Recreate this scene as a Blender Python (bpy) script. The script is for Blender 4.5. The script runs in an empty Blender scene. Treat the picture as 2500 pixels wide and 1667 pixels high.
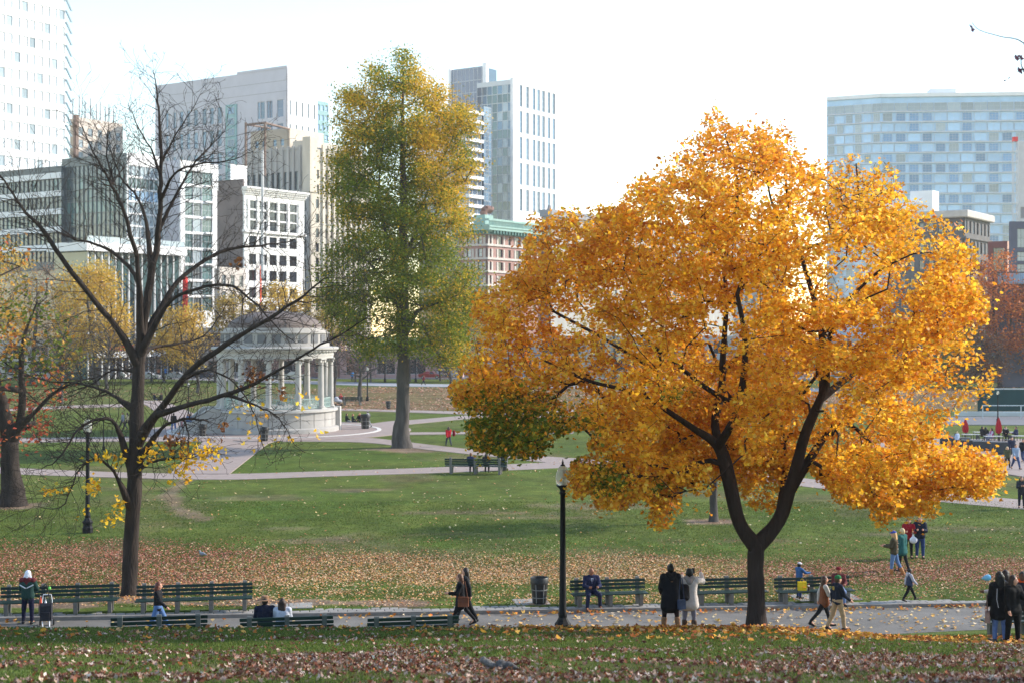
import bpy, bmesh, math, random
import numpy as np
from mathutils import Vector, Matrix
random.seed(7)
RNG = np.random.default_rng(7)
R = math.radians
SC = bpy.context.scene
COL = SC.collection

# ---------------------------------------------------------------- camera
FOC = 3472.0          # focal length in pixels of a 2500 px wide picture (50 mm lens on full frame)
CAMZ = 10.0           # eye level above the lawn: the viewpoint is a hillside
HORIZ = 800.0
cam_d = bpy.data.cameras.new("camera")
cam_d.sensor_width = 36.0
cam_d.lens = 50.0
cam_d.shift_y = -(833.5 - HORIZ) / 2500.0
cam_d.clip_start = 0.5
cam_d.clip_end = 6000
cam_d.dof.use_dof = True
cam_d.dof.focus_distance = 38.0
cam_d.dof.aperture_fstop = 2.0
cam = bpy.data.objects.new("camera", cam_d)
cam.location = (0, 0, CAMZ)
cam.rotation_euler = (R(90), 0, 0)
COL.objects.link(cam)
SC.camera = cam

# ---------------------------------------------------------------- sky and sun
SUN_AZ, SUN_EL = 17.0, 27.0      # degrees from +X towards +Y, and above the horizon
wd = bpy.data.worlds.new("World")
SC.world = wd
wd.use_nodes = True
wn = wd.node_tree.nodes
wl = wd.node_tree.links
for n in list(wn):
    wn.remove(n)
sky = wn.new("ShaderNodeTexSky")
sky.sky_type = 'NISHITA'
sky.sun_disc = False
sky.sun_elevation = R(SUN_EL)
sky.sun_rotation = R(90 - SUN_AZ)
sky.altitude = 20
sky.air_density = 1.2
sky.dust_density = 0.0
sky.ozone_density = 0.4
bg = wn.new("ShaderNodeBackground")
bg.inputs[1].default_value = 0.15
wo = wn.new("ShaderNodeOutputWorld")
wl.new(sky.outputs[0], bg.inputs[0])
wl.new(bg.outputs[0], wo.inputs[0])
sun_d = bpy.data.lights.new("sun", 'SUN')
sun_d.energy = 3.3
sun_d.angle = R(1.2)
sun_d.color = (1.0, 0.91, 0.78)
sun = bpy.data.objects.new("sun", sun_d)
sv = Vector((math.cos(R(SUN_AZ)) * math.cos(R(SUN_EL)), math.sin(R(SUN_AZ)) * math.cos(R(SUN_EL)), math.sin(R(SUN_EL))))
sun.rotation_euler = sv.to_track_quat('Z', 'Y').to_euler()
sun.location = sv * 200
COL.objects.link(sun)
SC.view_settings.view_transform = 'Standard'
SC.view_settings.look = 'None'
SC.view_settings.exposure = 1.2
SC.view_settings.gamma = 1.0
SC.view_settings.use_curve_mapping = False
SC.render.engine = 'CYCLES'
SC.cycles.use_denoising = True
SC.cycles.max_bounces = 6
SC.cycles.transparent_max_bounces = 6
SC.cycles.volume_bounces = 0

# ---------------------------------------------------------------- helpers
def PX(px, Y): return (px - 1250.0) / FOC * Y
def PZ(py, Y): return CAMZ - (py - HORIZ) / FOC * Y
def GP(px, py):
    Y = CAMZ * FOC / (py - HORIZ)
    return PX(px, Y), Y

def lin(c):
    c = c / 255.0
    return c / 12.92 if c <= 0.04045 else ((c + 0.055) / 1.055) ** 2.4
def rgb(r, g, b): return (lin(r), lin(g), lin(b), 1.0)

MATS = {}
def mat(name, col, rough=0.8, var=0.18, scale=6.0, bump=0.0, bscale=None, spec=0.3, metal=0.0, objvar=0.0, coat=0.0,
        stretch=None, trans=0.0):
    """Principled material with noise in its colour, optional bump and per-object variation."""
    if name in MATS: return MATS[name]
    m = bpy.data.materials.new(name); m.use_nodes = True
    nt = m.node_tree; N = nt.nodes; L = nt.links
    b = N['Principled BSDF']
    b.inputs['Roughness'].default_value = rough
    b.inputs['Metallic'].default_value = metal
    b.inputs['Specular IOR Level'].default_value = spec
    b.inputs['Coat Weight'].default_value = coat
    if trans: b.inputs['Transmission Weight'].default_value = trans
    tc = N.new('ShaderNodeTexCoord')
    mp = N.new('ShaderNodeMapping')
    L.new(tc.outputs['Object'], mp.inputs['Vector'])
    if stretch: mp.inputs['Scale'].default_value = stretch
    nz = N.new('ShaderNodeTexNoise'); nz.inputs['Scale'].default_value = scale; nz.inputs['Detail'].default_value = 5
    L.new(mp.outputs[0], nz.inputs['Vector'])
    mr = N.new('ShaderNodeMapRange')
    mr.inputs['From Min'].default_value = 0.25; mr.inputs['From Max'].default_value = 0.75
    mr.inputs['To Min'].default_value = 1 - var; mr.inputs['To Max'].default_value = 1 + var
    L.new(nz.outputs['Fac'], mr.inputs['Value'])
    val = mr.outputs[0]
    if objvar:
        oi = N.new('ShaderNodeObjectInfo')
        m2 = N.new('ShaderNodeMapRange')
        m2.inputs['To Min'].default_value = 1 - objvar; m2.inputs['To Max'].default_value = 1 + objvar
        L.new(oi.outputs['Random'], m2.inputs['Value'])
        mm = N.new('ShaderNodeMath'); mm.operation = 'MULTIPLY'
        L.new(val, mm.inputs[0]); L.new(m2.outputs[0], mm.inputs[1]); val = mm.outputs[0]
    vm = N.new('ShaderNodeVectorMath'); vm.operation = 'SCALE'
    vm.inputs[0].default_value = col[:3]
    L.new(val, vm.inputs['Scale'])
    L.new(vm.outputs[0], b.inputs['Base Color'])
    if bump:
        bp = N.new('ShaderNodeBump'); bp.inputs['Strength'].default_value = bump; bp.inputs['Distance'].default_value = 0.05
        n2 = N.new('ShaderNodeTexNoise'); n2.inputs['Scale'].default_value = bscale or scale * 4; n2.inputs['Detail'].default_value = 6
        L.new(mp.outputs[0], n2.inputs['Vector'])
        L.new(n2.outputs['Fac'], bp.inputs['Height']); L.new(bp.outputs[0], b.inputs['Normal'])
    MATS[name] = m
    return m

def leaf_mat(name, transl=0.45, rough=0.55, spec=0.25, var=0.12):
    """Leaf material: colour from the point attribute Col, thin-leaf translucency."""
    if name in MATS: return MATS[name]
    m = bpy.data.materials.new(name); m.use_nodes = True
    nt = m.node_tree; N = nt.nodes; L = nt.links
    b = N['Principled BSDF']; out = N['Material Output']
    at = N.new('ShaderNodeAttribute'); at.attribute_name = 'Col'
    L.new(at.outputs['Color'], b.inputs['Base Color'])
    b.inputs['Roughness'].default_value = rough
    b.inputs['Specular IOR Level'].default_value = spec
    tr = N.new('ShaderNodeBsdfTranslucent')
    L.new(at.outputs['Color'], tr.inputs['Color'])
    mx = N.new('ShaderNodeMixShader'); mx.inputs[0].default_value = transl
    L.new(b.outputs[0], mx.inputs[1]); L.new(tr.outputs[0], mx.inputs[2])
    L.new(mx.outputs[0], out.inputs['Surface'])
    MATS[name] = m
    return m

def tag(o, label=None, cat=None, group=None, kind=None):
    if label: o['label'] = label
    if cat: o['category'] = cat
    if group: o['group'] = group
    if kind: o['kind'] = kind
    return o

def link(name, data, parent=None, loc=None, rotz=None):
    o = bpy.data.objects.new(name, data)
    COL.objects.link(o)
    if parent is not None: o.parent = parent
    if loc is not None: o.location = loc
    if rotz is not None: o.rotation_euler = (0, 0, rotz)
    return o

def empty(name, loc, rotz=0.0, label=None, cat=None, group=None):
    o = link(name, None, None, loc, rotz)
    o.empty_display_size = 0.3
    return tag(o, label, cat, group)

def copy_tree(o, parent=None):
    c = o.copy(); COL.objects.link(c)
    c.parent = parent
    for ch in o.children: copy_tree(ch, c)
    return c

def np_mesh(name, V, F, cols=None, mats=(), smooth=False, midx=None):
    """Mesh from numpy arrays: V (n,3), F (m,k) polygons of one size, or list of such arrays."""
    Fs = F if isinstance(F, list) else [F]
    Fs = [np.asarray(f, dtype=np.int32) for f in Fs if len(f)]
    me = bpy.data.meshes.new(name)
    V = np.asarray(V, dtype=np.float32)
    me.vertices.add(len(V)); me.vertices.foreach_set('co', V.ravel())
    loops = np.concatenate([f.ravel() for f in Fs])
    tot = np.concatenate([np.full(len(f), f.shape[1], np.int32) for f in Fs])
    start = np.concatenate([[0], np.cumsum(tot)[:-1]]).astype(np.int32)
    me.loops.add(len(loops)); me.loops.foreach_set('vertex_index', loops)
    me.polygons.add(len(tot))
    me.polygons.foreach_set('loop_start', start)
    me.polygons.foreach_set('loop_total', tot)
    if midx is not None: me.polygons.foreach_set('material_index', np.asarray(midx, np.int32))
    if smooth: me.polygons.foreach_set('use_smooth', np.ones(len(tot), bool))
    me.update(calc_edges=True)
    if cols is not None:
        a = me.color_attributes.new('Col', 'FLOAT_COLOR', 'POINT')
        c4 = np.ones((len(V), 4), np.float32); c4[:, :3] = cols
        a.data.foreach_set('color', c4.ravel())
    for m in mats: me.materials.append(m)
    return me

class MB:
    """Collects simple shapes and links them as one mesh."""
    def __init__(s): s.v = []; s.f = []; s.m = []; s.cur = 0
    def add(s, vs, fs):
        o = len(s.v); s.v.extend([tuple(v) for v in vs])
        for f in fs: s.f.append([o + i for i in f]); s.m.append(s.cur)
        return s
    def box(s, x0, x1, y0, y1, z0, z1, M=None, bev=0.0):
        if bev > 0:
            b = bev
            vs = []
            for z, i in ((z0, b), (z0 + b, 0), (z1 - b, 0), (z1, b)):
                for (x, y) in ((x0 + i, y0 + i), (x1 - i, y0 + i), (x1 - i, y1 - i), (x0 + i, y1 - i)):
                    vs.append((x, y, z))
            fs = [(3, 2, 1, 0), (12, 13, 14, 15)]
            for k in range(3):
                for j in range(4):
                    a = k * 4 + j; c = k * 4 + (j + 1) % 4
                    fs.append((a, c, c + 4, a + 4))
        else:
            vs = [(x0, y0, z0), (x1, y0, z0), (x1, y1, z0), (x0, y1, z0), (x0, y0, z1), (x1, y0, z1), (x1, y1, z1), (x0, y1, z1)]
            fs = [(3, 2, 1, 0), (4, 5, 6, 7), (0, 1, 5, 4), (1, 2, 6, 5), (2, 3, 7, 6), (3, 0, 4, 7)]
        if M is not None: vs = [tuple(M @ Vector(v)) for v in vs]
        return s.add(vs, fs)
    def cyl(s, p0, p1, r0, r1=None, n=12, caps=True):
        r1 = r0 if r1 is None else r1
        p0 = Vector(p0); p1 = Vector(p1); d = (p1 - p0)
        if d.length < 1e-6: return s
        d.normalize()
        a = d.orthogonal().normalized(); b = d.cross(a)
        vs = []
        for p, r in ((p0, r0), (p1, r1)):
            for i in range(n):
                t = 2 * math.pi * i / n
                vs.append(p + (a * math.cos(t) + b * math.sin(t)) * r)
        fs = [(i, (i + 1) % n, n + (i + 1) % n, n + i) for i in range(n)]
        if caps: fs += [tuple(range(n - 1, -1, -1)), tuple(range(n, 2 * n))]
        return s.add(vs, fs)
    def path(s, pts, rad, n=6):
        for i in range(len(pts) - 1):
            r0 = rad[i] if hasattr(rad, '__len__') else rad
            r1 = rad[i + 1] if hasattr(rad, '__len__') else rad
            s.cyl(pts[i], pts[i + 1], r0, r1, n)
        return s
    def lathe(s, prof, n=24, c=(0, 0, 0), a0=0.0, a1=2 * math.pi, cap=True):
        """prof: list of (r, z)."""
        full = abs(a1 - a0 - 2 * math.pi) < 1e-6
        m = n if full else n + 1
        vs = []
        for (r, z) in prof:
            for i in range(m):
                t = a0 + (a1 - a0) * i / n
                vs.append((c[0] + r * math.cos(t), c[1] + r * math.sin(t), c[2] + z))
        fs = []
        for k in range(len(prof) - 1):
            for i in range(n):
                j = (i + 1) % m
                fs.append((k * m + i, k * m + j, (k + 1) * m + j, (k + 1) * m + i))
        if cap and full:
            if prof[0][0] > 1e-4: fs.append(tuple(range(m - 1, -1, -1)))
            if prof[-1][0] > 1e-4: fs.append(tuple(range((len(prof) - 1) * m, len(prof) * m)))
        return s.add(vs, fs)
    def prism(s, poly, z0, z1, M=None):
        """vertical prism over a polygon of (x, y) given counter-clockwise."""
        n = len(poly)
        vs = [(x, y, z0) for x, y in poly] + [(x, y, z1) for x, y in poly]
        fs = [tuple(range(n - 1, -1, -1)), tuple(range(n, 2 * n))] + [(i, (i + 1) % n, n + (i + 1) % n, n + i) for i in range(n)]
        if M is not None: vs = [tuple(M @ Vector(v)) for v in vs]
        return s.add(vs, fs)
    def extr(s, prof, x0, x1, M=None):
        """profile of (y, z) drawn along x."""
        n = len(prof)
        vs = [(x0, y, z) for y, z in prof] + [(x1, y, z) for y, z in prof]
        fs = [tuple(range(n)), tuple(range(2 * n - 1, n - 1, -1))] + [(i, n + i, n + (i + 1) % n, (i + 1) % n) for i in range(n)]
        if M is not None: vs = [tuple(M @ Vector(v)) for v in vs]
        return s.add(vs, fs)
    def mesh(s, name, mats, smooth=False):
        me = bpy.data.meshes.new(name)
        me.from_pydata(s.v, [], s.f)
        if not isinstance(mats, (list, tuple)): mats = [mats]
        for m in mats: me.materials.append(m)
        if len(mats) > 1: me.polygons.foreach_set('material_index', s.m)
        if smooth:
            me.polygons.foreach_set('use_smooth', [True] * len(me.polygons))
        me.update()
        if smooth:
            try: me.set_sharp_from_angle(angle=R(40))
            except Exception: pass
        return me
    def build(s, name, mats, parent=None, loc=None, rotz=None, smooth=False):
        return link(name, s.mesh(name, mats, smooth), parent, loc, rotz)

def vnoise(x, y, sc=1.0, seed=0):
    """smooth 2-D value noise in 0..1 (numpy arrays)."""
    x = np.asarray(x, float) / sc + 1000.3; y = np.asarray(y, float) / sc + 1000.7
    xi = np.floor(x).astype(np.int64); yi = np.floor(y).astype(np.int64)
    fx = x - xi; fy = y - yi
    fx = fx * fx * (3 - 2 * fx); fy = fy * fy * (3 - 2 * fy)
    def h(a, b):
        n = (a * 374761393 + b * 668265263 + seed * 1442695041) & 0xffffffff
        n = ((n ^ (n >> 13)) * 1274126177) & 0xffffffff
        n = n ^ (n >> 16)
        return (n & 0xffff) / 65535.0
    return (h(xi, yi) * (1 - fx) + h(xi + 1, yi) * fx) * (1 - fy) + (h(xi, yi + 1) * (1 - fx) + h(xi + 1, yi + 1) * fx) * fy

def fbm(x, y, sc=1.0, seed=0, o=4):
    t = 0; a = 0.5; s = 0
    for k in range(o):
        t = t + a * vnoise(x, y, sc / 2 ** k, seed + k); s += a; a *= 0.5
    return t / s

def smooth(a, b, x):
    t = np.clip((np.asarray(x, float) - a) / (b - a), 0, 1)
    return t * t * (3 - 2 * t)

# ---------------------------------------------------------------- the lie of the land
HY = np.array([-40, 0, 10, 14.9, 17.8, 21.1, 24.8, 27.9, 31.0, 34.7, 36.0])
HZ = np.array([9.2, 7.9, 6.9, 6.28, 5.72, 5.10, 4.40, 3.85, 3.30, 2.62, 2.42])
def path_z(X): return 0.45 - 0.018 * np.clip(X, -40, 40)
def near_edge(X): return 41.9 + 0.167 * X + 0.124 * np.maximum(0, X)
def kerb_line(X): return 47.6 + 0.167 * X
def gz(X, Y):
    X = np.asarray(X, float); Y = np.asarray(Y, float)
    low = 0.30 * smooth(6, 11, X)
    hill = np.interp(Y, HY, HZ) - low * smooth(24, 34, Y)
    ye = near_edge(np.clip(X, -25, 30)); yk = kerb_line(np.clip(X, -25, 30)); zp = path_z(X)
    t = np.clip((Y - 36.0) / (ye - 36.0), 0, 1)
    bank = (2.42 - low) + (zp - (2.42 - low)) * t
    beyond = (zp + 0.115) * (1 - smooth(yk + 0.5, yk + 12, Y))
    z = np.where(Y < 36.0, hill, np.where(Y < ye, bank, np.where(Y < yk + 0.55, zp - 0.04, beyond)))
    return z
def G(X, Y): return float(gz(X, Y))

# ---------------------------------------------------------------- ground
def gp2(px, py, z=0.0):
    Y = (CAMZ - z) * FOC / (py - HORIZ)
    return PX(px, Y), Y

def ground_mat():
    m = bpy.data.materials.new('lawn_and_soil'); m.use_nodes = True
    N = m.node_tree.nodes; L = m.node_tree.links
    b = N['Principled BSDF']; b.inputs['Roughness'].default_value = 0.95; b.inputs['Specular IOR Level'].default_value = 0.08
    at = N.new('ShaderNodeAttribute'); at.attribute_name = 'Col'
    tc = N.new('ShaderNodeTexCoord')
    def noise(sc, det=6, rough=0.65):
        n = N.new('ShaderNodeTexNoise'); n.inputs['Scale'].default_value = sc; n.inputs['Detail'].default_value = det
        n.inputs['Roughness'].default_value = rough
        L.new(tc.outputs['Object'], n.inputs['Vector']); return n
    n1 = noise(1.3); n2 = noise(9.0); n3 = noise(0.25, 3)
    def mr(n, lo, hi):
        r = N.new('ShaderNodeMapRange'); r.inputs['From Min'].default_value = 0.3; r.inputs['From Max'].default_value = 0.7
        r.inputs['To Min'].default_value = lo; r.inputs['To Max'].default_value = hi
        L.new(n.outputs['Fac'], r.inputs['Value']); return r
    a = mr(n1, 0.68, 1.32); c = mr(n2, 0.42, 1.65); d = mr(n3, 0.70, 1.32)
    mu = N.new('ShaderNodeMath'); mu.operation = 'MULTIPLY'; L.new(a.outputs[0], mu.inputs[0]); L.new(c.outputs[0], mu.inputs[1])
    mu2 = N.new('ShaderNodeMath'); mu2.operation = 'MULTIPLY'; L.new(mu.outputs[0], mu2.inputs[0]); L.new(d.outputs[0], mu2.inputs[1])
    # yellowish tint where the sward thins
    mixc = N.new('ShaderNodeMix'); mixc.data_type = 'RGBA'; mixc.blend_type = 'MULTIPLY'
    mixc.inputs[7].default_value = (1.35, 1.05, 0.9, 1)
    ty = mr(noise(0.55, 4), 0.0, 0.8); L.new(ty.outputs[0], mixc.inputs[0])
    L.new(at.outputs['Color'], mixc.inputs[6])
    vm = N.new('ShaderNodeVectorMath'); vm.operation = 'SCALE'
    L.new(mixc.outputs[2], vm.inputs[0]); L.new(mu2.outputs[0], vm.inputs['Scale'])
    L.new(vm.outputs[0], b.inputs['Base Color'])
    bp = N.new('ShaderNodeBump'); bp.inputs['Strength'].default_value = 0.9; bp.inputs['Distance'].default_value = 0.08
    nb = noise(6.0, 8, 0.75); L.new(nb.outputs['Fac'], bp.inputs['Height']); L.new(bp.outputs[0], b.inputs['Normal'])
    return m

def gaps(a, b, n, g):
    """n+1 values from a to b with steps growing by g."""
    st = np.power(g, np.arange(n)); st = st / st.sum() * (b - a)
    return a + np.concatenate([[0], np.cumsum(st)])
gxs = np.concatenate([-gaps(24, 900, 34, 1.16)[::-1], np.arange(-23.7, 23.8, 0.3), gaps(24, 900, 34, 1.16)])
gys = np.concatenate([np.arange(-40, 6, 4.0), np.arange(6, 66, 0.3), gaps(66, 150, 84, 1.0), gaps(150, 1500, 60, 1.06)[1:]])
GX, GY = np.meshgrid(gxs, gys)
GZ = gz(GX, GY) + (fbm(GX, GY, 5, 3) - 0.5) * 0.10 * smooth(6, 12, GY) * (1 - smooth(56, 64, GY)) * (1 - smooth(33, 36, GY) * (1 - smooth(49, 52, GY)))

def soil_mask(X, Y):
    """bare soil: worn spots by the kerb, tree pits, the trodden line across the lawn."""
    m = np.zeros_like(X)
    n = (fbm(X, Y, 1.6, 11) - 0.5)
    def ell(px, py, rx, ry, z=0.0, s=1.0):
        nonlocal m
        cx, cy = gp2(px, py, z)
        r = np.sqrt(((X - cx) / rx) ** 2 + ((Y - cy) / ry) ** 2) + n * 1.5
        m = np.maximum(m, s * (1 - smooth(0.7, 1.15, r)))
    for a in ((930, 1484, 1.9, 0.75, .45), (690, 1484, 1.7, 0.8, .45), (600, 1476, 1.2, .8, .45), (320, 1476, 1.3, 1.5, .5), (480, 1488, 2.4, .5, .5), (120, 1492, 2.8, .5, .6),
              (770, 1318, 2.6, 1.3, 0, .6), (700, 1290, 1.6, .8, 0, .45), (1500, 1235, 4.5, 1.4, 0, .5), (350, 1190, 3, 1.2, 0, .35), (1330, 1262, 3.5, .8, 0, .5), (2350, 1290, 3, 1.0, 0, .45), (620, 1215, 3, 1.2, 0, .4), (1745, 1274, 1.15, 1.1), (40, 1236, 2.4, 1.6), (980, 1098, 2.6, 2.2), (1180, 1250, 4.0, 0.8, 0, .6), (870, 1195, 2, 1, 0, .6),
              (2160, 1305, 1.7, .6, 0, .6), (1850, 1320, 2.0, .7, 0, .5)):
        ell(*a)
    tp = np.array([(452, 1170), (440, 1182), (425, 1195), (416, 1207), (420, 1222), (430, 1236), (447, 1248), (470, 1258), (500, 1264)], float)
    for q in np.linspace(0, 8, 34): ell(np.interp(q, range(9), tp[:, 0]), np.interp(q, range(9), tp[:, 1]), 0.5, 0.9, 0, 0.8)
    return np.clip(m, 0, 1)

soil = soil_mask(GX, GY)
# straw-coloured, leaf-strewn turf far behind the bandstand and worn grass on the near slope
far_br = smooth(166, 176, GY) * (1 - smooth(230, 246, GY)) * (0.55 + 0.45 * fbm(GX, GY, 14, 5)) * (.25 + .75 * smooth(-42, -22, GX))
thin = (1 - smooth(16, 30, GY + 8 * (fbm(GX, GY, 4, 9) - .5))) * 0.75 * smooth(.38, .62, fbm(GX, GY, 2.2, 21))
fine = fbm(GX, GY, 6.0, 31)
g0 = np.stack([0.058 + 0.028 * fine, 0.092 + 0.024 * fine, 0.018 + 0.007 * fine], -1)
lush = smooth(.5, .72, fbm(GX, GY, 9, 41))[..., None]
g0 = g0 * (1 - .35 * lush) + np.array([0.044, 0.102, 0.013]) * .35 * lush
def blend(base, col, m): return base * (1 - m[..., None]) + np.array(col) * m[..., None]
g0 = blend(g0, (0.165, 0.108, 0.07), far_br * .85)
g0 = blend(g0, (0.085, 0.062, 0.045), thin)
worn = smooth(.56, .74, fbm(GX, GY, 5.5, 71)) * smooth(49, 56, GY) * (1 - smooth(130, 160, GY)) * .5
g0 = blend(g0, (0.125, 0.105, 0.062), worn)
g0 = blend(g0, (0.165, 0.128, 0.096), soil)
nx, ny = len(gxs), len(gys)
idx = np.arange(nx * ny).reshape(ny, nx)
Fg = np.stack([idx[:-1, :-1], idx[:-1, 1:], idx[1:, 1:], idx[1:, :-1]], -1).reshape(-1, 4)
ground = link('ground', np_mesh('ground', np.stack([GX, GY, GZ], -1).reshape(-1, 3), Fg, g0.reshape(-1, 3), [ground_mat()], smooth=True))
tag(ground, kind='structure')

# ---------------------------------------------------------------- near asphalt path with granite kerb
M_asph = mat('asphalt', rgb(108, 104, 100), 0.9, 0.24, 0.9, 0.3, 60)
M_gran = mat('granite', rgb(130, 124, 119), 0.75, 0.2, 5, 0.15, 30, objvar=0.12)
M_slab = mat('paving_slab', rgb(138, 133, 128), 0.8, 0.14, 4, 0.1, 30, objvar=0.12)
xs = np.arange(-26, 27.01, 1.0)
vs = []; fs = []
for i, x in enumerate(xs):
    for k, t in enumerate(np.linspace(0, 1, 7)):
        y = near_edge(x) + (kerb_line(x) - near_edge(x)) * t
        vs.append((x, y, path_z(x) + 0.02 * math.sin(math.pi * t)))
for i in range(len(xs) - 1):
    for k in range(6):
        a = i * 7 + k
        fs.append((a, a + 7, a + 8, a + 1))
me = bpy.data.meshes.new('asphalt_path'); me.from_pydata(vs, [], fs); me.materials.append(M_asph)
me.polygons.foreach_set('use_smooth', [True] * len(me.polygons))
asph = tag(link('asphalt_path', me), kind='structure')
KA = math.atan(0.167)
kroot = tag(link('kerb', None, None, (0, 0, 0)), kind='structure')
kme = MB().box(-0.985, 0.985, 0, 0.17, -0.12, 0.125, bev=0.012).mesh('kerb_stone', M_gran)
for i, x in enumerate(np.arange(-24.5, 25, 1.98 * math.cos(KA))):
    o = link('kerb_stone', kme, kroot, (x, kerb_line(x) + random.uniform(-.012, .012), path_z(x) + random.uniform(-.006, .006)), KA)
    o.rotation_euler = (0, -0.018 * -1, KA + random.uniform(-.004, .004))
sroot = tag(link('sett_strip', None, None, (0, 0, 0)), kind='structure')
sme = MB().box(-0.145, 0.145, -0.145, 0.145, -0.1, 0.12, bev=0.015).mesh('sett', M_slab)
for r_ in range(2):
    for x in np.arange(-17.5 + .13 * r_, 18.5, 0.305):
        y = kerb_line(x) + 0.17 + 0.16 + r_ * 0.305
        if fbm(np.array([x]), np.array([r_ * 9.]), 2.2, 77)[0] < 0.40 and r_ == 1: continue
        o = link('sett', sme, sroot, (x, y, path_z(x) + random.uniform(-.012, .004)), KA + random.uniform(-.03, .03))
# slab pads set back from the kerb
def pad(x0, x1, depth, nx_, ny_, name='paving_pad'):
    xm = (x0 + x1) / 2
    root = tag(link(name, None, None, (xm, kerb_line(xm) + 0.8, path_z(xm)), KA), kind='structure')
    w = (x1 - x0) / nx_; h = depth / ny_
    m_ = MB().box(-w / 2 + .012, w / 2 - .012, -h / 2 + .012, h / 2 - .012, -0.1, 0.135, bev=.012).mesh('slab', M_slab)
    for i in range(nx_):
        for j in range(ny_):
            o = link('slab', m_, root, (x0 - xm + w * (i + .5), h * (j + .5), random.uniform(-.006, .004)))
pad(10.15, 12.5, 1.3, 3, 2)
pad(0.15, 1.35, 1.1, 1, 1)
pad(-8.2, -6.6, 0.9, 2, 1)

# ---------------------------------------------------------------- brick paths, plaza and far road
M_brick = mat('brick_paving', rgb(148, 132, 126), 0.85, 0.14, 1.5, 0.1, 30)
M_road = mat('far_road', rgb(150, 150, 155), 0.9, 0.1, 1, 0)
M_court = mat('court_surface', rgb(112, 110, 114), 0.9, 0.1, 1, 0)
_pz = [0.016]
def ribbon(name, st, m):
    """st: list of (px, y_upper, y_lower) stations seen in the photograph, laid out on the flat lawn."""
    _pz[0] += 0.004
    z = _pz[0]
    # resample smoothly
    st = np.array(st, float); n = len(st)
    tt = np.linspace(0, n - 1, (n - 1) * 6 + 1)
    S = np.stack([np.interp(tt, np.arange(n), st[:, k]) for k in range(3)], -1)
    k_ = np.ones(5) / 5
    S2 = S.copy()
    for k in range(3):
        p = np.pad(S[:, k], 2, mode='edge'); S2[:, k] = np.convolve(p, k_, 'valid')
    S2[0] = S[0]; S2[-1] = S[-1]
    a = np.array([GP(p, u) for p, u, l in S2]); b = np.array([GP(p, l) for p, u, l in S2])
    m_ = MB(); n = len(a)
    vs = [(x, y, z) for x, y in a] + [(x, y, z) for x, y in b] + [(x, y, -.05) for x, y in a] + [(x, y, -.05) for x, y in b]
    fs = []
    for i in range(n - 1):
        fs += [(n + i, n + i + 1, i + 1, i), (2 * n + i + 1, 2 * n + i, i, i + 1), (3 * n + i, 3 * n + i + 1, n + i + 1, n + i)]
    m_.add(vs, fs)
    return tag(m_.build(name, m), kind='structure')
ribbon('brick_path', [(-250, 1131, 1147), (0, 1140, 1156), (150, 1147, 1161), (306, 1153, 1166), (460, 1156, 1170), (600, 1156, 1170), (750, 1151, 1164), (940, 1145, 1158), (1100, 1139, 1153), (1350, 1128, 1143), (1480, 1119, 1134)], M_brick)
ribbon('brick_path', [(1230, 1106, 1118), (1350, 1115, 1130), (1500, 1124, 1141), (1750, 1140, 1160), (1950, 1166, 1186), (2100, 1182, 1202), (2266, 1201, 1222), (2490, 1219, 1242), (2720, 1238, 1264)], M_brick)
ribbon('brick_path', [(690, 1064, 1078), (750, 1064, 1077), (900, 1067, 1079), (1005, 1080, 1093), (1133, 1095, 1107), (1260, 1107, 1120), (1330, 1113, 1128)], M_brick)
ribbon('brick_path', [(850, 1038, 1050), (890, 1036, 1047), (955, 1027, 1039), (1005, 1025, 1035), (1158, 1012, 1020), (1400, 1000, 1007)], M_brick)
ribbon('brick_path', [(860, 1056, 1063), (1005, 1055, 1061), (1160, 1054, 1059), (1400, 1053, 1058)], M_brick)
ribbon('brick_path', [(560, 996, 999), (826, 997, 1001), (964, 1000, 1005), (1158, 1005, 1012), (1400, 1016, 1024)], M_brick)
ribbon('brick_path', [(-100, 1072, 1083), (48, 1069, 1080), (320, 1066, 1077), (500, 1064, 1078)], M_brick)
ribbon('brick_path', [(-100, 1004, 1009), (200, 988, 994), (330, 986, 993)], M_brick)
def flat_poly(name, pts, m):
    _pz[0] += 0.004
    P = [GP(*p) for p in pts]
    return tag(MB().prism(P, -.05, _pz[0]).build(name, m), kind='structure')
flat_poly('brick_path', [(415, 1157), (560, 1157), (655, 1082), (690, 1072), (500, 1074)], M_brick)
flat_poly('brick_path', [(430, 1042), (540, 1042), (480, 1012), (400, 978), (330, 978), (360, 990)], M_brick)
# round plaza
BX, BY = PX(672, 138.5), 138.5
_pz[0] += .004
plaza = tag(MB().lathe([(13.2, -.05), (13.2, _pz[0])], 96, (BX, BY, 0)).build('plaza', M_brick), kind='structure')
M_stone_rim = mat('pale_stone_rim', rgb(205, 200, 196), 0.8, .1, 2)
tag(MB().lathe([(9.9, 0), (9.9, _pz[0] + .03), (10.3, _pz[0] + .03), (10.3, 0)], 96, (BX, BY, 0)).build('stone_ring', M_stone_rim), kind='structure')
ribbon('far_road', [(-800, 893, 901), (300, 915, 921), (903, 934, 942), (1080, 938, 944), (2000, 948, 955)], M_road)
ribbon('street', [(-1500, 922, 928), (300, 917, 924), (1200, 917, 925), (3500, 925, 932)], mat('street_asphalt', rgb(110, 110, 115), .9, .1, 1))
flat_poly('cafe_terrace', [(2080, 1072), (2060, 1090), (2500, 1165), (2800, 1190), (2800, 1072)], M_brick)
flat_poly('court', [(2300, 1018), (2300, 1037), (3000, 1040), (3000, 1015)], M_court)

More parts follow.
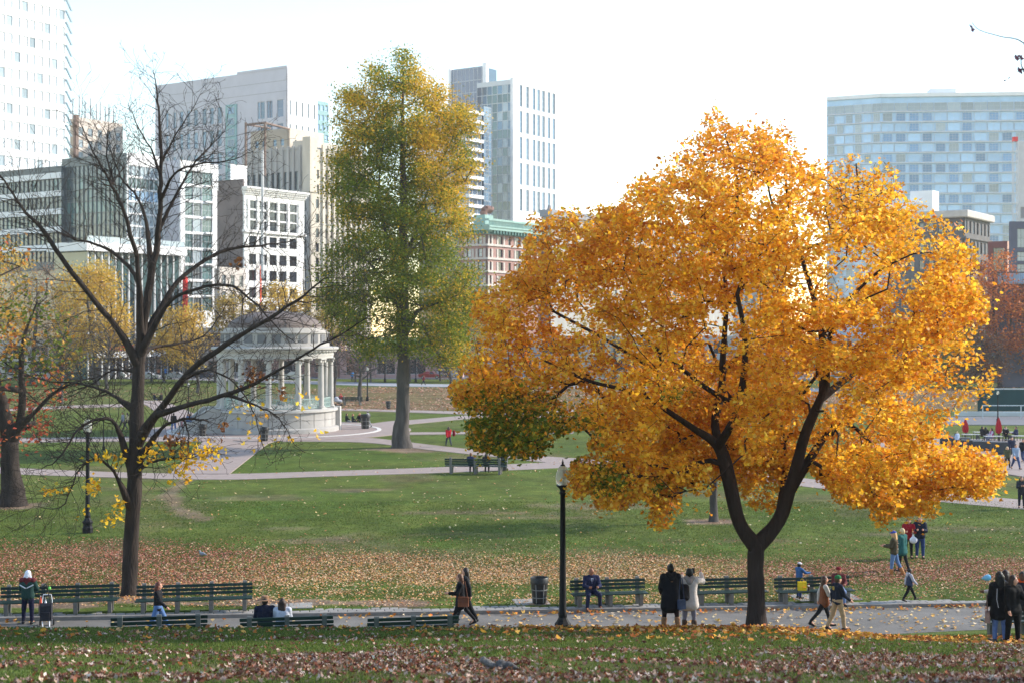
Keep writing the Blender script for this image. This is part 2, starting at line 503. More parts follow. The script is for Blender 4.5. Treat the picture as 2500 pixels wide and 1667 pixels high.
# ---------------------------------------------------------------- buildings
BA = math.atan2(0.832, 0.555)       # street grid: local x runs along the sunlit face, local y along the shaded one
def mglass(name, col, rough=0.08, objvar=0.35, spec=0.8, metal=0.0):
    return mat(name, col, rough, 0.12, 0.35, 0, None, spec, metal, objvar)
M_white = mat('white_masonry', (0.74, 0.73, 0.72, 1), 0.8, 0.07, 0.6, 0.05, 4)
M_whitepaint = mat('white_panel', (0.80, 0.80, 0.82, 1), 0.6, 0.05, 0.4)
M_lav = mat('shaded_white_panel', (0.50, 0.50, 0.56, 1), 0.7, 0.06, 0.3)  # pale panel for shaded faces, the shade put into its colour
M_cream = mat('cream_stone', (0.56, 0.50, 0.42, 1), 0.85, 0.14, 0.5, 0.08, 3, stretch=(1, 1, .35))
M_greystone = mat('weathered_and_shaded_stone', (0.40, 0.385, 0.37, 1), 0.88, 0.2, 0.5, 0.1, 3, stretch=(1, 1, .25))
M_tan = mat('tan_render', (0.42, 0.36, 0.29, 1), 0.85, 0.1, 0.4)
M_brown = mat('brown_party_wall', (0.17, 0.14, 0.132, 1), 0.9, 0.22, 0.35, 0.1, 4)
M_redbrick = mat('red_brick_wall', (0.34, 0.20, 0.175, 1), 0.9, 0.16, 1.0, 0.08, 6)
M_darkred = mat('dark_red_brick', (0.19, 0.062, 0.055, 1), 0.9, 0.14, 1.0)
M_limestone = mat('limestone_trim', (0.52, 0.47, 0.43, 1), 0.85, 0.14, 0.8)
M_verd = mat('verdigris_copper', (0.27, 0.41, 0.37, 1), 0.75, 0.16, 1.2)
M_darkstone = mat('dark_stone', (0.125, 0.118, 0.12, 1), 0.85, 0.2, 0.6)
M_slate = mat('slate_blue_panel', (0.10, 0.105, 0.15, 1), 0.7, 0.1, 0.5)
M_greyroof = mat('grey_roof', (0.27, 0.27, 0.29, 1), 0.8, 0.12, 0.5)
M_conc = mat('pale_concrete', (0.55, 0.55, 0.56, 1), 0.85, 0.08, 0.5)
M_frame = mat('pale_window_frame', (0.60, 0.62, 0.64, 1), 0.5, 0.04, 2)
M_frame_dk = mat('dark_window_frame', (0.05, 0.055, 0.06, 1), 0.5, 0.05, 2)
M_rust = mat('rusty_steel', (0.20, 0.14, 0.115, 1), 0.8, 0.2, 2)
G_dark = mglass('dark_glass', (0.10, 0.12, 0.13, 1), .06, .25)
G_white = mglass('glare_white_glass', (0.74, 0.78, 0.81, 1), .2, .08)  # window glass whitened, sky glare put into its colour
G_skyb = mglass('sky_blue_glass', (0.13, 0.27, 0.48, 1), .10, .3)
M_frame_gl = mat('grey_glass_frame', (0.10, 0.12, 0.13, 1), 0.4, 0.05, 2)
G_teal = mglass('teal_glass', (0.085, 0.15, 0.155, 1), .06, .4)
G_cyan = mglass('cyan_glass', (0.38, 0.57, 0.80, 1), .10, .12)
G_blue = mglass('blue_glass', (0.085, 0.16, 0.25, 1), .08, .4)
G_deep = mglass('deep_blue_glass', (0.03, 0.06, 0.11, 1), .05, .4)
G_pale = mglass('pale_glass', (0.30, 0.36, 0.40, 1), .12, .25)
G_black = mglass('dark_window', (0.022, 0.026, 0.034, 1), .08, .5)
M_teal_panel = mat('teal_panel', (0.22, 0.38, 0.40, 1), 0.4, .1, .4)

def along(C, d, px):
    k = (px - 1250.0) / FOC
    return (k * C[1] - C[0]) / (d[0] - k * d[1])

_win = {}
def window_mesh(w, h, glass, frame, nx=1, nz=1, bar=0.07, t=0.05):
    """pane with a frame and glazing bars, centred on its opening, facing -y."""
    key = (round(w, 2), round(h, 2), glass.name, frame.name, nx, nz)
    if key in _win: return _win[key]
    m = MB()
    m.cur = 0; m.box(-w / 2 + bar * .5, w / 2 - bar * .5, 0.0, t, -h / 2 + bar * .5, h / 2 - bar * .5)
    m.cur = 1
    m.box(-w / 2, -w / 2 + bar, -.04, t + .01, -h / 2, h / 2); m.box(w / 2 - bar, w / 2, -.04, t + .01, -h / 2, h / 2)
    m.box(-w / 2 + bar, w / 2 - bar, -.04, t + .01, -h / 2, -h / 2 + bar); m.box(-w / 2 + bar, w / 2 - bar, -.04, t + .01, h / 2 - bar, h / 2)
    b = bar * .6
    for i in range(1, nx):
        x = -w / 2 + w * i / nx; m.box(x - b / 2, x + b / 2, -.03, t + .01, -h / 2 + bar, h / 2 - bar)
    for j in range(1, nz):
        z = -h / 2 + h * j / nz; m.box(-w / 2 + bar, w / 2 - bar, -.025, t + .01, z - b / 2, z + b / 2)
    _win[key] = m.mesh('window', [glass, frame])
    return _win[key]

class Bld:
    def __init__(s, name, label, pc, pl, pr, ytop, Yc, ang=BA, cat='building', z0=0.0):
        s.C = (PX(pc, Yc), Yc); s.Yc = Yc; s.ang = ang
        s.dv = (math.cos(ang), math.sin(ang)); s.du = (-math.sin(ang), math.cos(ang))
        s.Lv = abs(along(s.C, s.dv, pr)); s.Lu = abs(along(s.C, s.du, pl))
        s.H = PZ(ytop, Yc) - z0
        s.root = empty(name, (s.C[0], s.C[1], z0), ang, label, cat)
        s.z0 = z0
    def xv(s, px): return along(s.C, s.dv, px)          # position along the sunlit face
    def yu(s, px): return along(s.C, s.du, px)          # position along the shaded face
    def z(s, py): return PZ(py, s.Yc) - s.z0
    def part(s, name, mb, m, smooth=False): return mb.build(name, m, s.root, smooth=smooth)
    def core(s, m, top=0.0, inset=0.45, x0=0, x1=None, y0=0, y1=None, z0=0, name='wall'):
        x1 = s.Lv if x1 is None else x1; y1 = s.Lu if y1 is None else y1
        return s.part(name, MB().box(x0 + inset, x1, y0 + inset, y1, z0, s.H + top), m)
    def facade(s, face, a0, a1, z0, z1, cols, rows, m, glass, frame=None, depth=0.25, nx=1, nz=2, name='facade', skip=None, wname='window', thick=0.44, off=0.0, glass_pick=None):
        """a wall slab with real openings; cols and rows are (start, end) intervals of the openings."""
        frame = frame or M_frame_dk
        xs = sorted(set([a0, a1] + [v for c in cols for v in c])); zs = sorted(set([z0, z1] + [v for r in rows for v in r]))
        cs = {(round(c[0], 4)) for c in cols}; rs = {(round(r[0], 4)) for r in rows}
        if face == 'v': T = lambda a, d, z: (a, d - off, z)
        else: T = lambda a, d, z: (d - off, a, z)
        flip = face != 'v'
        mb = MB()
        def q(p): mb.add(p, [(3, 2, 1, 0) if flip else (0, 1, 2, 3)])
        for i in range(len(xs) - 1):
            for j in range(len(zs) - 1):
                A, B, Z0, Z1 = xs[i], xs[i + 1], zs[j], zs[j + 1]
                if B - A < 1e-4 or Z1 - Z0 < 1e-4: continue
                op = round(A, 4) in cs and round(Z0, 4) in rs and not (skip and skip(i, j))
                if not op: q([T(A, 0, Z0), T(B, 0, Z0), T(B, 0, Z1), T(A, 0, Z1)])
                else:
                    D = thick
                    q([T(A, 0, Z0), T(B, 0, Z0), T(B, D, Z0), T(A, D, Z0)]); q([T(A, D, Z1), T(B, D, Z1), T(B, 0, Z1), T(A, 0, Z1)])
                    q([T(A, 0, Z0), T(A, D, Z0), T(A, D, Z1), T(A, 0, Z1)]); q([T(B, D, Z0), T(B, 0, Z0), T(B, 0, Z1), T(B, D, Z1)])
        # edges of the slab
        q([T(a0, thick, z0), T(a0, 0, z0), T(a0, 0, z1), T(a0, thick, z1)]); q([T(a1, 0, z0), T(a1, thick, z0), T(a1, thick, z1), T(a1, 0, z1)])
        q([T(a0, 0, z1), T(a1, 0, z1), T(a1, thick, z1), T(a0, thick, z1)])
        w = s.part(name, mb, m)
        k = 0
        for ci, c in enumerate(cols):
            for ri, r in enumerate(rows):
                if skip:
                    i = xs.index(c[0]); j = zs.index(r[0])
                    if skip(i, j): continue
                gl = glass_pick(ci, ri) if glass_pick else glass
                wm = window_mesh(c[1] - c[0] - .004, r[1] - r[0] - .004, gl, frame, nx, nz)
                o = link(wname, wm, s.root)
                if face == 'v': o.location = ((c[0] + c[1]) / 2, depth - off, (r[0] + r[1]) / 2)
                else:
                    o.location = (depth - off, (c[0] + c[1]) / 2, (r[0] + r[1]) / 2); o.rotation_euler = (0, 0, -math.pi / 2)
                k += 1
        return w
def even(a, b, n, frac, end=0.0):
    """n openings evenly set between a and b, each frac of its bay wide."""
    st = (b - a) / n
    return [(a + st * (i + .5 - frac / 2), a + st * (i + .5 + frac / 2)) for i in range(n)]

# 1 white classical building
b = Bld('office_building', 'white classical stone building with heavy cornice and tall upper pilasters', 597, 572, 743, 456, 300)
b.core(M_brown, top=-0.6)
wcols = [(b.xv(p - 9), b.xv(p + 9)) for p in (617, 642, 667, 691, 716)]
rowsU = [(b.z(560), b.z(537)), (b.z(533), b.z(512)), (b.z(508), b.z(488))]
rowsL = [(b.z(y + 13), b.z(y - 13)) for y in (588, 632, 672, 714, 756, 798)]
b.facade('v', 0, b.Lv, 0, b.H - 1.2, wcols, rowsU + rowsL, M_white, G_black, M_frame_dk, nx=2, nz=2)
mb = MB()
for z, d, h in ((b.H - 1.2, .55, .5), (b.H - .7, .95, .35), (b.H - .35, 1.25, .4), (b.z(567), .5, .55), (b.z(474), .25, .5)): mb.box(-d * .4, b.Lv + d * .4, -d, .5, z, z + h)
b.part('cornice', mb, M_white)
dm = MB().box(-.12, .12, -.75, 0, 0, .3).mesh('dentil', M_white)
for i in range(26): link('dentil', dm, b.root, (b.Lv * (i + .5) / 26, 0, b.H - 1.02))
pm = MB().box(-.32, .32, -.22, .3, 0, b.z(484) - b.z(562)).mesh('pilaster', M_white)
for p in (606, 629.5, 654.5, 679, 703.5, 730): link('pilaster', pm, b.root, (b.xv(p), 0, b.z(562)))
b.part('banner', MB().box(b.xv(628), b.xv(631), -.9, -.85, b.z(745), b.z(648)), mat('orange_blue_banner', rgb(205, 80, 50), .8, .2, .1))
b.part('party_wall', MB().box(.44, b.Lv, 8.0, 8.5, 0, b.H - .4), M_brown)
b.part('party_wall', MB().box(-.02, .40, .46, along(b.C, b.du, 533), 0, b.z(437)), M_brown)
bp = Bld('rooftop_block', 'plain white rooftop block standing behind the brown party wall', 563.5, 562, 603, 404, 303, z0=25)
bp.core(M_whitepaint, inset=0); bp.part('coping', MB().box(-.1, bp.Lv + .1, -.1, bp.Lu + .1, bp.H, bp.H + .25), M_whitepaint)

# 2 art-deco stone tower with piers
b = Bld('stone_tower', 'cream art deco stone tower with dark vertical window strips', 757, 592, 905, 352, 345)
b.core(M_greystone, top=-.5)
z1 = b.z(362)
lc = [(b.yu(p + 5), b.yu(p - 5)) for p in (608, 622, 636, 655, 668, 681, 698, 711, 723, 742)]
lc = [(min(c), max(c)) for c in lc]
rw = [(b.z(y + 24), b.z(y - 22)) for y in (438, 492, 546, 600, 654, 708, 762)]
b.facade('u', 0, b.Lu, 0, z1, sorted(lc), rw, M_greystone, G_dark, M_frame_dk, nx=1, nz=3)  # shaded face of the cream tower, its shade put into grey stone
rc = [(b.xv(771), b.xv(779))] + [(b.xv(p - 4), b.xv(p + 4)) for p in (795, 808, 821, 834, 847, 860, 873, 886)]
rr = [(b.z(y + 11), b.z(y - 11)) for y in range(424, 800, 36)]
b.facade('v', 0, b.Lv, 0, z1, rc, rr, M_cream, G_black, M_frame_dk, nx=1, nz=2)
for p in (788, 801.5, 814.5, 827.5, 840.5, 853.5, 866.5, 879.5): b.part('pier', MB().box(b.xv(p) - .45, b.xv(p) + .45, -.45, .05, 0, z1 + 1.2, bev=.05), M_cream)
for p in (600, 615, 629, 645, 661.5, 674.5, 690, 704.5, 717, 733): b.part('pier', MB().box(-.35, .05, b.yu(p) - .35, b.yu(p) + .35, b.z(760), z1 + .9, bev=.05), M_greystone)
b.part('corner_pier', MB().box(-.3, 2.2, -.3, 2.2, b.z(470), z1 + 2.8, bev=.1), M_cream)
b.part('upper_stage', MB().box(2.2, b.Lv, 3, b.yu(700), z1 - 1, b.z(338), bev=.1), M_cream)
b.part('parapet', MB().box(-.2, .6, 2.2, b.Lu, z1, z1 + .5), M_greystone)
bp = Bld('penthouse', 'tan rooftop penthouse with square windows under a rusty steel frame', 705, 612, 790, 313, 352, z0=40)
bp.core(M_tan, inset=.4)
bp.facade('u', 0, bp.Lu, 0, bp.H, sorted([(min(c), max(c)) for c in [(bp.yu(p - 4.5), bp.yu(p + 4.5)) for p in (627, 644, 671, 689)]]), [(bp.z(355), bp.z(338))], M_tan, G_blue, M_frame, nz=2)
bp.facade('v', 0, bp.Lv, 0, bp.H, [(bp.xv(p - 2), bp.xv(p + 2)) for p in (722, 735, 752)], [(bp.z(353), bp.z(339))], M_cream, G_dark, M_frame, nz=2)  # sunlit face coloured paler than the tan shaded one
t = empty('steel_frame', (PX(600, 338), 338, 30), 0, 'rusty steel girder frame rising above the stone roofs', 'frame')
def P3(px, py, Y): return Vector((PX(px, Y) - PX(600, 338), Y - 338, PZ(py, Y) - 30))
for p in (600, 647): MB().cyl(P3(p, 430, 338), P3(p, 300, 338), .32, .32, 6).build('post', M_rust, t)
MB().cyl(P3(598, 306, 338), P3(650, 300, 338), .28, .28, 6).build('beam', M_rust, t)
MB().cyl(P3(648, 301, 338), P3(706, 316, 352), .3, .3, 6).build('beam', M_rust, t)
MB().cyl(P3(603, 305, 338), P3(660, 314, 352), .25, .25, 6).build('beam', M_rust, t)
MB().cyl(P3(600, 345, 338), P3(647, 310, 338), .12, .12, 5).build('brace', M_rust, t)
tag(MB().cyl((PX(641, 290), 290, 20), (PX(641, 290), 290, PZ(368, 290)), .35, .25, 8).build('flue_pipe', M_conc), 'tall pale flue pipe rising in front of the stone tower', 'pipe')

# 3 white framed glass building
b = Bld('glass_office', 'glass office with a thick white frame and stacked window bands', 441, 403, 533, 391, 318)
b.core(M_lav, top=-.3)
b.part('side_wall', MB().box(0, .4, .46, b.Lu, 0, b.H), M_lav)  # shaded end of the white frame, its shade coloured in grey
zr = [(b.z(y + 17), b.z(y - 16)) for y in range(430, 780, 39)]
cols = [(b.xv(452), b.xv(472)), (b.xv(472.6), b.xv(493)), (b.xv(493.6), b.xv(519))]
b.facade('v', 0, b.Lv, 0, b.H, cols, zr, M_whitepaint, G_teal, M_frame, nx=3, nz=2, glass_pick=lambda c, r: (G_teal, G_pale, G_teal, G_dark)[(c * 3 + r * 2) % 4])
shelf = MB().box(0, b.xv(521) - b.xv(500), -.5, .2, 0, .35).mesh('ledge', M_whitepaint)
for y in range(450, 760, 39): link('ledge', shelf, b.root, (b.xv(500), 0, b.z(y)))

# 4 dark glass block above a podium
b = Bld('glass_block', 'dark glass office block with reflective curtain wall', 311, 151, 398, 373, 312)
b.core(G_dark, top=-.3)
n = 15
cl = even(0, b.Lu, n, .97)
rw = [(b.z(y + 14), b.z(y - 15)) for y in range(410, 600, 30)]
b.facade('u', 0, b.Lu, b.z(640), b.H, cl, rw, mat('glass_spandrel', (0.13, 0.15, 0.16, 1), .3, .15, .4), G_dark, M_frame_gl, nx=1, nz=1,
         glass_pick=lambda c, r: (G_dark, G_dark, G_teal, G_dark, G_dark, G_teal, G_dark)[(c * 7 + r * 11 + (c * r) % 3) % 7])
cr = even(0, b.Lv, 8, .96)  # sunlit face coloured white and pale, the shaded one dark
b.facade('v', 0, b.Lv, b.z(640), b.H, cr, [(b.z(y + 13), b.z(y - 13)) for y in range(416, 600, 30)], M_whitepaint, G_pale, M_frame, nx=1, nz=1,
         glass_pick=lambda c, r: (G_pale, G_cyan, G_pale, G_teal, G_pale)[(c * 5 + r * 3) % 5])
b.part('corner_trim', MB().box(-.12, .12, -.12, .12, 0, b.H + .2), M_whitepaint)

# 5 banded wing left of it
b = Bld('banded_office', 'dark glass office wing with white floor bands', 150, -90, 190, 405, 322)
b.core(G_dark, top=-.4)
for k, y in enumerate(range(428, 640, 44)):
    b.part('floor_band', MB().box(-.25, .5, 0, b.Lu, b.z(y + 7), b.z(y - 7)), M_whitepaint)
cl = even(0, b.Lu, 24, .95)
rw = [(b.z(y + 14), b.z(y - 14)) for y in range(450, 640, 44)]
b.facade('u', 0, b.Lu, b.z(660), b.H, cl, rw, M_frame_gl, G_dark, M_frame_gl, nx=1, nz=1,
         glass_pick=lambda c, r: (G_dark, G_black, G_dark, G_dark, G_teal)[(c * 3 + r * 7 + (c * c) % 5) % 5])

# 6 podium with white roof edge and tall glazing
b = Bld('podium', 'low glazed podium with a white roof edge and tall columns', 213, 120, 452, 592, 272)
b.core(G_teal, top=-1.0, inset=1.2)
b.part('roof_edge', MB().box(-.6, b.Lv, -.6, b.Lu, b.H - 1.6, b.H + .1), M_whitepaint)
b.part('balustrade', MB().box(.2, b.Lv, .1, .2, b.H + .1, b.H + 1.3), G_pale)
cm = MB().box(-.14, .14, -.14, .14, 0, b.H - 1.6, bev=.03).mesh('column', M_conc)
for i in range(15): link('column', cm, b.root, (b.Lv * (i + .3) / 15, .4, 0))
gm = window_mesh(b.Lv / 15 - .3, 6.2, G_teal, M_frame_gl, 2, 3)
for i in range(15):
    for k in range(2): link('window', gm, b.root, (b.Lv * (i + .8) / 15, 1.0, 8.2 + k * 6.6))
b.part('shop_fascia', MB().box(1, b.Lv, -.4, 1, 4.3, 6.2), M_whitepaint)
rs_ = mat('red_shop_sign', rgb(214, 52, 48), .7, .08, 1)
for (p0, p1) in ((264, 322), (370, 392), (398, 414), (420, 436)): b.part('shop_sign', MB().box(b.xv(p0), b.xv(p1), -.62, -.4, 5.6, 6.6, bev=.04), rs_)
b.part('shopfront', MB().box(1, b.Lv, .3, .9, .4, 4.1), G_black)
b.part('red_column', MB().box(b.xv(441), b.xv(447), -1.4, -.6, b.z(800), b.z(668), bev=.05), rs_)

# 7 low beige building below the party wall
b = Bld('beige_building', 'low beige stone building beside the white classical one', 536, 520, 600, 652, 292)
b.core(M_limestone, top=-.3)
b.facade('v', 0, b.Lv, 0, b.H, even(0, b.Lv, 3, .45), [(b.z(y + 14), b.z(y - 14)) for y in (685, 726, 768)], M_limestone, G_dark, M_frame, nx=2, nz=2)

# 8 large pale slab behind
b = Bld('pale_slab_block', 'large pale grey slab block with sloping roofline and a teal stair strip', 701, 379, 775, 166, 432)
b.core(M_lav, top=-.8)
yl = lambda p: b.yu(p)
groups = [(684, 11), (662, 5), (655, 5), (641, 7.5), (632, 4), (536, 8), (517, 7), (499, 7), (478, 7), (460, 6), (443, 6), (426, 5), (408, 5)]
cl = sorted([(min(c), max(c)) for c in [(yl(p - w * .7), yl(p + w * .7)) for p, w in groups]])
rw = [(b.z(y + 22), b.z(y - 20)) for y in range(262, 470, 58)]
b.facade('u', 0, b.Lu, b.z(470), b.H, cl, rw, M_lav, G_blue, M_frame, nx=1, nz=2)
b.part('stair_strip', MB().box(-.3, .6, yl(579), yl(552), b.z(470), b.z(240)), M_teal_panel)
for i, y in enumerate(range(256, 470, 27)):
    o = link('window', window_mesh(abs(yl(574) - yl(558)), 2.2, G_blue, M_frame, 2, 1), b.root, (-.36, (yl(574) + yl(558)) / 2, b.z(y))); o.rotation_euler = (0, 0, -math.pi / 2)
for yy in (196, 222): b.part('panel_joint', MB().box(-.03, .02, 0, b.Lu, b.z(yy) - .06, b.z(yy) + .06), M_greyroof)
b.part('parapet', MB().box(-.15, .5, 0, yl(579), b.H, b.H + .7), M_lav)
b.facade('v', 0, b.Lv, b.z(470), b.H, even(0, b.Lv, 5, .3), [(b.z(y + 18), b.z(y - 18)) for y in range(262, 470, 58)], M_whitepaint, G_pale, M_frame, nz=2)  # sunlit side coloured white, the shaded front coloured grey

# 9 small teal glass tower
b = Bld('teal_tower', 'narrow teal glass tower between the pale slab and the green tree', 772, 766, 802, 246, 450)
b.core(M_teal_panel, top=-.3)
b.facade('v', 0, b.Lv, b.z(420), b.H, even(0, b.Lv, 3, .7), [(b.z(y + 7), b.z(y - 7)) for y in range(262, 400, 24)], M_teal_panel, G_cyan, M_frame, nx=2)
b = Bld('white_flats', 'small white block with dark windows left of the teal tower', 712, 704, 768, 286, 442)
b.core(M_whitepaint, top=-.3)
b.facade('v', 0, b.Lv, b.z(420), b.H, even(0, b.Lv, 4, .4), [(b.z(y + 7), b.z(y - 7)) for y in (300, 325, 350, 375)], M_whitepaint, G_dark, M_frame, nz=2)

# 10 tall white tower at the picture's edge
b = Bld('white_tower', 'tall white tower with long window bands and a saw-toothed corner', -230, -300, 160, -330, 372)
b.core(M_whitepaint, top=-.3)
L = b.Lv
xs_ = even(0, L, 20, .8)
rw = [(b.z(y + 13), b.z(y - 14)) for y in range(-140, 640, 46)]
b.facade('v', 0, L, b.z(660), b.H, xs_, rw, M_whitepaint, G_pale, M_frame, nx=2, nz=1, glass_pick=lambda c, r: (G_white, G_white, G_white, G_white, G_pale)[(c * 3 + r) % 5])
mt = MB().extr([(0, 0), (.25, 0), (.25, 1.0), (0, 1.0)], 0, 1)
fin = MB().add([(0, -.1, 2.7), (.5, -.1, 2.7), (2.4, -.1, -.4), (1.9, -.1, -.4), (0, .3, 2.7), (.5, .3, 2.7), (2.4, .3, -.4), (1.9, .3, -.4)],
              [(0, 3, 2, 1), (4, 5, 6, 7), (0, 1, 5, 4), (1, 2, 6, 5), (2, 3, 7, 6), (3, 0, 4, 7)]).mesh('fin', mat('blue_grey_fin', (.18, .27, .33, 1), .4))
st_ = b.z(0) - b.z(30)
for k in range(0, 30): link('fin', fin, b.root, (L - .1, -.2, b.z(400) + k * st_ * 1.04))
# 11 tan flats with roof masts
b = Bld('tan_flats', 'tan and white flats with roof masts left of the bare tree', 186, 168, 300, 286, 420)
b.core(M_tan, top=-.3)
b.facade('v', 0, b.Lv, b.z(440), b.H, even(0, b.Lv, 5, .5), [(b.z(y + 10), b.z(y - 10)) for y in range(320, 440, 30)],
         mat('sunlit_tan_render', (.60, .52, .46, 1), .8, .1, .4), G_pale, M_frame, nx=2)  # tan wall with sunlight put into a paler colour
b.part('corner_column', MB().box(-.8, .3, -.8, .3, 0, b.H + .5), M_rust)
for i, (p, y0, y1) in enumerate(((178, 300, 240), (191, 300, 230), (203, 300, 246), (214, 300, 236), (226, 305, 250), (233, 305, 242), (243, 310, 253), (250, 310, 245), (259, 315, 255))):
    tag(MB().cyl((PX(p, 425), 425 + i, PZ(y0 + 20, 425)), (PX(p, 425), 425 + i, PZ(y1, 425)), .28, .16, 6).build('roof_mast', M_greyroof),
        'thin grey roof mast on the tan flats, %s from the left' % ('first', 'second', 'third', 'fourth', 'fifth', 'sixth', 'seventh', 'eighth', 'ninth')[i], 'mast', 'masts on the tan flats')

# 12 tower group right of the green tree
b = Bld('glass_tower', 'glass tower with blue shaded front and white window-slotted side', 1252, 1164, 1360, 194, 425)
b.core(G_blue, top=-.4)
cl = even(0, b.Lu, 7, .96)
b.facade('u', 0, b.Lu, b.z(560), b.H, cl, [(b.z(y + 11), b.z(y - 10.5)) for y in range(216, 560, 22)], M_frame, G_blue, M_frame, nx=1, nz=1, thick=.3, depth=.1,
         glass_pick=lambda c, r: (G_deep if c > 4 else (G_blue, G_teal, G_blue, G_pale)[(c * 3 + r * 5 + c * r) % 4]) if (c, r) not in () else G_pale)
b.part('corner_pier', MB().box(-.3, .7, -.3, .7, 0, b.H + .4), M_whitepaint)
sl = []
for g in (1272, 1288, 1304, 1315, 1327, 1340, 1352):
    sl.append((b.xv(g - 3.6), b.xv(g + 3.6)))
b.facade('v', .7, b.Lv, b.z(560), b.H, sl, [(b.z(y + 27), b.z(y - 27)) for y in range(230, 560, 64)], M_whitepaint, G_blue, M_frame, nx=2, nz=4)
b2 = Bld('slab_tower', 'blue grey glass slab tower rising behind the white-sided tower', 1186, 1097, 1215, 161, 450)
b2.core(G_blue, top=-.4)
b2.facade('u', 0, b2.Lu, b2.z(420), b2.H, even(0, b2.Lu, 9, .97), [(b2.z(y + 15), b2.z(y - 14.5)) for y in range(178, 400, 30)], mat('slab_mullion', (.25, .29, .36, 1), .5), mglass('slate_glass', (.16, .20, .28, 1), .15, .12), M_frame, thick=.3, depth=.06, nz=1)
b2.part('edge_pier', MB().box(-.5, .9, -.5, .9, 0, b2.H + .8), M_whitepaint)
b2.part('edge_pier', MB().box(-.5, .9, b2.Lu - .9, b2.Lu, 0, b2.H + .3), M_whitepaint)
b3 = Bld('banded_glass_block', 'glass block with white floor bands between the green tree and the tower', 1145, 1020, 1178, 266, 400)
b3.core(G_deep, top=-.4, inset=.6)
for y in range(272, 580, 23):
    mb = MB(); mb.box(-.5, b3.Lv, -.5, b3.Lu, b3.z(y + 4), b3.z(y - 4)); b3.part('floor_band', mb, M_whitepaint)
wv = window_mesh(b3.Lv / 3 - .1, b3.z(0) - b3.z(13), G_deep, M_frame, 3, 1); wu = window_mesh(b3.Lu / 10 - .1, b3.z(0) - b3.z(13), G_blue, M_frame, 3, 1)
for y in range(284, 580, 23):
    for i in range(3): link('window', wv, b3.root, (b3.Lv * (i + .5) / 3, .3, b3.z(y)))
    for i in range(10):
        o = link('window', wu, b3.root, (.3, b3.Lu * (i + .5) / 10, b3.z(y))); o.rotation_euler = (0, 0, -math.pi / 2)
b4 = Bld('glass_link', 'deep blue glass stair tower between banded block and white tower', 1180, 1172, 1200, 258, 408)
b4.core(G_deep, inset=.3); b4.facade('u', 0, b4.Lu, b4.z(560), b4.H, even(0, b4.Lu, 2, .95), [(b4.z(y + 10), b4.z(y - 10)) for y in range(270, 560, 21)], G_deep, G_deep, M_frame, thick=.28, depth=.06, nx=2)
b4.facade('v', 0, b4.Lv, b4.z(560), b4.H, even(0, b4.Lv, 3, .95), [(b4.z(y + 10), b4.z(y - 10)) for y in range(270, 560, 21)], G_deep, G_blue, M_frame, thick=.28, depth=.06, nx=2)

# 13 brick building with green copper cornice
b = Bld('brick_building', 'red brick corner building with green copper cornice and balustrade', 1190, 1120, 1420, 536, 312)
b.core(M_redbrick, top=-1.5)
zr = [(b.z(y + 10), b.z(y - 10)) for y in (585, 617, 649, 682, 715, 748)]
cv = [(b.xv(p - w), b.xv(p + w)) for p, w in ((1196.5, 2.6), (1222, 5), (1244, 3), (1265, 5), (1285, 3), (1304, 4.5), (1322, 3), (1340, 4.5), (1358, 3), (1376, 4), (1394, 3))]
b.facade('v', 0, b.Lv, 0, b.z(572), cv, zr, M_redbrick, G_black, M_frame_dk, nx=1, nz=2)
cu = [(b.yu(p + 5), b.yu(p - 5)) for p in (1172, 1145)]
b.facade('u', 0, b.Lu, 0, b.z(572), sorted([(min(c), max(c)) for c in cu]), zr, M_redbrick, G_pale, M_frame_dk, nx=1, nz=2)
mb = MB()
for y in (571, 599, 632, 664, 698): mb.box(-.28, b.Lv + .2, -.28, b.Lu, b.z(y + 1.5), b.z(y - 3.5))
b.part('string_course', mb, M_limestone)
qm = MB().box(-.28, .28, -.12, .1, 0, b.z(0) - b.z(24)).mesh('pier', M_limestone)
for p in (1192.6, 1201, 1214, 1230, 1257, 1273, 1297, 1311, 1333, 1347, 1370, 1382):
    for y in (598, 631, 663, 697, 730): link('pier', qm, b.root, (b.xv(p), -.01, b.z(y)))
for p in (1183, 1164, 1155, 1137):
    for y in (598, 631, 663, 697, 730):
        o = link('pier', qm, b.root, (-.01, b.yu(p), b.z(y))); o.rotation_euler = (0, 0, -math.pi / 2)
mb = MB()
for z, d, h in ((b.z(572), .5, b.z(0) - b.z(5)), (b.z(567), 1.1, b.z(0) - b.z(4)), (b.z(563), 1.7, b.z(0) - b.z(7)), (b.z(556), 1.9, b.z(0) - b.z(4))): mb.box(-d, b.Lv + d, -d, b.Lu, z, z + h)
cor = b.part('cornice', mb, M_verd)
bk = MB().box(-.2, .2, -1.5, 0, 0, 1.1, bev=.04).mesh('bracket', mat('dark_verdigris', (.11, .21, .19, 1), .8))
for i in range(34): link('bracket', bk, b.root, (b.Lv * (i + .5) / 34, -.1, b.z(571.5)))
for i in range(12):
    o = link('bracket', bk, b.root, (-.1, b.Lu * (i + .5) / 12, b.z(571.5))); o.rotation_euler = (0, 0, -math.pi / 2)
b.part('top_rail', MB().box(-1.4, b.Lv, -1.4, -.9, b.H - .35, b.H + .1).box(-1.4, -.9, -.9, b.Lu, b.H - .35, b.H + .1), M_verd)
bl = MB().cyl((0, 0, 0), (0, 0, b.H - .35 - b.z(552)), .16, .16, 6).mesh('baluster', M_verd)
for i in range(70): link('baluster', bl, b.root, (-1.1 + b.Lv * (i + .5) / 70, -1.15, b.z(552)))
b.part('roof_deck', MB().box(.5, b.Lv, .5, b.Lu, b.H - 1.5, b.H - 1.0), M_verd)
b.part('roof_plinth', MB().box(2.0, 5.2, 2.0, 5, b.H - 1.2, b.z(522)), M_verd)
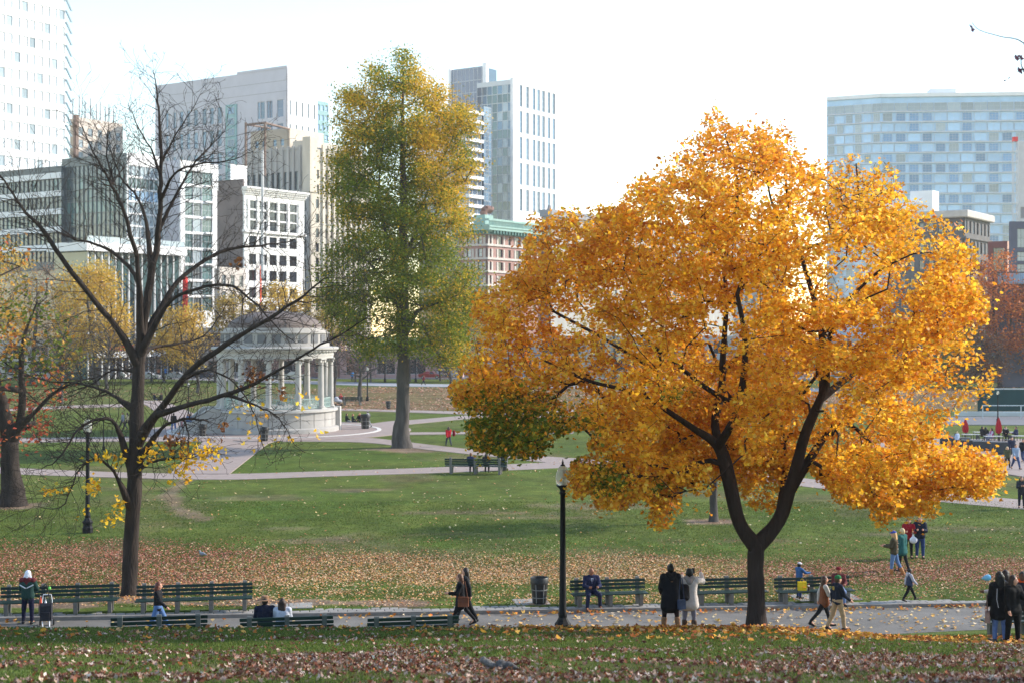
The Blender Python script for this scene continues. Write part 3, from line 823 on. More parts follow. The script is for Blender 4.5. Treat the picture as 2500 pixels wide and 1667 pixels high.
elbow = [(3.5, 3.4, b.z(524)), (3.5, 3.4, b.z(512)), (4.0, 3.2, b.z(507)), (4.9, 2.8, b.z(507)), (5.3, 2.6, b.z(510))]
b.part('vent_cowl', MB().path(elbow, [.8, .85, .9, .9, .95], 10), mat('copper_vent', (.24, .13, .10, 1), .6, .2, 1))
b.part('roof_room', MB().box(9, 20, 4, 10, b.H - 1.0, b.z(528)), M_limestone)

# 14 grey building behind the maple top
b = Bld('grey_roofed_building', 'long grey building with flat roof glimpsed behind the orange maple', 1345, 1320, 1920, 512, 330)
b.core(M_greystone, top=-.4)
b.facade('v', 0, b.Lv, 0, b.H, even(0, b.Lv, 30, .45), [(b.z(y + 12), b.z(y - 10)) for y in (552, 592, 632, 672, 712)], M_greystone, G_dark, M_frame, nx=2, nz=2)
b.part('roof_band', MB().box(-.5, b.Lv, -.5, b.Lu, b.H - 1.6, b.H), M_greyroof)
b.part('roof_vent', MB().cyl((2.5, 2, b.H), (2.5, 2, b.H + 1.2), .6, .4, 8), M_greyroof)

# 15 pale blue glass tower on the right, bent in plan
Yc = 452.0
ca = (PX(2151, Yc), Yc); la = (PX(2018, Yc * 571 / 562), Yc * 571 / 562); ra = (PX(2640, Yc * 571 / 577), Yc * 571 / 577)
H15 = PZ(229, Yc)
t = empty('blue_glass_tower', (ca[0], ca[1], 0), 0, 'broad pale blue glass tower with gridded windows and bent front', 'building')
def face15(A, B, nc, rows, glass, seed, name):
    d = Vector((B[0] - A[0], B[1] - A[1], 0)); Ln = d.length; d.normalize()
    ang = math.atan2(d.y, d.x)
    off = Vector((A[0] - ca[0], A[1] - ca[1], 0))
    M = Matrix.Translation(off) @ Matrix.Rotation(ang, 4, 'Z')
    MB().box(0, Ln, .35, 14, 0, H15 - .4, M).build('core', G_cyan, t)
    rnd = random.Random(seed)
    bay = Ln / nc
    fm = MB().box(0, Ln, -.12, .36, -.16, .16, M).mesh('floor_line', mat('pink_grey_spandrel', (.62, .64, .70, 1), .5))
    mm = MB().box(-.07, .07, -.02, .36, 0, 1).mesh('mullion', M_frame)
    for k, y in enumerate(rows):
        link('floor_line', fm, t, (0, 0, PZ(y + 12, Yc)))
        z = PZ(y, Yc); hh = PZ(0, Yc) - PZ(19, Yc)
        for i in range(nc):
            r = rnd.random()
            if k == 0: gl, nx_, nz_ = (G_pale, 2, 2)
            elif r < .47: gl, nx_, nz_ = glass, 3, 3
            elif r < .6: gl, nx_, nz_ = G_pale, 3, 2
            else: gl, nx_, nz_ = G_cyan, 2, 1
            wm = window_mesh(bay * (.94 if gl is G_cyan or k == 0 else .7), hh, gl, M_frame, nx_, nz_)
            p = M @ Vector((bay * (i + .5), .18, 0))
            o = link('window', wm, t, (p.x, p.y, z), ang)
    MB().box(0, Ln, -.2, .36, H15 - 1.2, H15, M).build('roof_edge', M_whitepaint, t)
    return M
rows = list(range(262, 720, 25))
face15(la, ca, 6, rows, G_pale, 3, 'left')
Mr = face15(ca, ra, 15, rows, G_skyb, 5, 'front')
MB().box(16, 24, 3, 8, H15, H15 + 1.8, Mr).build('roof_plant', M_whitepaint, t)
# 16 dark stone building at right
b = Bld('dark_stone_building', 'dark stone office building with pale parapet right of the maple', 2355, 2170, 2417, 513, 300)
b.core(M_darkstone, top=-.5)
b.facade('v', 0, b.Lv, 0, b.H - 1.6, even(0, b.Lv, 7, .5), [(b.z(y + 15), b.z(y - 15)) for y in (553, 601, 645, 690, 735)], M_darkstone, G_pale, M_frame_dk, nx=1, nz=2, glass_pick=lambda c, r: (G_pale, G_black, G_pale, G_dark)[(c * 3 + r) % 4])
b.facade('u', 0, b.Lu, 0, b.H - 1.6, even(0, b.Lu, 8, .45), [(b.z(y + 12), b.z(y - 12)) for y in (553, 601, 645, 690, 735)], M_darkstone, G_dark, M_frame_dk, nx=2, nz=2)
b.part('parapet', MB().box(-.9, b.Lv + .5, -.9, b.Lu, b.H - 1.6, b.H, bev=.2), M_limestone)
b.part('string_course', MB().box(-.4, b.Lv + .3, -.4, b.Lu, b.z(582), b.z(576)), M_darkstone)
bp = Bld('rooftop_block', 'white rooftop plant block above the dark stone building', 2277, 2222, 2292, 465, 335, z0=28)
bp.core(M_whitepaint, inset=0); bp.part('lower_block', MB().box(-3, 6, 4, bp.Lu + 8, 0, bp.z(492)), M_whitepaint)
b = Bld('brick_annexe', 'small dark red brick annexe with a large dark window', 2459, 2412, 2470, 589, 285)
b.core(M_darkred, top=-.2); b.facade('u', 0, b.Lu, 0, b.H, [(b.yu(2452), b.yu(2424))], [(b.z(660), b.z(605))], M_darkred, G_black, M_frame_dk, nx=4, nz=5)
b.part('sunlit_edge', MB().box(0, b.Lv, -.05, .4, 0, b.H), mat('sunlit_brick', (.55, .33, .24, 1), .85))  # sunlit edge of the brick, its light put into a paler colour
b = Bld('slate_blue_building', 'slate blue panelled building cut by the right picture edge', 2466, 2462, 2560, 541, 265, ang=R(10))
b.core(M_slate, top=-.2); b.facade('v', 0, b.Lv, 0, b.H, [(b.xv(2484), b.xv(2504)), (b.xv(2515), b.xv(2540))], [(b.z(605), b.z(558)), (b.z(638), b.z(615)), (b.z(668), b.z(645))], M_slate, G_pale, M_frame_dk, nx=2, nz=2)
b = Bld('grey_panel_tower', 'grey panelled tower behind the slate blue building', 2487, 2486, 2580, 346, 330, ang=R(8))
b.core(M_greyroof, top=-.2); b.facade('v', 0, b.Lv, b.z(560), b.H, even(0, b.Lv, 5, .5), [(b.z(y + 14), b.z(y - 14)) for y in (520, 560)], M_conc, G_blue, M_frame, nx=2)
t = empty('crane_mast', (PX(2478, 325), 325, 0), 0, 'slim pale lattice crane mast beside the grey tower', 'crane')
zt = PZ(346, 325)
for dx in (-.45, .45):
    for dy in (-.45, .45): MB().box(dx - .07, dx + .07, dy - .07, dy + .07, 20, zt).build('chord', M_conc, t)
lm = MB()
for k in range(int((zt - 22) / 1.2)):
    z = 21 + k * 1.2; s_ = -1 if k % 2 else 1
    lm.cyl((-.45 * s_, -.45, z), (.45 * s_, -.45, z + 1.2), .05, .05, 4, False); lm.cyl((.45, -.45 * s_, z), (.45, .45 * s_, z + 1.2), .05, .05, 4, False)
lm.build('lacing', M_conc, t)
MB().box(-.5, .5, -.5, .5, zt, zt + 1.0).build('mast_head', rs_, t)
b = Bld('market_roof', 'low building with light blue corrugated roof behind the trees', 2438, 2430, 2620, 664, 240, ang=R(4))
b.core(M_slate, top=-2)
b.part('roof', MB().box(-.5, b.Lv, -.5, b.Lu, b.H - .25, b.H), M_darkstone)
rb = MB().box(-.12, .12, -.6, -.4, b.z(692), b.H - .25).mesh('rib', mat('light_blue_sheet', rgb(150, 180, 210), .5, .06, 1)); 
for i in range(40): link('rib', rb, b.root, (b.Lv * (i + .5) / 40, 0, 0))
b.part('sheet_wall', MB().box(0, b.Lv, -.4, .4, b.z(694), b.H - .3), MATS['light_blue_sheet'])

# low rank of far shops and plinths closing the view under the trees
for i, (pl_, pr_, yt, Y, m_, lb) in enumerate(((-400, 130, 830, 285, M_limestone, 'low stone shop row at the far left beyond the willow'),
        (445, 600, 800, 288, M_greystone, 'low grey shop row behind the bandstand'), (600, 830, 815, 290, M_redbrick, 'low pink brick shop row right behind the bandstand dome'),
        (830, 1130, 855, 284, mat('pink_hoarding', (.50, .33, .32, 1), .8, .2, .3), 'low pink and white shop row behind the big green tree'),
        (1130, 2150, 820, 296, M_greystone, 'long low grey terrace behind the orange maple'), (2150, 2900, 860, 262, M_darkstone, 'low dark arcade under the rust red oak'))):
    b = Bld('shop_row', lb, pl_, pl_ - 3, pr_, yt, Y, ang=0.0)
    b.core(m_, top=-.2, inset=.44, y1=9)
    n = max(3, int(b.Lv / 5))
    if b.H > 6: rws = [(1.0, 3.4), (4.6, b.H - 1.0)]
    else: rws = [(.8, b.H - 1.2)]
    b.facade('v', 0, b.Lv, 0, b.H, even(0, b.Lv, n, .6), rws, m_, G_black, M_frame, nx=2, nz=1)

# ---------------------------------------------------------------- bandstand
M_bst = mat('bandstand_stone', (0.44, 0.42, 0.40, 1), 0.8, 0.12, 1.2, 0.08, 14)
M_bst2 = mat('bandstand_base_stone', (0.38, 0.36, 0.345, 1), 0.85, 0.16, 0.9, 0.1, 10)
M_dome = mat('dome_lead', (0.15, 0.118, 0.105, 1), 0.75, 0.14, 0.9, 0.06, 8, stretch=(1, 1, .4))
M_dk = mat('bandstand_dark_panel', (0.16, 0.16, 0.17, 1), 0.8, 0.15, 1)
M_railgrn = mat('pale_green_railing', (0.30, 0.40, 0.38, 1), 0.6, 0.1, 3)
BS = empty('bandstand', (BX, BY, 0.03), 0, 'round domed stone bandstand with white columns on a high base', 'bandstand')
PH = R(-90 + 3)
ZB = 2.25
# base drum with plinth and cap
MB().lathe([(6.15, 0), (6.15, .42), (5.98, .5), (5.86, .52)], 72).build('plinth', M_bst2, BS)
for i in range(24):                                       # ashlar panels of the base, with recessed joints
    a0 = PH + 2 * math.pi * i / 24 + .006; a1 = PH + 2 * math.pi * (i + 1) / 24 - .006
    m = MB(); st = 4
    for (z0, z1) in ((.52, 1.2), (1.23, 1.92)):
        ang = [a0 + (a1 - a0) * k / st for k in range(st + 1)]
        vs = [(5.82 * math.cos(a), 5.82 * math.sin(a), z) for z in (z0, z1) for a in ang] + [(5.5 * math.cos(a), 5.5 * math.sin(a), z) for z in (z0, z1) for a in ang]
        n = st + 1; fs = []
        for k in range(st): fs += [(k, k + 1, n + k + 1, n + k), (n + k, n + k + 1, 3 * n + k + 1, 3 * n + k), (k + 1, k, 2 * n + k, 2 * n + k + 1)]
        fs += [(0, n, 3 * n, 2 * n), (n - 1, 3 * n - 1, 4 * n - 1, 2 * n - 1)]
        m.add(vs, fs)
    m.build('base_stone', M_bst2, BS)
MB().lathe([(5.72, .5), (5.72, 1.93)], 72, cap=False).build('base_backing', M_dk, BS)
MB().lathe([(5.84, 1.93), (6.05, 1.99), (6.05, 2.2), (5.95, ZB), (0.05, ZB)], 72).build('base_cap', M_bst, BS, smooth=True)
# columns: shaft, base and capital
RC = 5.35
shaft = MB().lathe([(.30, .30), (.295, 1.4), (.285, 2.6), (.26, 3.9), (.25, 4.42)], 16).mesh('shaft', M_bst, True)
cbase = MB().box(-.42, .42, -.42, .42, 0, .12, bev=.01).lathe([(.41, .12), (.43, .17), (.38, .22), (.35, .25), (.38, .28), (.31, .31)], 16).mesh('column_base', M_bst, False)
cap_ = MB().lathe([(.26, 4.38), (.30, 4.42), (.30, 4.5), (.36, 4.6)], 16)
for sx in (-1, 1):
    for sy in (-1, 1): cap_.cyl((sx * .34, sy * .30, 4.55), (sx * .34, sy * .12, 4.55), .13, .13, 10)
cap_.box(-.44, .44, -.38, .38, 4.68, 4.82, bev=.02)
cap_ = cap_.mesh('capital', M_bst)
for i in range(12):
    a = PH + 2 * math.pi * i / 12
    c = link('column', shaft, BS, (RC * math.cos(a), RC * math.sin(a), ZB), a + math.pi / 2)
    link('capital', cap_, c); link('column_base', cbase, c)
# railing panels between columns (all but the stair bays)
rp = MB()
W = 2 * RC * math.sin(math.pi / 12) - .75
rp.box(-W / 2, W / 2, -.03, .03, .95, 1.02).box(-W / 2, W / 2, -.03, .03, .10, .16)
rp.box(-W / 2, W / 2, -.02, .02, .52, .56)
for k in range(7):
    x = -W / 2 + W * k / 6; rp.box(x - .02, x + .02, -.02, .02, .16, .95)
for k in range(6):
    x0 = -W / 2 + W * k / 6; x1 = -W / 2 + W * (k + 1) / 6
    rp.cyl((x0, 0, .16), (x1, 0, .52), .018, .018, 4, False).cyl((x1, 0, .16), (x0, 0, .52), .018, .018, 4, False)
    rp.cyl((x0, 0, .56), (x1, 0, .95), .018, .018, 4, False).cyl((x1, 0, .56), (x0, 0, .95), .018, .018, 4, False)
rpm = rp.mesh('railing', M_railgrn)
for i in range(12):
    if i in (9,): continue
    a = PH + 2 * math.pi * (i + .5) / 12
    link('railing', rpm, BS, (RC * .985 * math.cos(a), RC * .985 * math.sin(a), ZB), a + math.pi / 2)
# entablature, cornice, attic drum, stepped curb, dome
E0 = ZB + 4.82
MB().lathe([(4.9, E0), (5.62, E0), (5.62, E0 + .24), (5.66, E0 + .26), (5.66, E0 + .62), (4.9, E0 + .62)], 72, cap=False).build('architrave', M_bst, BS, smooth=True)
co = MB().lathe([(5.6, E0 + .60), (5.9, E0 + .66), (5.9, E0 + .76), (6.12, E0 + .84), (6.15, E0 + 1.0), (6.0, E0 + 1.06), (5.3, E0 + 1.1)], 72, cap=False).build('cornice', M_bst, BS, smooth=True)
dn = MB().box(-.1, .1, -.16, .1, 0, .14).mesh('dentil', M_bst)
for i in range(72):
    a = 2 * math.pi * i / 72
    link('dentil', dn, co, (5.78 * math.cos(a), 5.78 * math.sin(a), E0 + .61), a + math.pi / 2)
D0 = E0 + 1.08
dr = MB().lathe([(5.25, D0), (5.25, D0 + .3), (5.15, D0 + .34), (5.15, D0 + 1.2), (5.28, D0 + 1.26), (5.28, D0 + 1.4), (4.9, D0 + 1.42)], 72, cap=False).build('attic_drum', M_bst2, BS, smooth=True)
pnl = MB().box(-.42, .42, -.05, .05, 0, .78, bev=.02).mesh('drum_panel', M_dk)
for i in range(24):
    a = PH + 2 * math.pi * (i + .5) / 24
    link('drum_panel', pnl, dr, (5.15 * math.cos(a), 5.15 * math.sin(a), D0 + .38), a + math.pi / 2)
MB().lathe([(4.98, D0 + 1.4), (4.98, D0 + 1.6), (4.72, D0 + 1.6), (4.72, D0 + 1.78), (4.5, D0 + 1.78)], 72, cap=False).build('stepped_ring', M_bst2, BS)
prof = []
for k in range(11):
    t = k / 10; prof.append((4.55 * math.cos(t * math.pi / 2) + .02 if t < 1 else .01, D0 + 1.78 + 1.65 * math.sin(t * math.pi / 2)))
dome = MB().lathe(prof, 64).build('dome', M_dome, BS, smooth=True)
for i in range(16):
    a = 2 * math.pi * i / 16
    m = MB()
    pts = [Vector((r * math.cos(a), r * math.sin(a), z)) for r, z in prof]
    m.path(pts, .05, 4); m.build('dome_rib', M_dome, dome)
MB().lathe([(4.9, E0 + .3), (.02, E0 + .9)], 48).build('ceiling', M_bst, BS)
# staircases with cheek walls, at the left front and the right rear
def stair(ang, L):
    r = Matrix.Rotation(ang, 4, 'Z')
    nst = 13
    sp = MB().box(-1.7, 1.7, 0, .36, 0, 1).mesh('step', M_bst2)
    for k in range(nst):
        z = ZB - (k + 1) * ZB / (nst + 1)
        o = MB().box(5.6 + k * .32, 5.6 + (k + 1) * .32, -1.75, 1.75, 0, z).build('step', M_bst2, BS); o.rotation_euler = (0, 0, ang)
    for s in (-1, 1):
        m = MB(); y0, y1 = (1.75, 2.3) if s > 0 else (-2.3, -1.75)
        prof = [(5.3, 0), (5.6 + L, 0), (5.6 + L, .95), (5.6 + L - .7, .95), (6.9, 2.05), (6.6, 2.2), (5.3, 2.2)]
        vs = [(x, y0, z) for x, z in prof] + [(x, y1, z) for x, z in prof]; n = len(prof)
        m.add(vs, [tuple(range(n)), tuple(range(2 * n - 1, n - 1, -1))] + [(i, n + i, n + (i + 1) % n, (i + 1) % n) for i in range(n)])
        w = m.build('cheek_wall', M_bst2, BS); w.rotation_euler = (0, 0, ang)
        c = MB(); cp = [(5.6 + L + .08, .95), (5.6 + L - .72, .95), (6.9, 2.05), (6.6, 2.2), (5.3, 2.2)]
        for q in range(len(cp) - 1):
            (xa, za), (xb, zb) = cp[q], cp[q + 1]
            c.add([(xa, y0 - .06, za), (xa, y1 + .06, za), (xb, y1 + .06, zb), (xb, y0 - .06, zb), (xa, y0 - .06, za + .14), (xa, y1 + .06, za + .14), (xb, y1 + .06, zb + .14), (xb, y0 - .06, zb + .14)],
                  [(0, 1, 2, 3), (7, 6, 5, 4), (0, 4, 5, 1), (1, 5, 6, 2), (2, 6, 7, 3), (3, 7, 4, 0)])
        c.build('coping', mat('coping_stone', (.42, .41, .39, 1), .75, .08, 2), w)
stair(PH + 2 * math.pi * 9.5 / 12, 3.3)
MB().box(-.28, .28, -.5, .5, 0, ZB + .05, bev=.03).build('end_pier', M_bst, BS, (5.95, 1.2, 0))

# ---------------------------------------------------------------- trees
M_bark_d = mat('dark_bark', (0.042, 0.033, 0.029, 1), 0.95, 0.45, 5, 0.9, 18, 0.1, stretch=(1, 1, .22))
M_bark_m = mat('maple_bark', (0.036, 0.027, 0.025, 1), 0.95, 0.35, 6, 0.9, 20, 0.1, stretch=(1, 1, .2))
M_bark_g = mat('grey_bark', (0.082, 0.072, 0.066, 1), 0.95, 0.45, 3, 1.0, 9, 0.1, stretch=(1, 1, .2))
M_twig = mat('twig_bark', (0.060, 0.046, 0.040, 1), 0.95, 0.25, 5)
L_leaf = leaf_mat('broad_leaf', .55)
L_far = leaf_mat('far_leaf', .4, .6)

class Tree:
    """Skeleton of nodes with parents; limbs are laid out, twigs grow to targets in the crown."""
    def __init__(s): s.p = []; s.par = []; s.r0 = []
    def add(s, p, par, r=0.0): s.p.append(np.array(p, float)); s.par.append(par); s.r0.append(r); return len(s.p) - 1
    def limb(s, pts, par=-1, radii=None, sub=3, wob=0.0):
        """curve through pts (Catmull-Rom); returns node ids."""
        P = [np.array(p, float) for p in pts]
        if par >= 0: P = [s.p[par]] + P; rr = [s.r0[par]] + (list(radii) if radii else [0] * len(pts))
        else: rr = list(radii) if radii else [0] * len(pts)
        ids = [] if par < 0 else [par]
        if par < 0: ids.append(s.add(P[0], -1, rr[0]))
        n = len(P)
        for i in range(n - 1):
            p0 = P[max(i - 1, 0)]; p1 = P[i]; p2 = P[i + 1]; p3 = P[min(i + 2, n - 1)]
            for k in range(1, sub + 1):
                t = k / sub
                q = .5 * ((2 * p1) + (-p0 + p2) * t + (2 * p0 - 5 * p1 + 4 * p2 - p3) * t * t + (-p0 + 3 * p1 - 3 * p2 + p3) * t ** 3)
                if wob: q = q + RNG.normal(0, wob, 3)
                ids.append(s.add(q, ids[-1], rr[i] + (rr[i + 1] - rr[i]) * t))
        return ids
    def grow(s, targets, step=0.5, up=0.25, wob=0.05, maxn=None, sag=0.0, lo=0):
        """connect each target to the nearest fitting node."""
        cap = len(s.p) + int(len(targets) * 14) + 10
        A = np.zeros((cap, 3)); n = len(s.p); A[:n] = np.array(s.p)
        ends = []
        T = np.asarray(targets)
        base = A[min(lo, n - 1)]
        order = np.argsort(np.linalg.norm(T - A[:n].mean(0), axis=1))
        for ti in order:
            t = T[ti]
            d = t - A[lo:n]
            dist = np.linalg.norm(d, axis=1)
            cost = dist * (1 + up * np.clip(-d[:, 2] / (dist + 1e-6), 0, 1) * 3)
            j = lo + int(np.argmin(cost)); L = dist[j - lo]
            if L < 1e-3: continue
            k = max(1, min(12, int(L / step)))
            par = j
            a = A[j]
            pd = a - A[s.par[j]] if s.par[j] >= 0 else np.array([0, 0, 1.0])
            pd = pd / (np.linalg.norm(pd) + 1e-9)
            c = a + pd * L * .28 + (t - a) * .25 + np.array([0, 0, L * .08])
            for q in range(1, k + 1):
                u = q / k
                x = (1 - u) ** 2 * a + 2 * u * (1 - u) * c + u * u * t
                if q < k: x = x + RNG.normal(0, wob * min(L, 1.5), 3)
                s.add(x, par); par = len(s.p) - 1
                if par < cap: A[par] = x
            n = len(s.p); ends.append(par)
            if n >= cap - 14: break
        return ends
    def radii(s, rtip, rbase, lo=0.0):
        n = len(s.p); cnt = np.zeros(n); child = np.zeros(n, int)
        for i in range(n):
            if s.par[i] >= 0: child[s.par[i]] += 1
        for i in range(n - 1, -1, -1):
            if child[i] == 0: cnt[i] += 1
            if s.par[i] >= 0: cnt[s.par[i]] += cnt[i]
        N = max(cnt[0], 2)
        p = math.log(rbase / rtip) / math.log(N)
        r = rtip * cnt ** p
        r0 = np.array(s.r0)
        r = np.where(r0 > 0, r0, r)
        for i in range(n):
            if s.par[i] >= 0: r[i] = min(r[i], r[s.par[i]])
        return r
    def tubes(s, r, o=(0, 0, 0), sides=None):
        n = len(s.p); ch = [[] for _ in range(n)]
        for i in range(n):
            if s.par[i] >= 0: ch[s.par[i]].append(i)
        V = []; Fq = []; off = 0
        o = np.array(o)
        starts = [(i, None) for i in range(n) if s.par[i] < 0]
        while starts:
            i, pa = starts.pop()
            chain = [i] if pa is None else [pa, i]
            while ch[chain[-1]]:
                cs = ch[chain[-1]]; best = max(cs, key=lambda c: r[c])
                for c in cs:
                    if c != best: starts.append((c, chain[-1]))
                chain.append(best)
            if len(chain) < 2: continue
            P = np.array([s.p[c] for c in chain]) - o
            rr = np.array([r[c] for c in chain])
            if pa is not None: rr[0] = min(rr[0], rr[1] * 1.35)
            k = 14 if rr[0] > .12 else (6 if rr[0] > .035 else (4 if rr[0] > .012 else 3))
            T = np.gradient(P, axis=0); T /= (np.linalg.norm(T, axis=1)[:, None] + 1e-9)
            a = np.cross(T[0], [0.31, 0.95, 0.05]); a /= np.linalg.norm(a) + 1e-9
            ring = np.arange(k) * 2 * math.pi / k
            for q in range(len(chain)):
                a = a - T[q] * np.dot(a, T[q]); a /= np.linalg.norm(a) + 1e-9
                b = np.cross(T[q], a)
                rj = rr[q]
                if rr[0] > .1:
                    rj = rr[q] * (1 + .22 * (vnoise(np.cos(ring) * 1.6 + P[q][2] * .35, np.sin(ring) * 1.6 + P[q][2] * 1.1, .8, 3) - .5) + .10 * (vnoise(np.cos(ring) * 4, np.sin(ring) * 4 + P[q][2] * 3, .8, 4) - .5))[:, None]
                V.append(P[q] + rj * (np.cos(ring)[:, None] * a + np.sin(ring)[:, None] * b))
            m = len(chain)
            I = off + np.arange(m * k).reshape(m, k)
            J = np.roll(I, -1, axis=1)
            Fq.append(np.stack([I[:-1], J[:-1], J[1:], I[1:]], -1).reshape(-1, 4))
            off += m * k
        return np.concatenate(V), np.concatenate(Fq)

def rand_rot(n, up=0.0):
    """random frames (n,3,3); with up > 0 the normals lean upwards."""
    nrm = RNG.normal(size=(n, 3)); nrm[:, 2] = np.abs(nrm[:, 2]) * (1 + up) + up * .6
    nrm /= np.linalg.norm(nrm, axis=1)[:, None]
    t = RNG.normal(size=(n, 3)); t -= nrm * (t * nrm).sum(1)[:, None]; t /= np.linalg.norm(t, axis=1)[:, None]
    b = np.cross(nrm, t)
    return np.stack([t, b, nrm], -1)

# leaf outlines: (x, y, z) in a unit square, one polygon
MAPLE = np.array([(0, -.5, 0), (.46, -.30, .10), (.56, .22, .12), (.19, .15, .04), (0, .58, -.04), (-.19, .15, .04), (-.56, .22, .12), (-.46, -.30, .10)], float)
LOZ = np.array([(0, -.5, 0), (.36, -.08, .08), (.26, .28, .05), (0, .5, -.05), (-.26, .28, .05), (-.36, -.08, .08)], float)
QUADL = np.array([(0, -.5, 0), (.36, 0, .08), (0, .5, -.02), (-.36, 0, .08)], float)
def leaves(C, size, cols, tpl, up=0.5, frames=None, curl=None):
    n = len(C); k = len(tpl)
    Rm = rand_rot(n, up) if frames is None else frames
    S = np.broadcast_to(np.asarray(size), (n,))
    tp = np.broadcast_to(tpl, (n, k, 3)).copy()
    if curl is not None: tp[:, :, 2] += curl[:, None] * (tp[:, :, 0] ** 2 * 2.2 + tp[:, :, 1] ** 2 * 1.2)
    V = np.einsum('nij,nkj->nki', Rm, tp) * S[:, None, None] + C[:, None, :]
    F = np.arange(n * k).reshape(n, k)
    return V.reshape(-1, 3), F, np.repeat(cols, k, axis=0)

def in_poly(x, y, poly):
    p = np.asarray(poly, float); ins = np.zeros(len(x), bool); j = len(p) - 1
    for i in range(len(p)):
        c = ((p[i, 1] > y) != (p[j, 1] > y)) & (x < (p[j, 0] - p[i, 0]) * (y - p[i, 1]) / (p[j, 1] - p[i, 1] + 1e-12) + p[i, 0])
        ins ^= c; j = i
    return ins

def crown_points(outline, n, Yt, depth, front_clear=None, mind=0.0, holes=0.35, seed=0, edge=1.0, hs=1.3):
    """points through a crown whose outline (as x, z metres at distance Yt) is known; it is about as deep as it is wide."""
    P = np.array([((a - 1250) / FOC * Yt, CAMZ - (b - HORIZ) / FOC * Yt) for a, b in outline])
    lo = P.min(0); hi = P.max(0); out = []
    cx = (lo + hi) / 2; hw = (hi - lo) / 2
    while len(out) < n:
        x = RNG.uniform(lo[0], hi[0], n * 3); z = RNG.uniform(lo[1], hi[1], n * 3)
        ok = in_poly(x, z, P); x = x[ok]; z = z[ok]
        e = np.sqrt(np.clip(1 - ((x - cx[0]) / hw[0] / 1.05) ** 2 * edge - .55 * ((z - cx[1]) / hw[1] / 1.1) ** 2, .02, 1))
        u = RNG.uniform(-1, 1, len(x)); u = np.sign(u) * np.abs(u) ** .7
        y = u * depth * e
        ok = in_poly(x * Yt / (Yt + y), CAMZ + (z - CAMZ) * Yt / (Yt + y), P); x, y, z = x[ok], y[ok], z[ok]
        keep = vnoise(x * 1.0 + seed, z + y * .7, hs * 1.25, seed) * .6 + vnoise(y + 5, z - x * .4, hs, seed + 3) * .4 > holes
        x, y, z = x[keep], y[keep], z[keep]
        if front_clear is not None:
            px = x / (Yt + y) * FOC + 1250; py = HORIZ + (CAMZ - z) / (Yt + y) * FOC
            bad = np.zeros(len(x), bool)
            for poly, ymin in front_clear: bad |= in_poly(px, py, poly) & (y < ymin)
            x, y, z = x[~bad], y[~bad], z[~bad]
        for q in range(len(x)):
            p = np.array((x[q], Yt + y[q], z[q])); out.append(p)
            if len(out) >= n * 3: break
    out = np.array(out)
    if mind > 0:
        keep = []; 
        for p in out:
            if not keep or np.min(np.sum((np.array(keep) - p) ** 2, 1)) > mind * mind: keep.append(p)
            if len(keep) >= n: break
        return np.array(keep)
    return out[:n]

def pick(cols, w, n):
    c = np.array([[lin(v) for v in q] for q in cols]); i = RNG.choice(len(c), n, p=np.array(w) / np.sum(w))
    out = c[i] * RNG.uniform(.82, 1.18, (n, 1)) * RNG.uniform(.93, 1.07, (n, 3))
    return np.clip(out, 0, 1)

def tree_object(name, label, base, tr, r, bark, crown=None, leafm=None, group=None, crown_name='crown'):
    root = empty(name, base, 0, label, 'tree', group)
    V, F = tr.tubes(r, base)
    link('trunk', np_mesh('trunk', V, F, None, [bark], smooth=True), root)
    if crown is not None:
        V, F, C = crown
        me = np_mesh(crown_name, V - np.array(base), F, C, [leafm])
        tag(link(crown_name, me, root), kind='stuff')
    return root

def flare(tr, ids, r, h=1.0, k=.35):
    """widen the foot of a trunk."""
    z0 = tr.p[ids[0]][2]
    for i in ids:
        z = tr.p[i][2] - z0
        if z < h: r[i] *= 1 + k * (1 - z / h) ** 2
    return r

# ---- the big orange maple
MY = 36.6
mx = PX(1847, MY); mz = G(mx, MY) - .15
def Q(px, py, dy=0.0):
    Y = MY + dy
    return np.array((PX(px, Y), Y, PZ(py, Y)))
def zo(pts): return [(1080 + .682 * a, 250 + .682 * b) for a, b in pts]
m_out = zo([(30, 1040), (70, 940), (110, 800), (120, 700), (200, 640), (290, 600), (315, 400), (420, 385), (540, 380), (640, 390), (690, 270), (750, 215), (830, 200), (870, 150), (930, 95), (985, 20), (1020, 95), (1100, 95), (1130, 50), (1180, 85), (1232, 15), (1250, 100), (1260, 180), (1300, 225), (1370, 215), (1440, 200), (1530, 190), (1600, 240), (1650, 310), (1640, 365), (1720, 355), (1780, 420), (1890, 460), (1910, 560), (1900, 640), (1950, 720), (1940, 790), (1890, 840), (1900, 900), (1960, 950), (2005, 935), (1960, 1000), (1950, 1080), (1900, 1140), (1850, 1150), (1790, 1210), (1960, 1250), (2015, 1290), (2000, 1350), (1960, 1410), (1850, 1420), (1770, 1410), (1760, 1490), (1700, 1470), (1600, 1470), (1590, 1500), (1540, 1520), (1540, 1450), (1500, 1430), (1410, 1430), (1400, 1380), (1330, 1320), (1290, 1270), (1210, 1330), (1180, 1440), (1110, 1450), (1085, 1420), (1070, 1330), (1000, 1310), (980, 1400), (920, 1400), (850, 1340), (845, 1480), (790, 1530), (730, 1490), (770, 1440), (710, 1400), (640, 1450), (560, 1440), (540, 1380), (450, 1410), (470, 1290), (520, 1270), (600, 1260), (530, 1240), (540, 1170), (480, 1160), (400, 1190), (360, 1260), (280, 1270), (200, 1250), (100, 1230), (90, 1160), (130, 1120), (60, 1080)])
clear = [(zo([(880, 1110), (1010, 1130), (1080, 1300), (1200, 1300), (1240, 1130), (1330, 990), (1400, 1000), (1330, 1180), (1300, 1420), (1250, 1568), (1000, 1568), (960, 1300), (850, 1190)]), 0.7),
         (zo([(850, 940), (940, 980), (1040, 1080), (980, 1110), (860, 1000)]), 0.3), (zo([(985, 890), (1050, 890), (1040, 1080), (990, 1080)]), .9)]
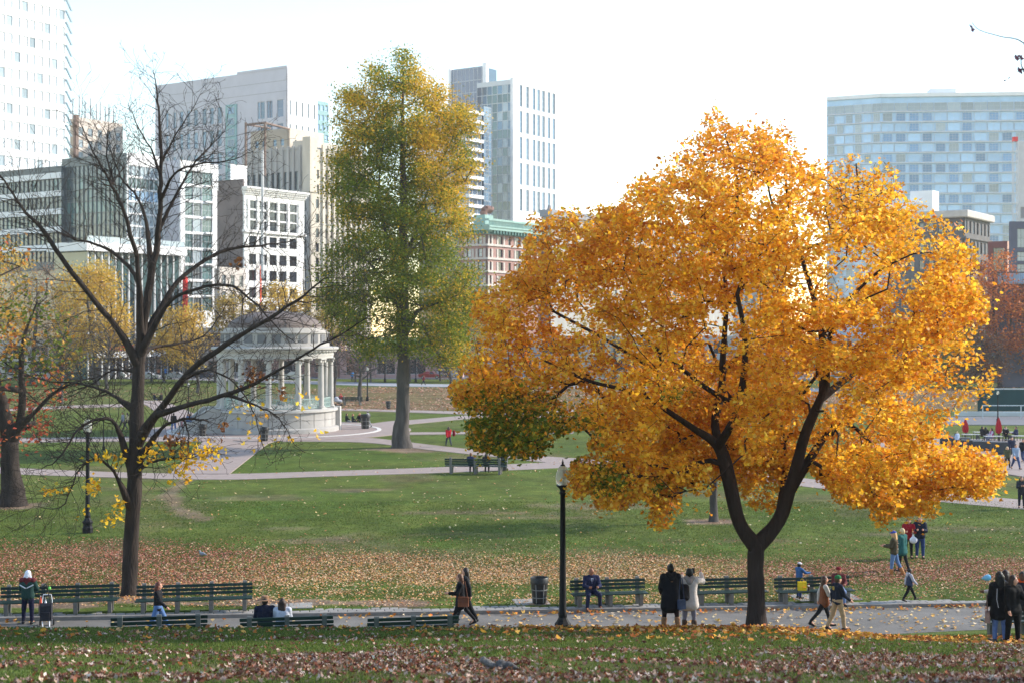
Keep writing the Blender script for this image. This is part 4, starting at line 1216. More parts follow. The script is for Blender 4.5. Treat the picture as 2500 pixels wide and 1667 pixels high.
tr = Tree()
trk = tr.limb([(mx, MY, mz), Q(1846, 1450), Q(1845, 1390), Q(1846, 1335)], -1, [.25, .22, .212, .235], 6)
lf = tr.limb([Q(1805, 1275, -.1), Q(1778, 1180, -.2), Q(1752, 1090, -.3), Q(1700, 1050, -.5)], trk[-1], [.175, .145, .125, .09], 4)
rt = tr.limb([Q(1900, 1270, .1), Q(1935, 1170, .1), Q(1965, 1060, 0), Q(1995, 990, -.2), Q(2018, 940, -.3)], trk[-1], [.18, .15, .135, .115, .10], 4)
l2 = tr.limb([Q(1775, 1130, .5), Q(1745, 1040, .8), Q(1762, 950, .9), Q(1765, 870, .8), Q(1775, 740, .5)], lf[5], [.13, .115, .10, .085, .06], 4)
l3 = tr.limb([Q(1790, 985, -.2), Q(1730, 950, -.7), Q(1665, 900, -1.2), Q(1590, 840, -1.6), Q(1520, 770, -2)], l2[-9], [.075, .065, .052, .04, .03], 4)
l4 = tr.limb([Q(1640, 1010, -1.2), Q(1560, 960, -1.8), Q(1440, 930, -2.0), Q(1330, 880, -1.5)], lf[-1], [.065, .05, .038, .028], 4)
l5 = tr.limb([Q(1600, 900, .5), Q(1480, 830, 1.2), Q(1350, 760, 1.6)], l3[-6], [.06, .05, .035], 4)
l6 = tr.limb([Q(1770, 640, .7), Q(1790, 540, .8), Q(1800, 440, .6), Q(1770, 330, .5)], l2[-1], [.05, .042, .03, .018], 4)
r2 = tr.limb([Q(2020, 870, -.6), Q(2035, 790, -1.0), Q(2075, 730, -1.3), Q(2150, 660, -1.4), Q(2230, 620, -1.2)], rt[-1], [.075, .058, .045, .032, .02], 4)
r3 = tr.limb([Q(2010, 840, .8), Q(1990, 740, 1.4), Q(1960, 640, 1.5), Q(1930, 520, 1.2), Q(1915, 420, 1.0)], rt[-3], [.10, .085, .06, .045, .025], 4)
r4 = tr.limb([Q(2030, 1045, .3), Q(2080, 1040, .4), Q(2125, 1080, .3), Q(2180, 1140, .2), Q(2240, 1170, .2)], rt[7], [.065, .055, .042, .03, .02], 4)
r5 = tr.limb([Q(2100, 900, .8), Q(2200, 850, 1.6), Q(2300, 800, 2.0)], rt[-4], [.07, .05, .03], 4)
r6 = tr.limb([Q(2090, 560, .3), Q(2095, 470, .4), Q(2090, 400, .4)], r3[-8], [.04, .03, .015], 4)
r7 = tr.limb([Q(1900, 600, -1.2), Q(1880, 480, -1.4), Q(1860, 380, -1.2)], l2[-1], [.045, .03, .018], 4)
bk1 = tr.limb([Q(1915, 1130, 1.6), Q(1890, 960, 3.0), Q(1840, 820, 4.2)], rt[5], [.09, .07, .05], 4)
bk2 = tr.limb([Q(1800, 1000, -1.6), Q(1820, 850, -2.8), Q(1800, 720, -3.4)], lf[-5], [.09, .07, .05], 4)
targets = crown_points(m_out, 1600, MY, 5.2, clear, .27, .43, 3, hs=.85)
low_out = [(1640, 980), (1760, 960), (2000, 980), (2040, 1060), (1990, 1130), (1930, 1230), (1880, 1255), (1815, 1215), (1770, 1160), (1690, 1190), (1640, 1150), (1600, 1080)]
t2 = crown_points(low_out, 170, MY, 3.0, None, .28, .2, 7); t2[:, 1] = MY + .7 + np.abs(t2[:, 1] - MY) * 1.2
hang = crown_points([(1400, 1130), (1440, 1105), (1560, 1120), (1640, 1130), (1690, 1120), (1700, 1190), (1660, 1200), (1650, 1250), (1622, 1296), (1585, 1270), (1600, 1230), (1560, 1205), (1510, 1240), (1455, 1232), (1440, 1200), (1398, 1200)], 100, MY, 1.6, None, .24, .15, 9)
hang2 = crown_points([(2000, 1120), (2150, 1090), (2300, 1100), (2440, 1110), (2452, 1150), (2415, 1208), (2290, 1212), (2285, 1262), (2180, 1245), (2150, 1285), (2128, 1285), (2130, 1240), (2040, 1222), (2030, 1190), (1985, 1150)], 130, MY, 1.8, None, .24, .15, 10)
grn = crown_points([(1100, 985), (1160, 930), (1250, 925), (1345, 960), (1350, 1040), (1320, 1108), (1262, 1122), (1150, 1096), (1140, 1040)], 95, MY, 2.2, None, .26, .2, 11)
tops = crown_points([(1690, 380), (1735, 290), (1754, 258), (1775, 310), (1840, 300), (1852, 282), (1880, 310), (1918, 256), (1935, 330), (1990, 400), (1900, 430), (1740, 430)], 75, MY, 1.8, None, .24, .2, 12)
twg = crown_points([(1990, 530), (2020, 430), (2070, 375), (2110, 385), (2165, 380), (2205, 440), (2215, 530)], 110, MY, 1.7, None, .2, .1, 13)
targets = np.concatenate([targets, t2, hang, hang2, grn, tops, twg])
ends = tr.grow(targets, .45, .2, .05, lo=18)
rad = tr.radii(.0055, .25)
flare(tr, trk, rad, .9, .4)
E = np.array([tr.p[e] for e in ends])
per = RNG.integers(54, 122, len(E)); 
rx = (E[:, 0] / E[:, 1] * FOC + 1250); ry = HORIZ + (CAMZ - E[:, 2]) / E[:, 1] * FOC
top = (ry < 430); per = np.where(top, per // 2, per)
sparse = (ry < 520) & (rx > 2000); per = np.where(sparse, per // 4, per)
per = (per * RNG.choice([.25, .9, 1.2], len(E), p=[.28, .45, .27])).astype(int)
D = np.array([tr.p[e] - tr.p[tr.par[tr.par[e]]] for e in ends]); D /= np.linalg.norm(D, axis=1)[:, None] + 1e-6
D = D * .8 + RNG.normal(0, .35, D.shape)
C = np.repeat(E, per, axis=0); n = len(C)
g = RNG.normal(0, 1, (n, 3)); C = C + np.repeat(D, per, axis=0) * RNG.uniform(-.62, .42, (n, 1)) + g * np.array([.15, .15, .10]) + np.array([0, 0, -.06])
ppx = C[:, 0] / C[:, 1] * FOC + 1250; ppy = HORIZ + (CAMZ - C[:, 2]) / C[:, 1] * FOC
colA = pick([(236, 178, 48), (244, 196, 62), (228, 158, 42), (212, 138, 38), (248, 212, 92), (188, 112, 38)], [30, 26, 22, 11, 10, 3], n)      # gold
colB = pick([(230, 158, 50), (216, 136, 46), (238, 176, 58), (192, 112, 46)], [30, 24, 26, 10], n)                                          # deeper orange
colG = pick([(98, 116, 38), (122, 130, 40), (166, 144, 44), (80, 100, 36)], [30, 26, 22, 12], n)                                          # still green
wn_ = vnoise(C[:, 0] + C[:, 1], C[:, 2], 1.6, 5)
fo = np.clip(smooth(1850, 1250, ppx) * .62 + smooth(560, 330, ppy) * .7 + (wn_ - .5) * 1.1 - .04, 0, 1)
useB = RNG.random(n) < fo
col = np.where(useB[:, None], colB, colA)
gm_ = np.maximum(1.0 - np.hypot((ppx - 1255) / 235, (ppy - 1055) / 135), .75 - np.hypot((ppx - 1490) / 90, (ppy - 1170) / 70))
gm_ = np.maximum(gm_, .6 - np.hypot((ppx - 1610) / 60, (ppy - 1190) / 50))
gm_ = np.maximum(gm_, .42 - np.hypot((ppx - 1650) / 160, (ppy - 960) / 60))
useG = RNG.random(n) < np.clip(gm_ * 1.25 + .03, 0, .85)
col = np.where(useG[:, None], colG, col)
bad = np.zeros(n, bool)
dyl = C[:, 1] - MY
for poly, ymin in clear[:1]: bad |= in_poly(ppx, ppy, poly) & (dyl < .35)
out_ = np.ones(n, bool)
for jx in (-7, 7):
    for jy in (-7, 7): out_ &= ~in_poly(ppx + jx, ppy + jy, m_out)
lowp = in_poly(ppx, ppy, low_out)
bad |= out_ & ~lowp & (RNG.random(n) < .9)
C = C[~bad]; col = col[~bad]; n = len(C)

fr = rand_rot(n, .35); sz = RNG.uniform(.058, .122, n)
front = np.argsort(C[:, 1] - sz * 4)[:300]; rest_ = np.setdiff1d(np.arange(n), front)       # the largest leaves in view are parts of their own
cr = leaves(C[rest_], sz[rest_], col[rest_], MAPLE, frames=fr[rest_], curl=RNG.uniform(-.1, .35, len(rest_)))
mroot = tree_object('maple_tree', 'large spreading maple with golden orange leaves and forked dark trunk', (mx, MY, mz), tr, rad, M_bark_m, cr, L_leaf)
lv = [np_mesh('leaf', MAPLE * .12, np.arange(8)[None], np.repeat(col[front[k]][None], 8, 0), [L_leaf]) for k in range(12)]
for k, i in enumerate(front):
    o = link('leaf', lv[k % 12], mroot, tuple(C[i] - np.array((mx, MY, mz)))); o.rotation_euler = Matrix(fr[i].tolist()).to_euler(); o.scale = (sz[i] / .12,) * 3

# ---- the bare tree on the left
BYT = 50.2
bx = PX(316, BYT); bz = G(bx, BYT) - .1
k_ = 2500 / 2352.0
def W(a, b, dy=0.0):
    Y = BYT + dy
    return np.array((PX(a * k_, Y), Y, PZ(b * k_, Y)))
tr = Tree()
trk = tr.limb([(bx, BYT, bz), W(301, 1250), W(307, 1150), W(312, 1020), W(316, 900), W(320, 830)], -1, [.285, .26, .25, .25, .225, .20], 5)
limbs = {}
def L_(name, par, pts, r):
    ids = tr.limb([W(*p) for p in pts], par, r, 4, .015); limbs[name] = ids; return ids
lead = L_('lead', trk[-1], [(332, 740), (345, 650, .2), (360, 560, .3), (367, 480, .2), (370, 400, .1), (368, 300, 0), (362, 215, 0), (352, 165, 0)], [.17, .15, .125, .10, .08, .055, .03, .012])
la_ = L_('la', trk[-2], [(270, 755, -.6), (200, 670, -1.3), (140, 590, -1.9), (100, 530, -2.2), (60, 490, -2.5), (20, 430, -2.7), (-20, 380, -2.8)], [.11, .10, .09, .075, .055, .04, .02])
lb = L_('lb', lead[2], [(318, 655, .8), (270, 590, 1.6), (220, 560, 2.2), (170, 550, 2.8), (110, 520, 3.2)], [.085, .07, .05, .035, .02])
lc_ = L_('lc', lead[1], [(318, 620, -.7), (300, 540, -1.2), (277, 470, -1.5), (250, 415, -1.6), (215, 350, -1.7), (185, 285, -1.6)], [.09, .08, .065, .05, .035, .016])
ld = L_('ld', lc_[-9], [(262, 420, -.8), (245, 360, -.5), (250, 290, -.4)], [.045, .03, .014])
le = L_('le', lead[9], [(330, 480, 1), (285, 420, 1.6), (262, 370, 2), (240, 300, 2.2)], [.05, .04, .028, .014])
ra_ = L_('ra', trk[-11], [(375, 930, -.8), (440, 848, -1.8), (520, 790, -2.6), (600, 742, -3.2), (680, 692, -3.7), (745, 640, -4.0)], [.135, .12, .10, .075, .05, .022])
rb_ = L_('rb', ra_[3], [(410, 935, -1.6), (500, 912, -2.3), (570, 888, -2.9), (640, 850, -3.3), (720, 800, -3.7), (780, 770, -4), (850, 725, -4.3)], [.10, .09, .075, .055, .04, .028, .014])
rc_ = L_('rc', lead[2], [(395, 665, .9), (450, 612, 1.5), (520, 575, 2.1), (600, 565, 2.6), (660, 555, 3)], [.10, .08, .06, .04, .018])
rd = L_('rd', lead[1], [(380, 705, -.6), (430, 670, -1.1), (520, 655, -1.6), (580, 690, -2.0), (630, 745, -2.3), (680, 790, -2.4)], [.075, .065, .05, .04, .026, .013])
re_ = L_('re', lead[13], [(400, 455, .5), (440, 385, .9), (480, 340, 1.2), (520, 300, 1.4)], [.06, .045, .028, .013])
rf = L_('rf', lead[17], [(400, 400, -.6), (450, 380, -1), (520, 370, -1.4), (580, 350, -1.7)], [.045, .034, .022, .01])
rg = L_('rg', lead[21], [(395, 330, .3), (430, 270, .5), (460, 220, .6)], [.035, .024, .01])
rh = L_('rh', lead[20], [(345, 340, -.4), (315, 290, -.8), (295, 240, -1)], [.035, .024, .01])
st1 = L_('st', trk[-13], [(370, 985, -.6), (420, 962, -1), (468, 965, -1.2)], [.06, .05, .04])
st1b = L_('stb', st1[-5], [(432, 990, -1.1), (433, 1025, -1.1)], [.03, .02])
yl1 = L_('yl1', trk[12], [(330, 1068, -.3), (360, 1058, -.6), (400, 1052, -.9), (440, 1050, -1.1), (480, 1030, -1.2)], [.05, .045, .035, .022, .012])
ll1 = L_('ll1', trk[-14], [(265, 975, -.5), (228, 962, -.9), (180, 985, -1.3), (150, 1030, -1.6), (120, 1065, -1.9), (70, 1080, -2)], [.07, .06, .045, .035, .022, .01])
ll2 = L_('ll2', trk[9], [(270, 1095, -.5), (240, 1060, -.9), (215, 1055, -1.2), (180, 1070, -1.4)], [.065, .05, .035, .02])
ll3 = L_('ll3', ll2[-5], [(185, 1075, -1.1), (172, 1095, -1.3), (158, 1135, -1.4), (135, 1168, -1.5), (80, 1162, -1.6)], [.035, .03, .025, .018, .009])
ll4 = L_('ll4', trk[-8], [(268, 912, .6), (230, 893, 1.1), (170, 880, 1.6), (100, 872, 2.0), (40, 850, 2.2)], [.07, .055, .04, .025, .012])
ll5 = L_('ll5', trk[-3], [(290, 850, 1), (255, 850, 1.8), (215, 880, 2.4), (160, 900, 2.8)], [.05, .035, .022, .01])
lr5 = L_('lr5', lead[0], [(345, 800, 1.2), (400, 790, 2.2), (470, 770, 3.0), (520, 700, 3.4)], [.07, .05, .03, .014])
arc = L_('arc', ra_[7], [(480, 850, -2.6), (540, 880, -3.0), (580, 940, -3.3), (600, 1010, -3.5), (620, 1060, -3.6)], [.04, .032, .024, .016, .008])
arc2 = L_('arc2', rb_[9], [(590, 930, -3), (640, 960, -3.2), (670, 1010, -3.4), (700, 1040, -3.4)], [.035, .026, .016, .008])
nl = len(tr.p)
main_ids = list(range(trk[-16], nl))
# twigs: curved side shoots of three orders
def shoot(par, d, L, r, order):
    p = tr.p[par]; d = d / np.linalg.norm(d); k = max(3, int(L / .28)); prev = par
    ids = []
    for q in range(k):
        d = d + RNG.normal(0, .16, 3) + np.array([0, 0, .035]); d /= np.linalg.norm(d)
        p = p + d * L / k
        prev = tr.add(p, prev, max(.006, r * (1 - .75 * (q + 1) / k))); ids.append(prev)
        if order < 4 and q > 0 and RNG.random() < (.85, .85, .75, .4)[order]:
            side = np.cross(d, RNG.normal(size=3)); side /= np.linalg.norm(side) + 1e-9
            shoot(prev, d * .75 + side * RNG.uniform(.5, 1.0), L * RNG.uniform(.35, .62), r * .6, order + 1)
    return ids
tot = 0
for i in main_ids:
    if tr.par[i] < 0 or tr.r0[i] > .15: continue
    nsh = 1
    if tr.r0[i] < .085 and (tr.p[i][2] > 6.5 or RNG.random() < .3): nsh += 1
    d0 = tr.p[i] - tr.p[tr.par[i]]; d0 /= np.linalg.norm(d0) + 1e-9
    for _ in range(nsh):
        side = np.cross(d0, RNG.normal(size=3)); side /= np.linalg.norm(side) + 1e-9
        side[2] += .22
        shoot(i, d0 * .55 + side * .9, RNG.uniform(.7, 2.3) * (1 - .42 * float(smooth(12, 19, tr.p[i][2]))) * (.5 if tr.p[i][0] > bx + 2.0 and tr.p[i][2] < 9.5 else 1), min(.020, tr.r0[i] * .5), 1)
rad = np.maximum(np.array(tr.r0) * .88, .006); rad[trk] = np.array(tr.r0)[trk]
flare(tr, trk, rad, .7, .35)
for i in trk:
    if i > trk[0]: rad[i] *= RNG.uniform(.97, 1.04)

# a few yellow leaves that still hang on the low branches
def lcl(a, b, dy, n, sx, sz): 
    c = W(a, b, dy); return c + RNG.normal(0, 1, (n, 3)) * np.array([sx, .3, sz])
YC = np.concatenate([lcl(440, 1045, -1, 120, .42, .28), lcl(420, 1075, -1, 60, .25, .25), lcl(485, 1040, -1.2, 55, .25, .2), lcl(350, 1040, -.6, 45, .2, .25), lcl(215, 1115, -1.2, 34, .15, .2), lcl(235, 1050, -1, 28, .2, .12), lcl(275, 1060, -.6, 20, .15, .2), lcl(150, 1125, -1.5, 12, .12, .08), lcl(115, 1130, -1.5, 14, .12, .1), lcl(278, 1165, -.6, 34, .13, .28), lcl(255, 1190, -.8, 12, .08, .15), lcl(210, 1130, -1.2, 10, .1, .1), lcl(250, 1195, -.8, 6, .06, .1), lcl(560, 940, -3, 10, .3, .15), lcl(590, 980, -3.2, 18, .2, .3), lcl(700, 920, -3.6, 10, .3, .3), lcl(640, 1010, -3.4, 8, .3, .2), lcl(730, 1000, -3.6, 6, .2, .1), lcl(190, 1185, -1.3, 6, .08, .1)])
yc = pick([(236, 192, 48), (228, 176, 40), (240, 206, 84), (214, 150, 40)], [40, 30, 20, 8], len(YC))
BC = np.concatenate([lcl(582, 865, -3.0, 55, .16, .16), lcl(395, 1015, -1, 50, .26, .14), lcl(650, 1210 - 310, -3, 12, .08, .12), lcl(548, 603, 2.2, 20, .12, .12), lcl(516, 985, -2.4, 18, .08, .15)])
rest = np.concatenate([W(RNG.uniform(60, 620), RNG.uniform(250, 900), RNG.uniform(-3, 3))[None] for _ in range(40)])
bc = pick([(120, 78, 48), (96, 62, 40), (140, 92, 50)], [1, 1, 1], len(BC))
CC = np.concatenate([YC, BC]); cc = np.concatenate([yc, bc]); 
cr = leaves(CC, RNG.uniform(.10, .18, len(CC)), cc, MAPLE, .2, curl=RNG.uniform(0, .5, len(CC)))
tree_object('bare_tree', 'tall bare tree with many fine branches and few yellow leaves behind green benches', (bx, BYT, bz), tr, rad, M_bark_d, cr, L_leaf, crown_name='leaves')

# ---- generic leafy tree
def leafy(name, label, px, py, outline, pal, n_t, per, lsize, depth, trunk_pts, rb, bark, tpl=QUADL, spread=.4, up=.5, holes=.3, mind=.5, rt=.012, lm=None, group=None, zone=None, limbs_=(), seed=1, Yt=None, droop=0.0, stepl=1.0, edge=1.0, clearp=None):
    X, Y = GP(px, py) if Yt is None else (PX(px, Yt), Yt)
    zb = -.1 if Yt is None else G(X, Y) - .1
    def w(a, b, dy=0.0): return np.array((PX(a, Y + dy), Y + dy, PZ(b, Y + dy)))
    tr = Tree()
    pts = [np.array((X, Y, zb))] + [w(*p[:2]) for p in trunk_pts]
    trk = tr.limb(pts, -1, [rb] + [p[2] for p in trunk_pts], 4, rb * .05)
    for lb in limbs_:
        tr.limb([w(*p[:3]) for p in lb[1]], trk[min(lb[0], len(trk) - 1)], [p[3] for p in lb[1]], 4)
    tg = crown_points(outline, n_t, Y, depth, clearp, mind, holes, seed, edge)
    ends = tr.grow(tg, stepl, .25, .05, lo=min(len(trk) // 2, len(trk) - 1))
    rad = tr.radii(rt, rb * .9)
    flare(tr, trk, rad, rb * 4, .45)
    E = np.array([tr.p[e] for e in ends])
    pr = RNG.integers(max(1, int(per * .6)), int(per * 1.4) + 1, len(E))
    C = np.repeat(E, pr, axis=0); n = len(C)
    g = RNG.normal(0, 1, (n, 3)) * np.array([spread, spread, spread * .7]); g[:, 2] -= droop * np.abs(RNG.normal(0, 1, n))
    C = C + g
    if zone:
        ppx = C[:, 0] / C[:, 1] * FOC + 1250; ppy = HORIZ + (CAMZ - C[:, 2]) / C[:, 1] * FOC
        col = zone(ppx, ppy, n, C)
    else: col = pick(pal[0], pal[1], n)
    cr = leaves(C, RNG.uniform(lsize * .7, lsize * 1.3, n), col, tpl, up, curl=RNG.uniform(-.1, .3, n))
    return tree_object(name, label, (X, Y, zb), tr, rad, bark, cr, lm or L_far, group)

# ---- tall green and gold tree in the middle
def kk(pts): return [(a * k_, b * k_) for a, b in pts]
mid_out = kk([(925, 118), (945, 150), (965, 165), (1000, 185), (1040, 235), (1065, 240), (1085, 300), (1092, 370), (1070, 430), (1058, 470), (1072, 520), (1070, 580), (1098, 640), (1102, 700), (1085, 760), (1070, 800), (1040, 835), (985, 832), (950, 800), (915, 812), (880, 828), (845, 815), (800, 790), (770, 730), (745, 685), (748, 640), (742, 600), (770, 560), (765, 500), (785, 470), (755, 420), (752, 370), (775, 330), (765, 290), (785, 240), (795, 205), (840, 175), (860, 150), (885, 165), (905, 140)])
def mid_zone(px, py, n, C):
    a = pick([(122, 134, 42), (104, 120, 38), (142, 142, 44), (88, 106, 38)], [30, 26, 20, 16], n)
    b = pick([(226, 186, 60), (208, 172, 54), (190, 162, 52), (228, 176, 62)], [26, 26, 22, 10], n)
    f = smooth(520, 200, py) * .55 + smooth(980, 1140, px) * .55 - smooth(420, 700, py) * .15 + (vnoise(C[:, 0], C[:, 2], 3.0, 9) - .5) * 1.0
    u = RNG.random(n) < np.clip(f, .06, .95)
    return np.where(u[:, None], b, a)
leafy('tulip_tree', 'tall narrow green and gold tree with thick grey trunk right of bandstand', 981, 1092, mid_out, None, 430, 480, .19, 5.0,
      [(981, 1040, .60), (983, 960, .54), (984, 880, .50), (985, 760, .45), (986, 640, .40), (985, 500, .30), (983, 360, .2), (982, 240, .1), (982, 150, .03)], .70, M_bark_g,
      spread=.64, up=.3, holes=.36, mind=1.35, rt=.03, zone=mid_zone, stepl=1.2, edge=.8,
      limbs_=[(18, [(960, 620, -.5, .16), (935, 540, -1, .12), (925, 450, -1.2, .08), (935, 360, -1, .05)]), (20, [(1010, 580, .5, .15), (1040, 480, 1, .1), (1075, 400, 1.2, .06), (1110, 330, 1.2, .03)]),
              (16, [(945, 700, 1, .15), (900, 640, 2, .1), (850, 600, 2.4, .05)]), (14, [(1020, 760, -1, .14), (1070, 740, -2, .08), (1120, 720, -2.4, .04)]), (22, [(965, 500, 1.2, .13), (905, 430, 2, .08), (860, 380, 2, .04)])])

# ---- multi-coloured tree at the left edge
def left_zone(px, py, n, C):
    a = pick([(96, 112, 44), (120, 124, 46), (84, 100, 42)], [3, 3, 2], n)
    b = pick([(188, 136, 54), (196, 152, 64), (176, 118, 50)], [3, 3, 2], n)
    c = pick([(176, 84, 56), (162, 70, 50), (190, 104, 60)], [3, 3, 2], n)
    w_ = vnoise(C[:, 0], C[:, 2], 1.8, 15)
    out = np.where((w_ + RNG.normal(0, .18, n) > .40)[:, None], b, a)
    red = RNG.random(n) < np.clip(smooth(860, 1000, py) * 1.1 + (w_ - .5) * .5, 0, .97)
    return np.where(red[:, None], c, out)
lt_out = [(-250, 560), (-60, 530), (20, 545), (66, 600), (60, 690), (110, 690), (150, 740), (150, 800), (190, 850), (170, 900), (150, 940), (130, 1000), (110, 1060), (60, 1110), (-40, 1090), (-120, 1060), (-300, 1000), (-330, 760)]
leafy('linden_tree', 'thick-trunked tree at the left edge with green, orange and red leaves', 32, 1233, lt_out, None, 360, 17, .24, 5.0,
      [(28, 1180, .55), (26, 1110, .5), (20, 1060, .46), (5, 980, .3), (-20, 880, .24), (-40, 760, .17), (-50, 640, .08)], .62, M_bark_d, tpl=LOZ, spread=.42, zone=left_zone, holes=.42, mind=.55, rt=.011,
      limbs_=[(11, [(45, 1040, -.3, .24), (55, 970, -.8, .2), (52, 900, -1, .16), (60, 820, -1.2, .1), (90, 740, -1.4, .05)]), (12, [(80, 1010, -1, .12), (130, 960, -1.6, .08), (190, 930, -2, .05), (240, 920, -2.2, .03)]), (13, [(-40, 980, .5, .18), (-120, 900, 1, .1)])], seed=4)

# ---- small tree behind the maple fork
leafy('young_tree', 'small orange tree with slim grey trunk seen behind the maple fork', 1742, 1272,
      [(1690, 1120), (1640, 1080), (1620, 1000), (1650, 930), (1720, 890), (1800, 900), (1850, 960), (1850, 1050), (1800, 1110), (1750, 1130)],
      ([(206, 120, 40), (190, 100, 40), (214, 146, 50)], [3, 2, 2]), 150, 22, .2, 2.6, [(1742, 1220, .2), (1744, 1150, .17), (1742, 1060, .12), (1740, 960, .05)], .21, M_bark_g, spread=.35, mind=.4, seed=8)

# ---- far trees: willows, yellow and brown crowns before the street, rust red oak at right
yel = ([(214, 178, 74), (198, 162, 60), (222, 190, 92), (178, 150, 64)], [3, 3, 2, 2])
olv = ([(180, 152, 62), (160, 138, 60), (200, 166, 70)], [3, 3, 2])
brn = ([(150, 124, 104), (168, 140, 110), (132, 108, 94)], [3, 2, 2])
rust = ([(188, 106, 50), (200, 118, 52), (154, 84, 46), (204, 132, 62)], [3, 3, 2, 1])
def blob(cx, cy, rx, ry, seed, k=18, am=.22):
    q = random.Random(seed); o = []
    for i in range(k):
        t = 2 * math.pi * i / k; f = 1 + q.uniform(-am, am * .6)
        o.append((cx + rx * f * math.cos(t), cy + ry * f * math.sin(t)))
    return o
def far_tree(name, label, px, py, cx, cy, rx, ry, pal, n_t, per, ls, seed, bark=None, spread=.8, droop=0., rb=None, group='trees along the far street', holes=.3):
    Y = CAMZ * FOC / (py - HORIZ); m_ = Y / FOC
    rb = rb or max(.16, rx * m_ * .06)
    return leafy(name, label, px, py, blob(cx, cy, rx, ry, seed), pal, n_t, int(per * 1.7), ls * .85, rx * m_ * .8, [(px, (py + cy + ry) / 2, rb * .9), (px + (cx - px) * .4, cy + ry * .6, rb * .75), (cx, cy, rb * .5), (cx, cy - ry * .6, rb * .2)], rb, bark or M_bark_g,
                 spread=spread, holes=holes, mind=0.0, rt=.03, droop=droop, group=group, seed=seed, stepl=2.0)
WL = 'willow_tree'
far_tree(WL, 'big drooping yellow willow between the bare tree and the left tree', 235, 938, 215, 745, 110, 130, yel, 170, 40, .55, 21, droop=1.3)
far_tree(WL, 'yellow willow just right of the bare trunk, left of the bandstand', 455, 935, 440, 815, 75, 75, yel, 110, 34, .5, 22, droop=1.0)
far_tree('street_tree', 'olive yellow street tree left above the bandstand dome', 560, 930, 570, 770, 60, 70, olv, 90, 26, .5, 23)
far_tree('street_tree', 'golden street tree rising over the top of the bandstand dome', 690, 928, 690, 752, 58, 62, yel, 90, 22, .5, 24)
far_tree('street_tree', 'olive street tree right of the bandstand dome', 800, 928, 795, 780, 62, 78, olv, 100, 26, .5, 25)
far_tree('street_tree', 'brown bare-looking street tree behind the left tree', 80, 936, 90, 760, 110, 120, brn, 120, 22, .4, 26)
far_tree('street_tree', 'brown thinning street tree left of the bare trunk base', 330, 932, 330, 850, 80, 60, brn, 90, 18, .4, 27)
far_tree('street_tree', 'pale yellow street tree at the picture edge behind the left tree', -30, 938, -20, 720, 120, 150, yel, 100, 26, .5, 28)
far_tree('street_tree', 'brownish pink thin tree between dome and tall green tree', 868, 932, 870, 855, 45, 55, ([(160, 128, 118), (150, 116, 100)], [1, 1]), 70, 16, .4, 29)
far_tree('street_tree', 'olive gold street tree left of the maple, under the brick building', 1125, 932, 1120, 810, 70, 90, olv, 110, 26, .5, 30)
far_tree('street_tree', 'purplish bare street tree at the left fringe of the maple', 1075, 930, 1070, 880, 45, 42, ([(140, 112, 110), (160, 124, 112)], [1, 1]), 60, 14, .4, 31)
far_tree('oak_tree', 'rust red oak behind the right side of the maple', 2440, 945, 2425, 760, 90, 135, rust, 190, 34, .5, 33, bark=M_bark_d)
far_tree('oak_tree', 'orange brown oak cut by the right picture edge', 2540, 945, 2530, 800, 70, 120, ([(176, 120, 56), (160, 102, 54), (188, 140, 66)], [2, 2, 1]), 110, 26, .5, 34, bark=M_bark_d)
far_tree('linden_tree', 'yellow green tree between maple and rust red oak', 2330, 945, 2340, 860, 70, 75, ([(150, 140, 52), (132, 128, 50), (172, 156, 62)], [2, 2, 1]), 120, 30, .45, 35)
far_tree('oak_tree', 'dark brown oak standing low behind the green court fence', 2390, 948, 2400, 880, 60, 60, ([(104, 76, 62), (124, 88, 64)], [1, 1]), 80, 20, .45, 36, bark=M_bark_d)
far_tree('street_tree', 'golden street tree hidden behind the middle of the maple', 1500, 935, 1500, 830, 110, 90, yel, 60, 20, .6, 37)
far_tree('street_tree', 'orange street tree behind the maple crown', 1900, 940, 1900, 850, 120, 90, rust, 60, 20, .6, 38)

mauve = ([(150, 126, 116), (166, 140, 122), (134, 112, 106)], [3, 2, 2])
for k, (px_, cx_, cy_, rx_, ry_, lb_) in enumerate(((150, 150, 860, 70, 60, 'dull brown twiggy tree left of the big yellow willow foot'), (400, 395, 870, 60, 45, 'dull brown twiggy tree between the willows and the parked cars'), (525, 520, 860, 60, 55, 'greyish brown tree behind the left bandstand columns'),
        (640, 640, 865, 55, 50, 'greyish brown tree seen through the middle of the bandstand'), (755, 760, 860, 55, 55, 'pinkish brown tree behind the right bandstand columns'), (905, 905, 875, 45, 45, 'mauve twiggy tree left of the thick grey trunk'), (1000, 1000, 870, 55, 48, 'mauve twiggy tree right of the thick grey trunk'), (1160, 1160, 880, 60, 42, 'mauve twiggy tree behind the left tip of the maple'))):
    far_tree('street_tree', lb_, px_, 931 + k % 3, cx_, cy_, rx_, ry_, mauve, 70, 12, .32, 60 + k, holes=.25)
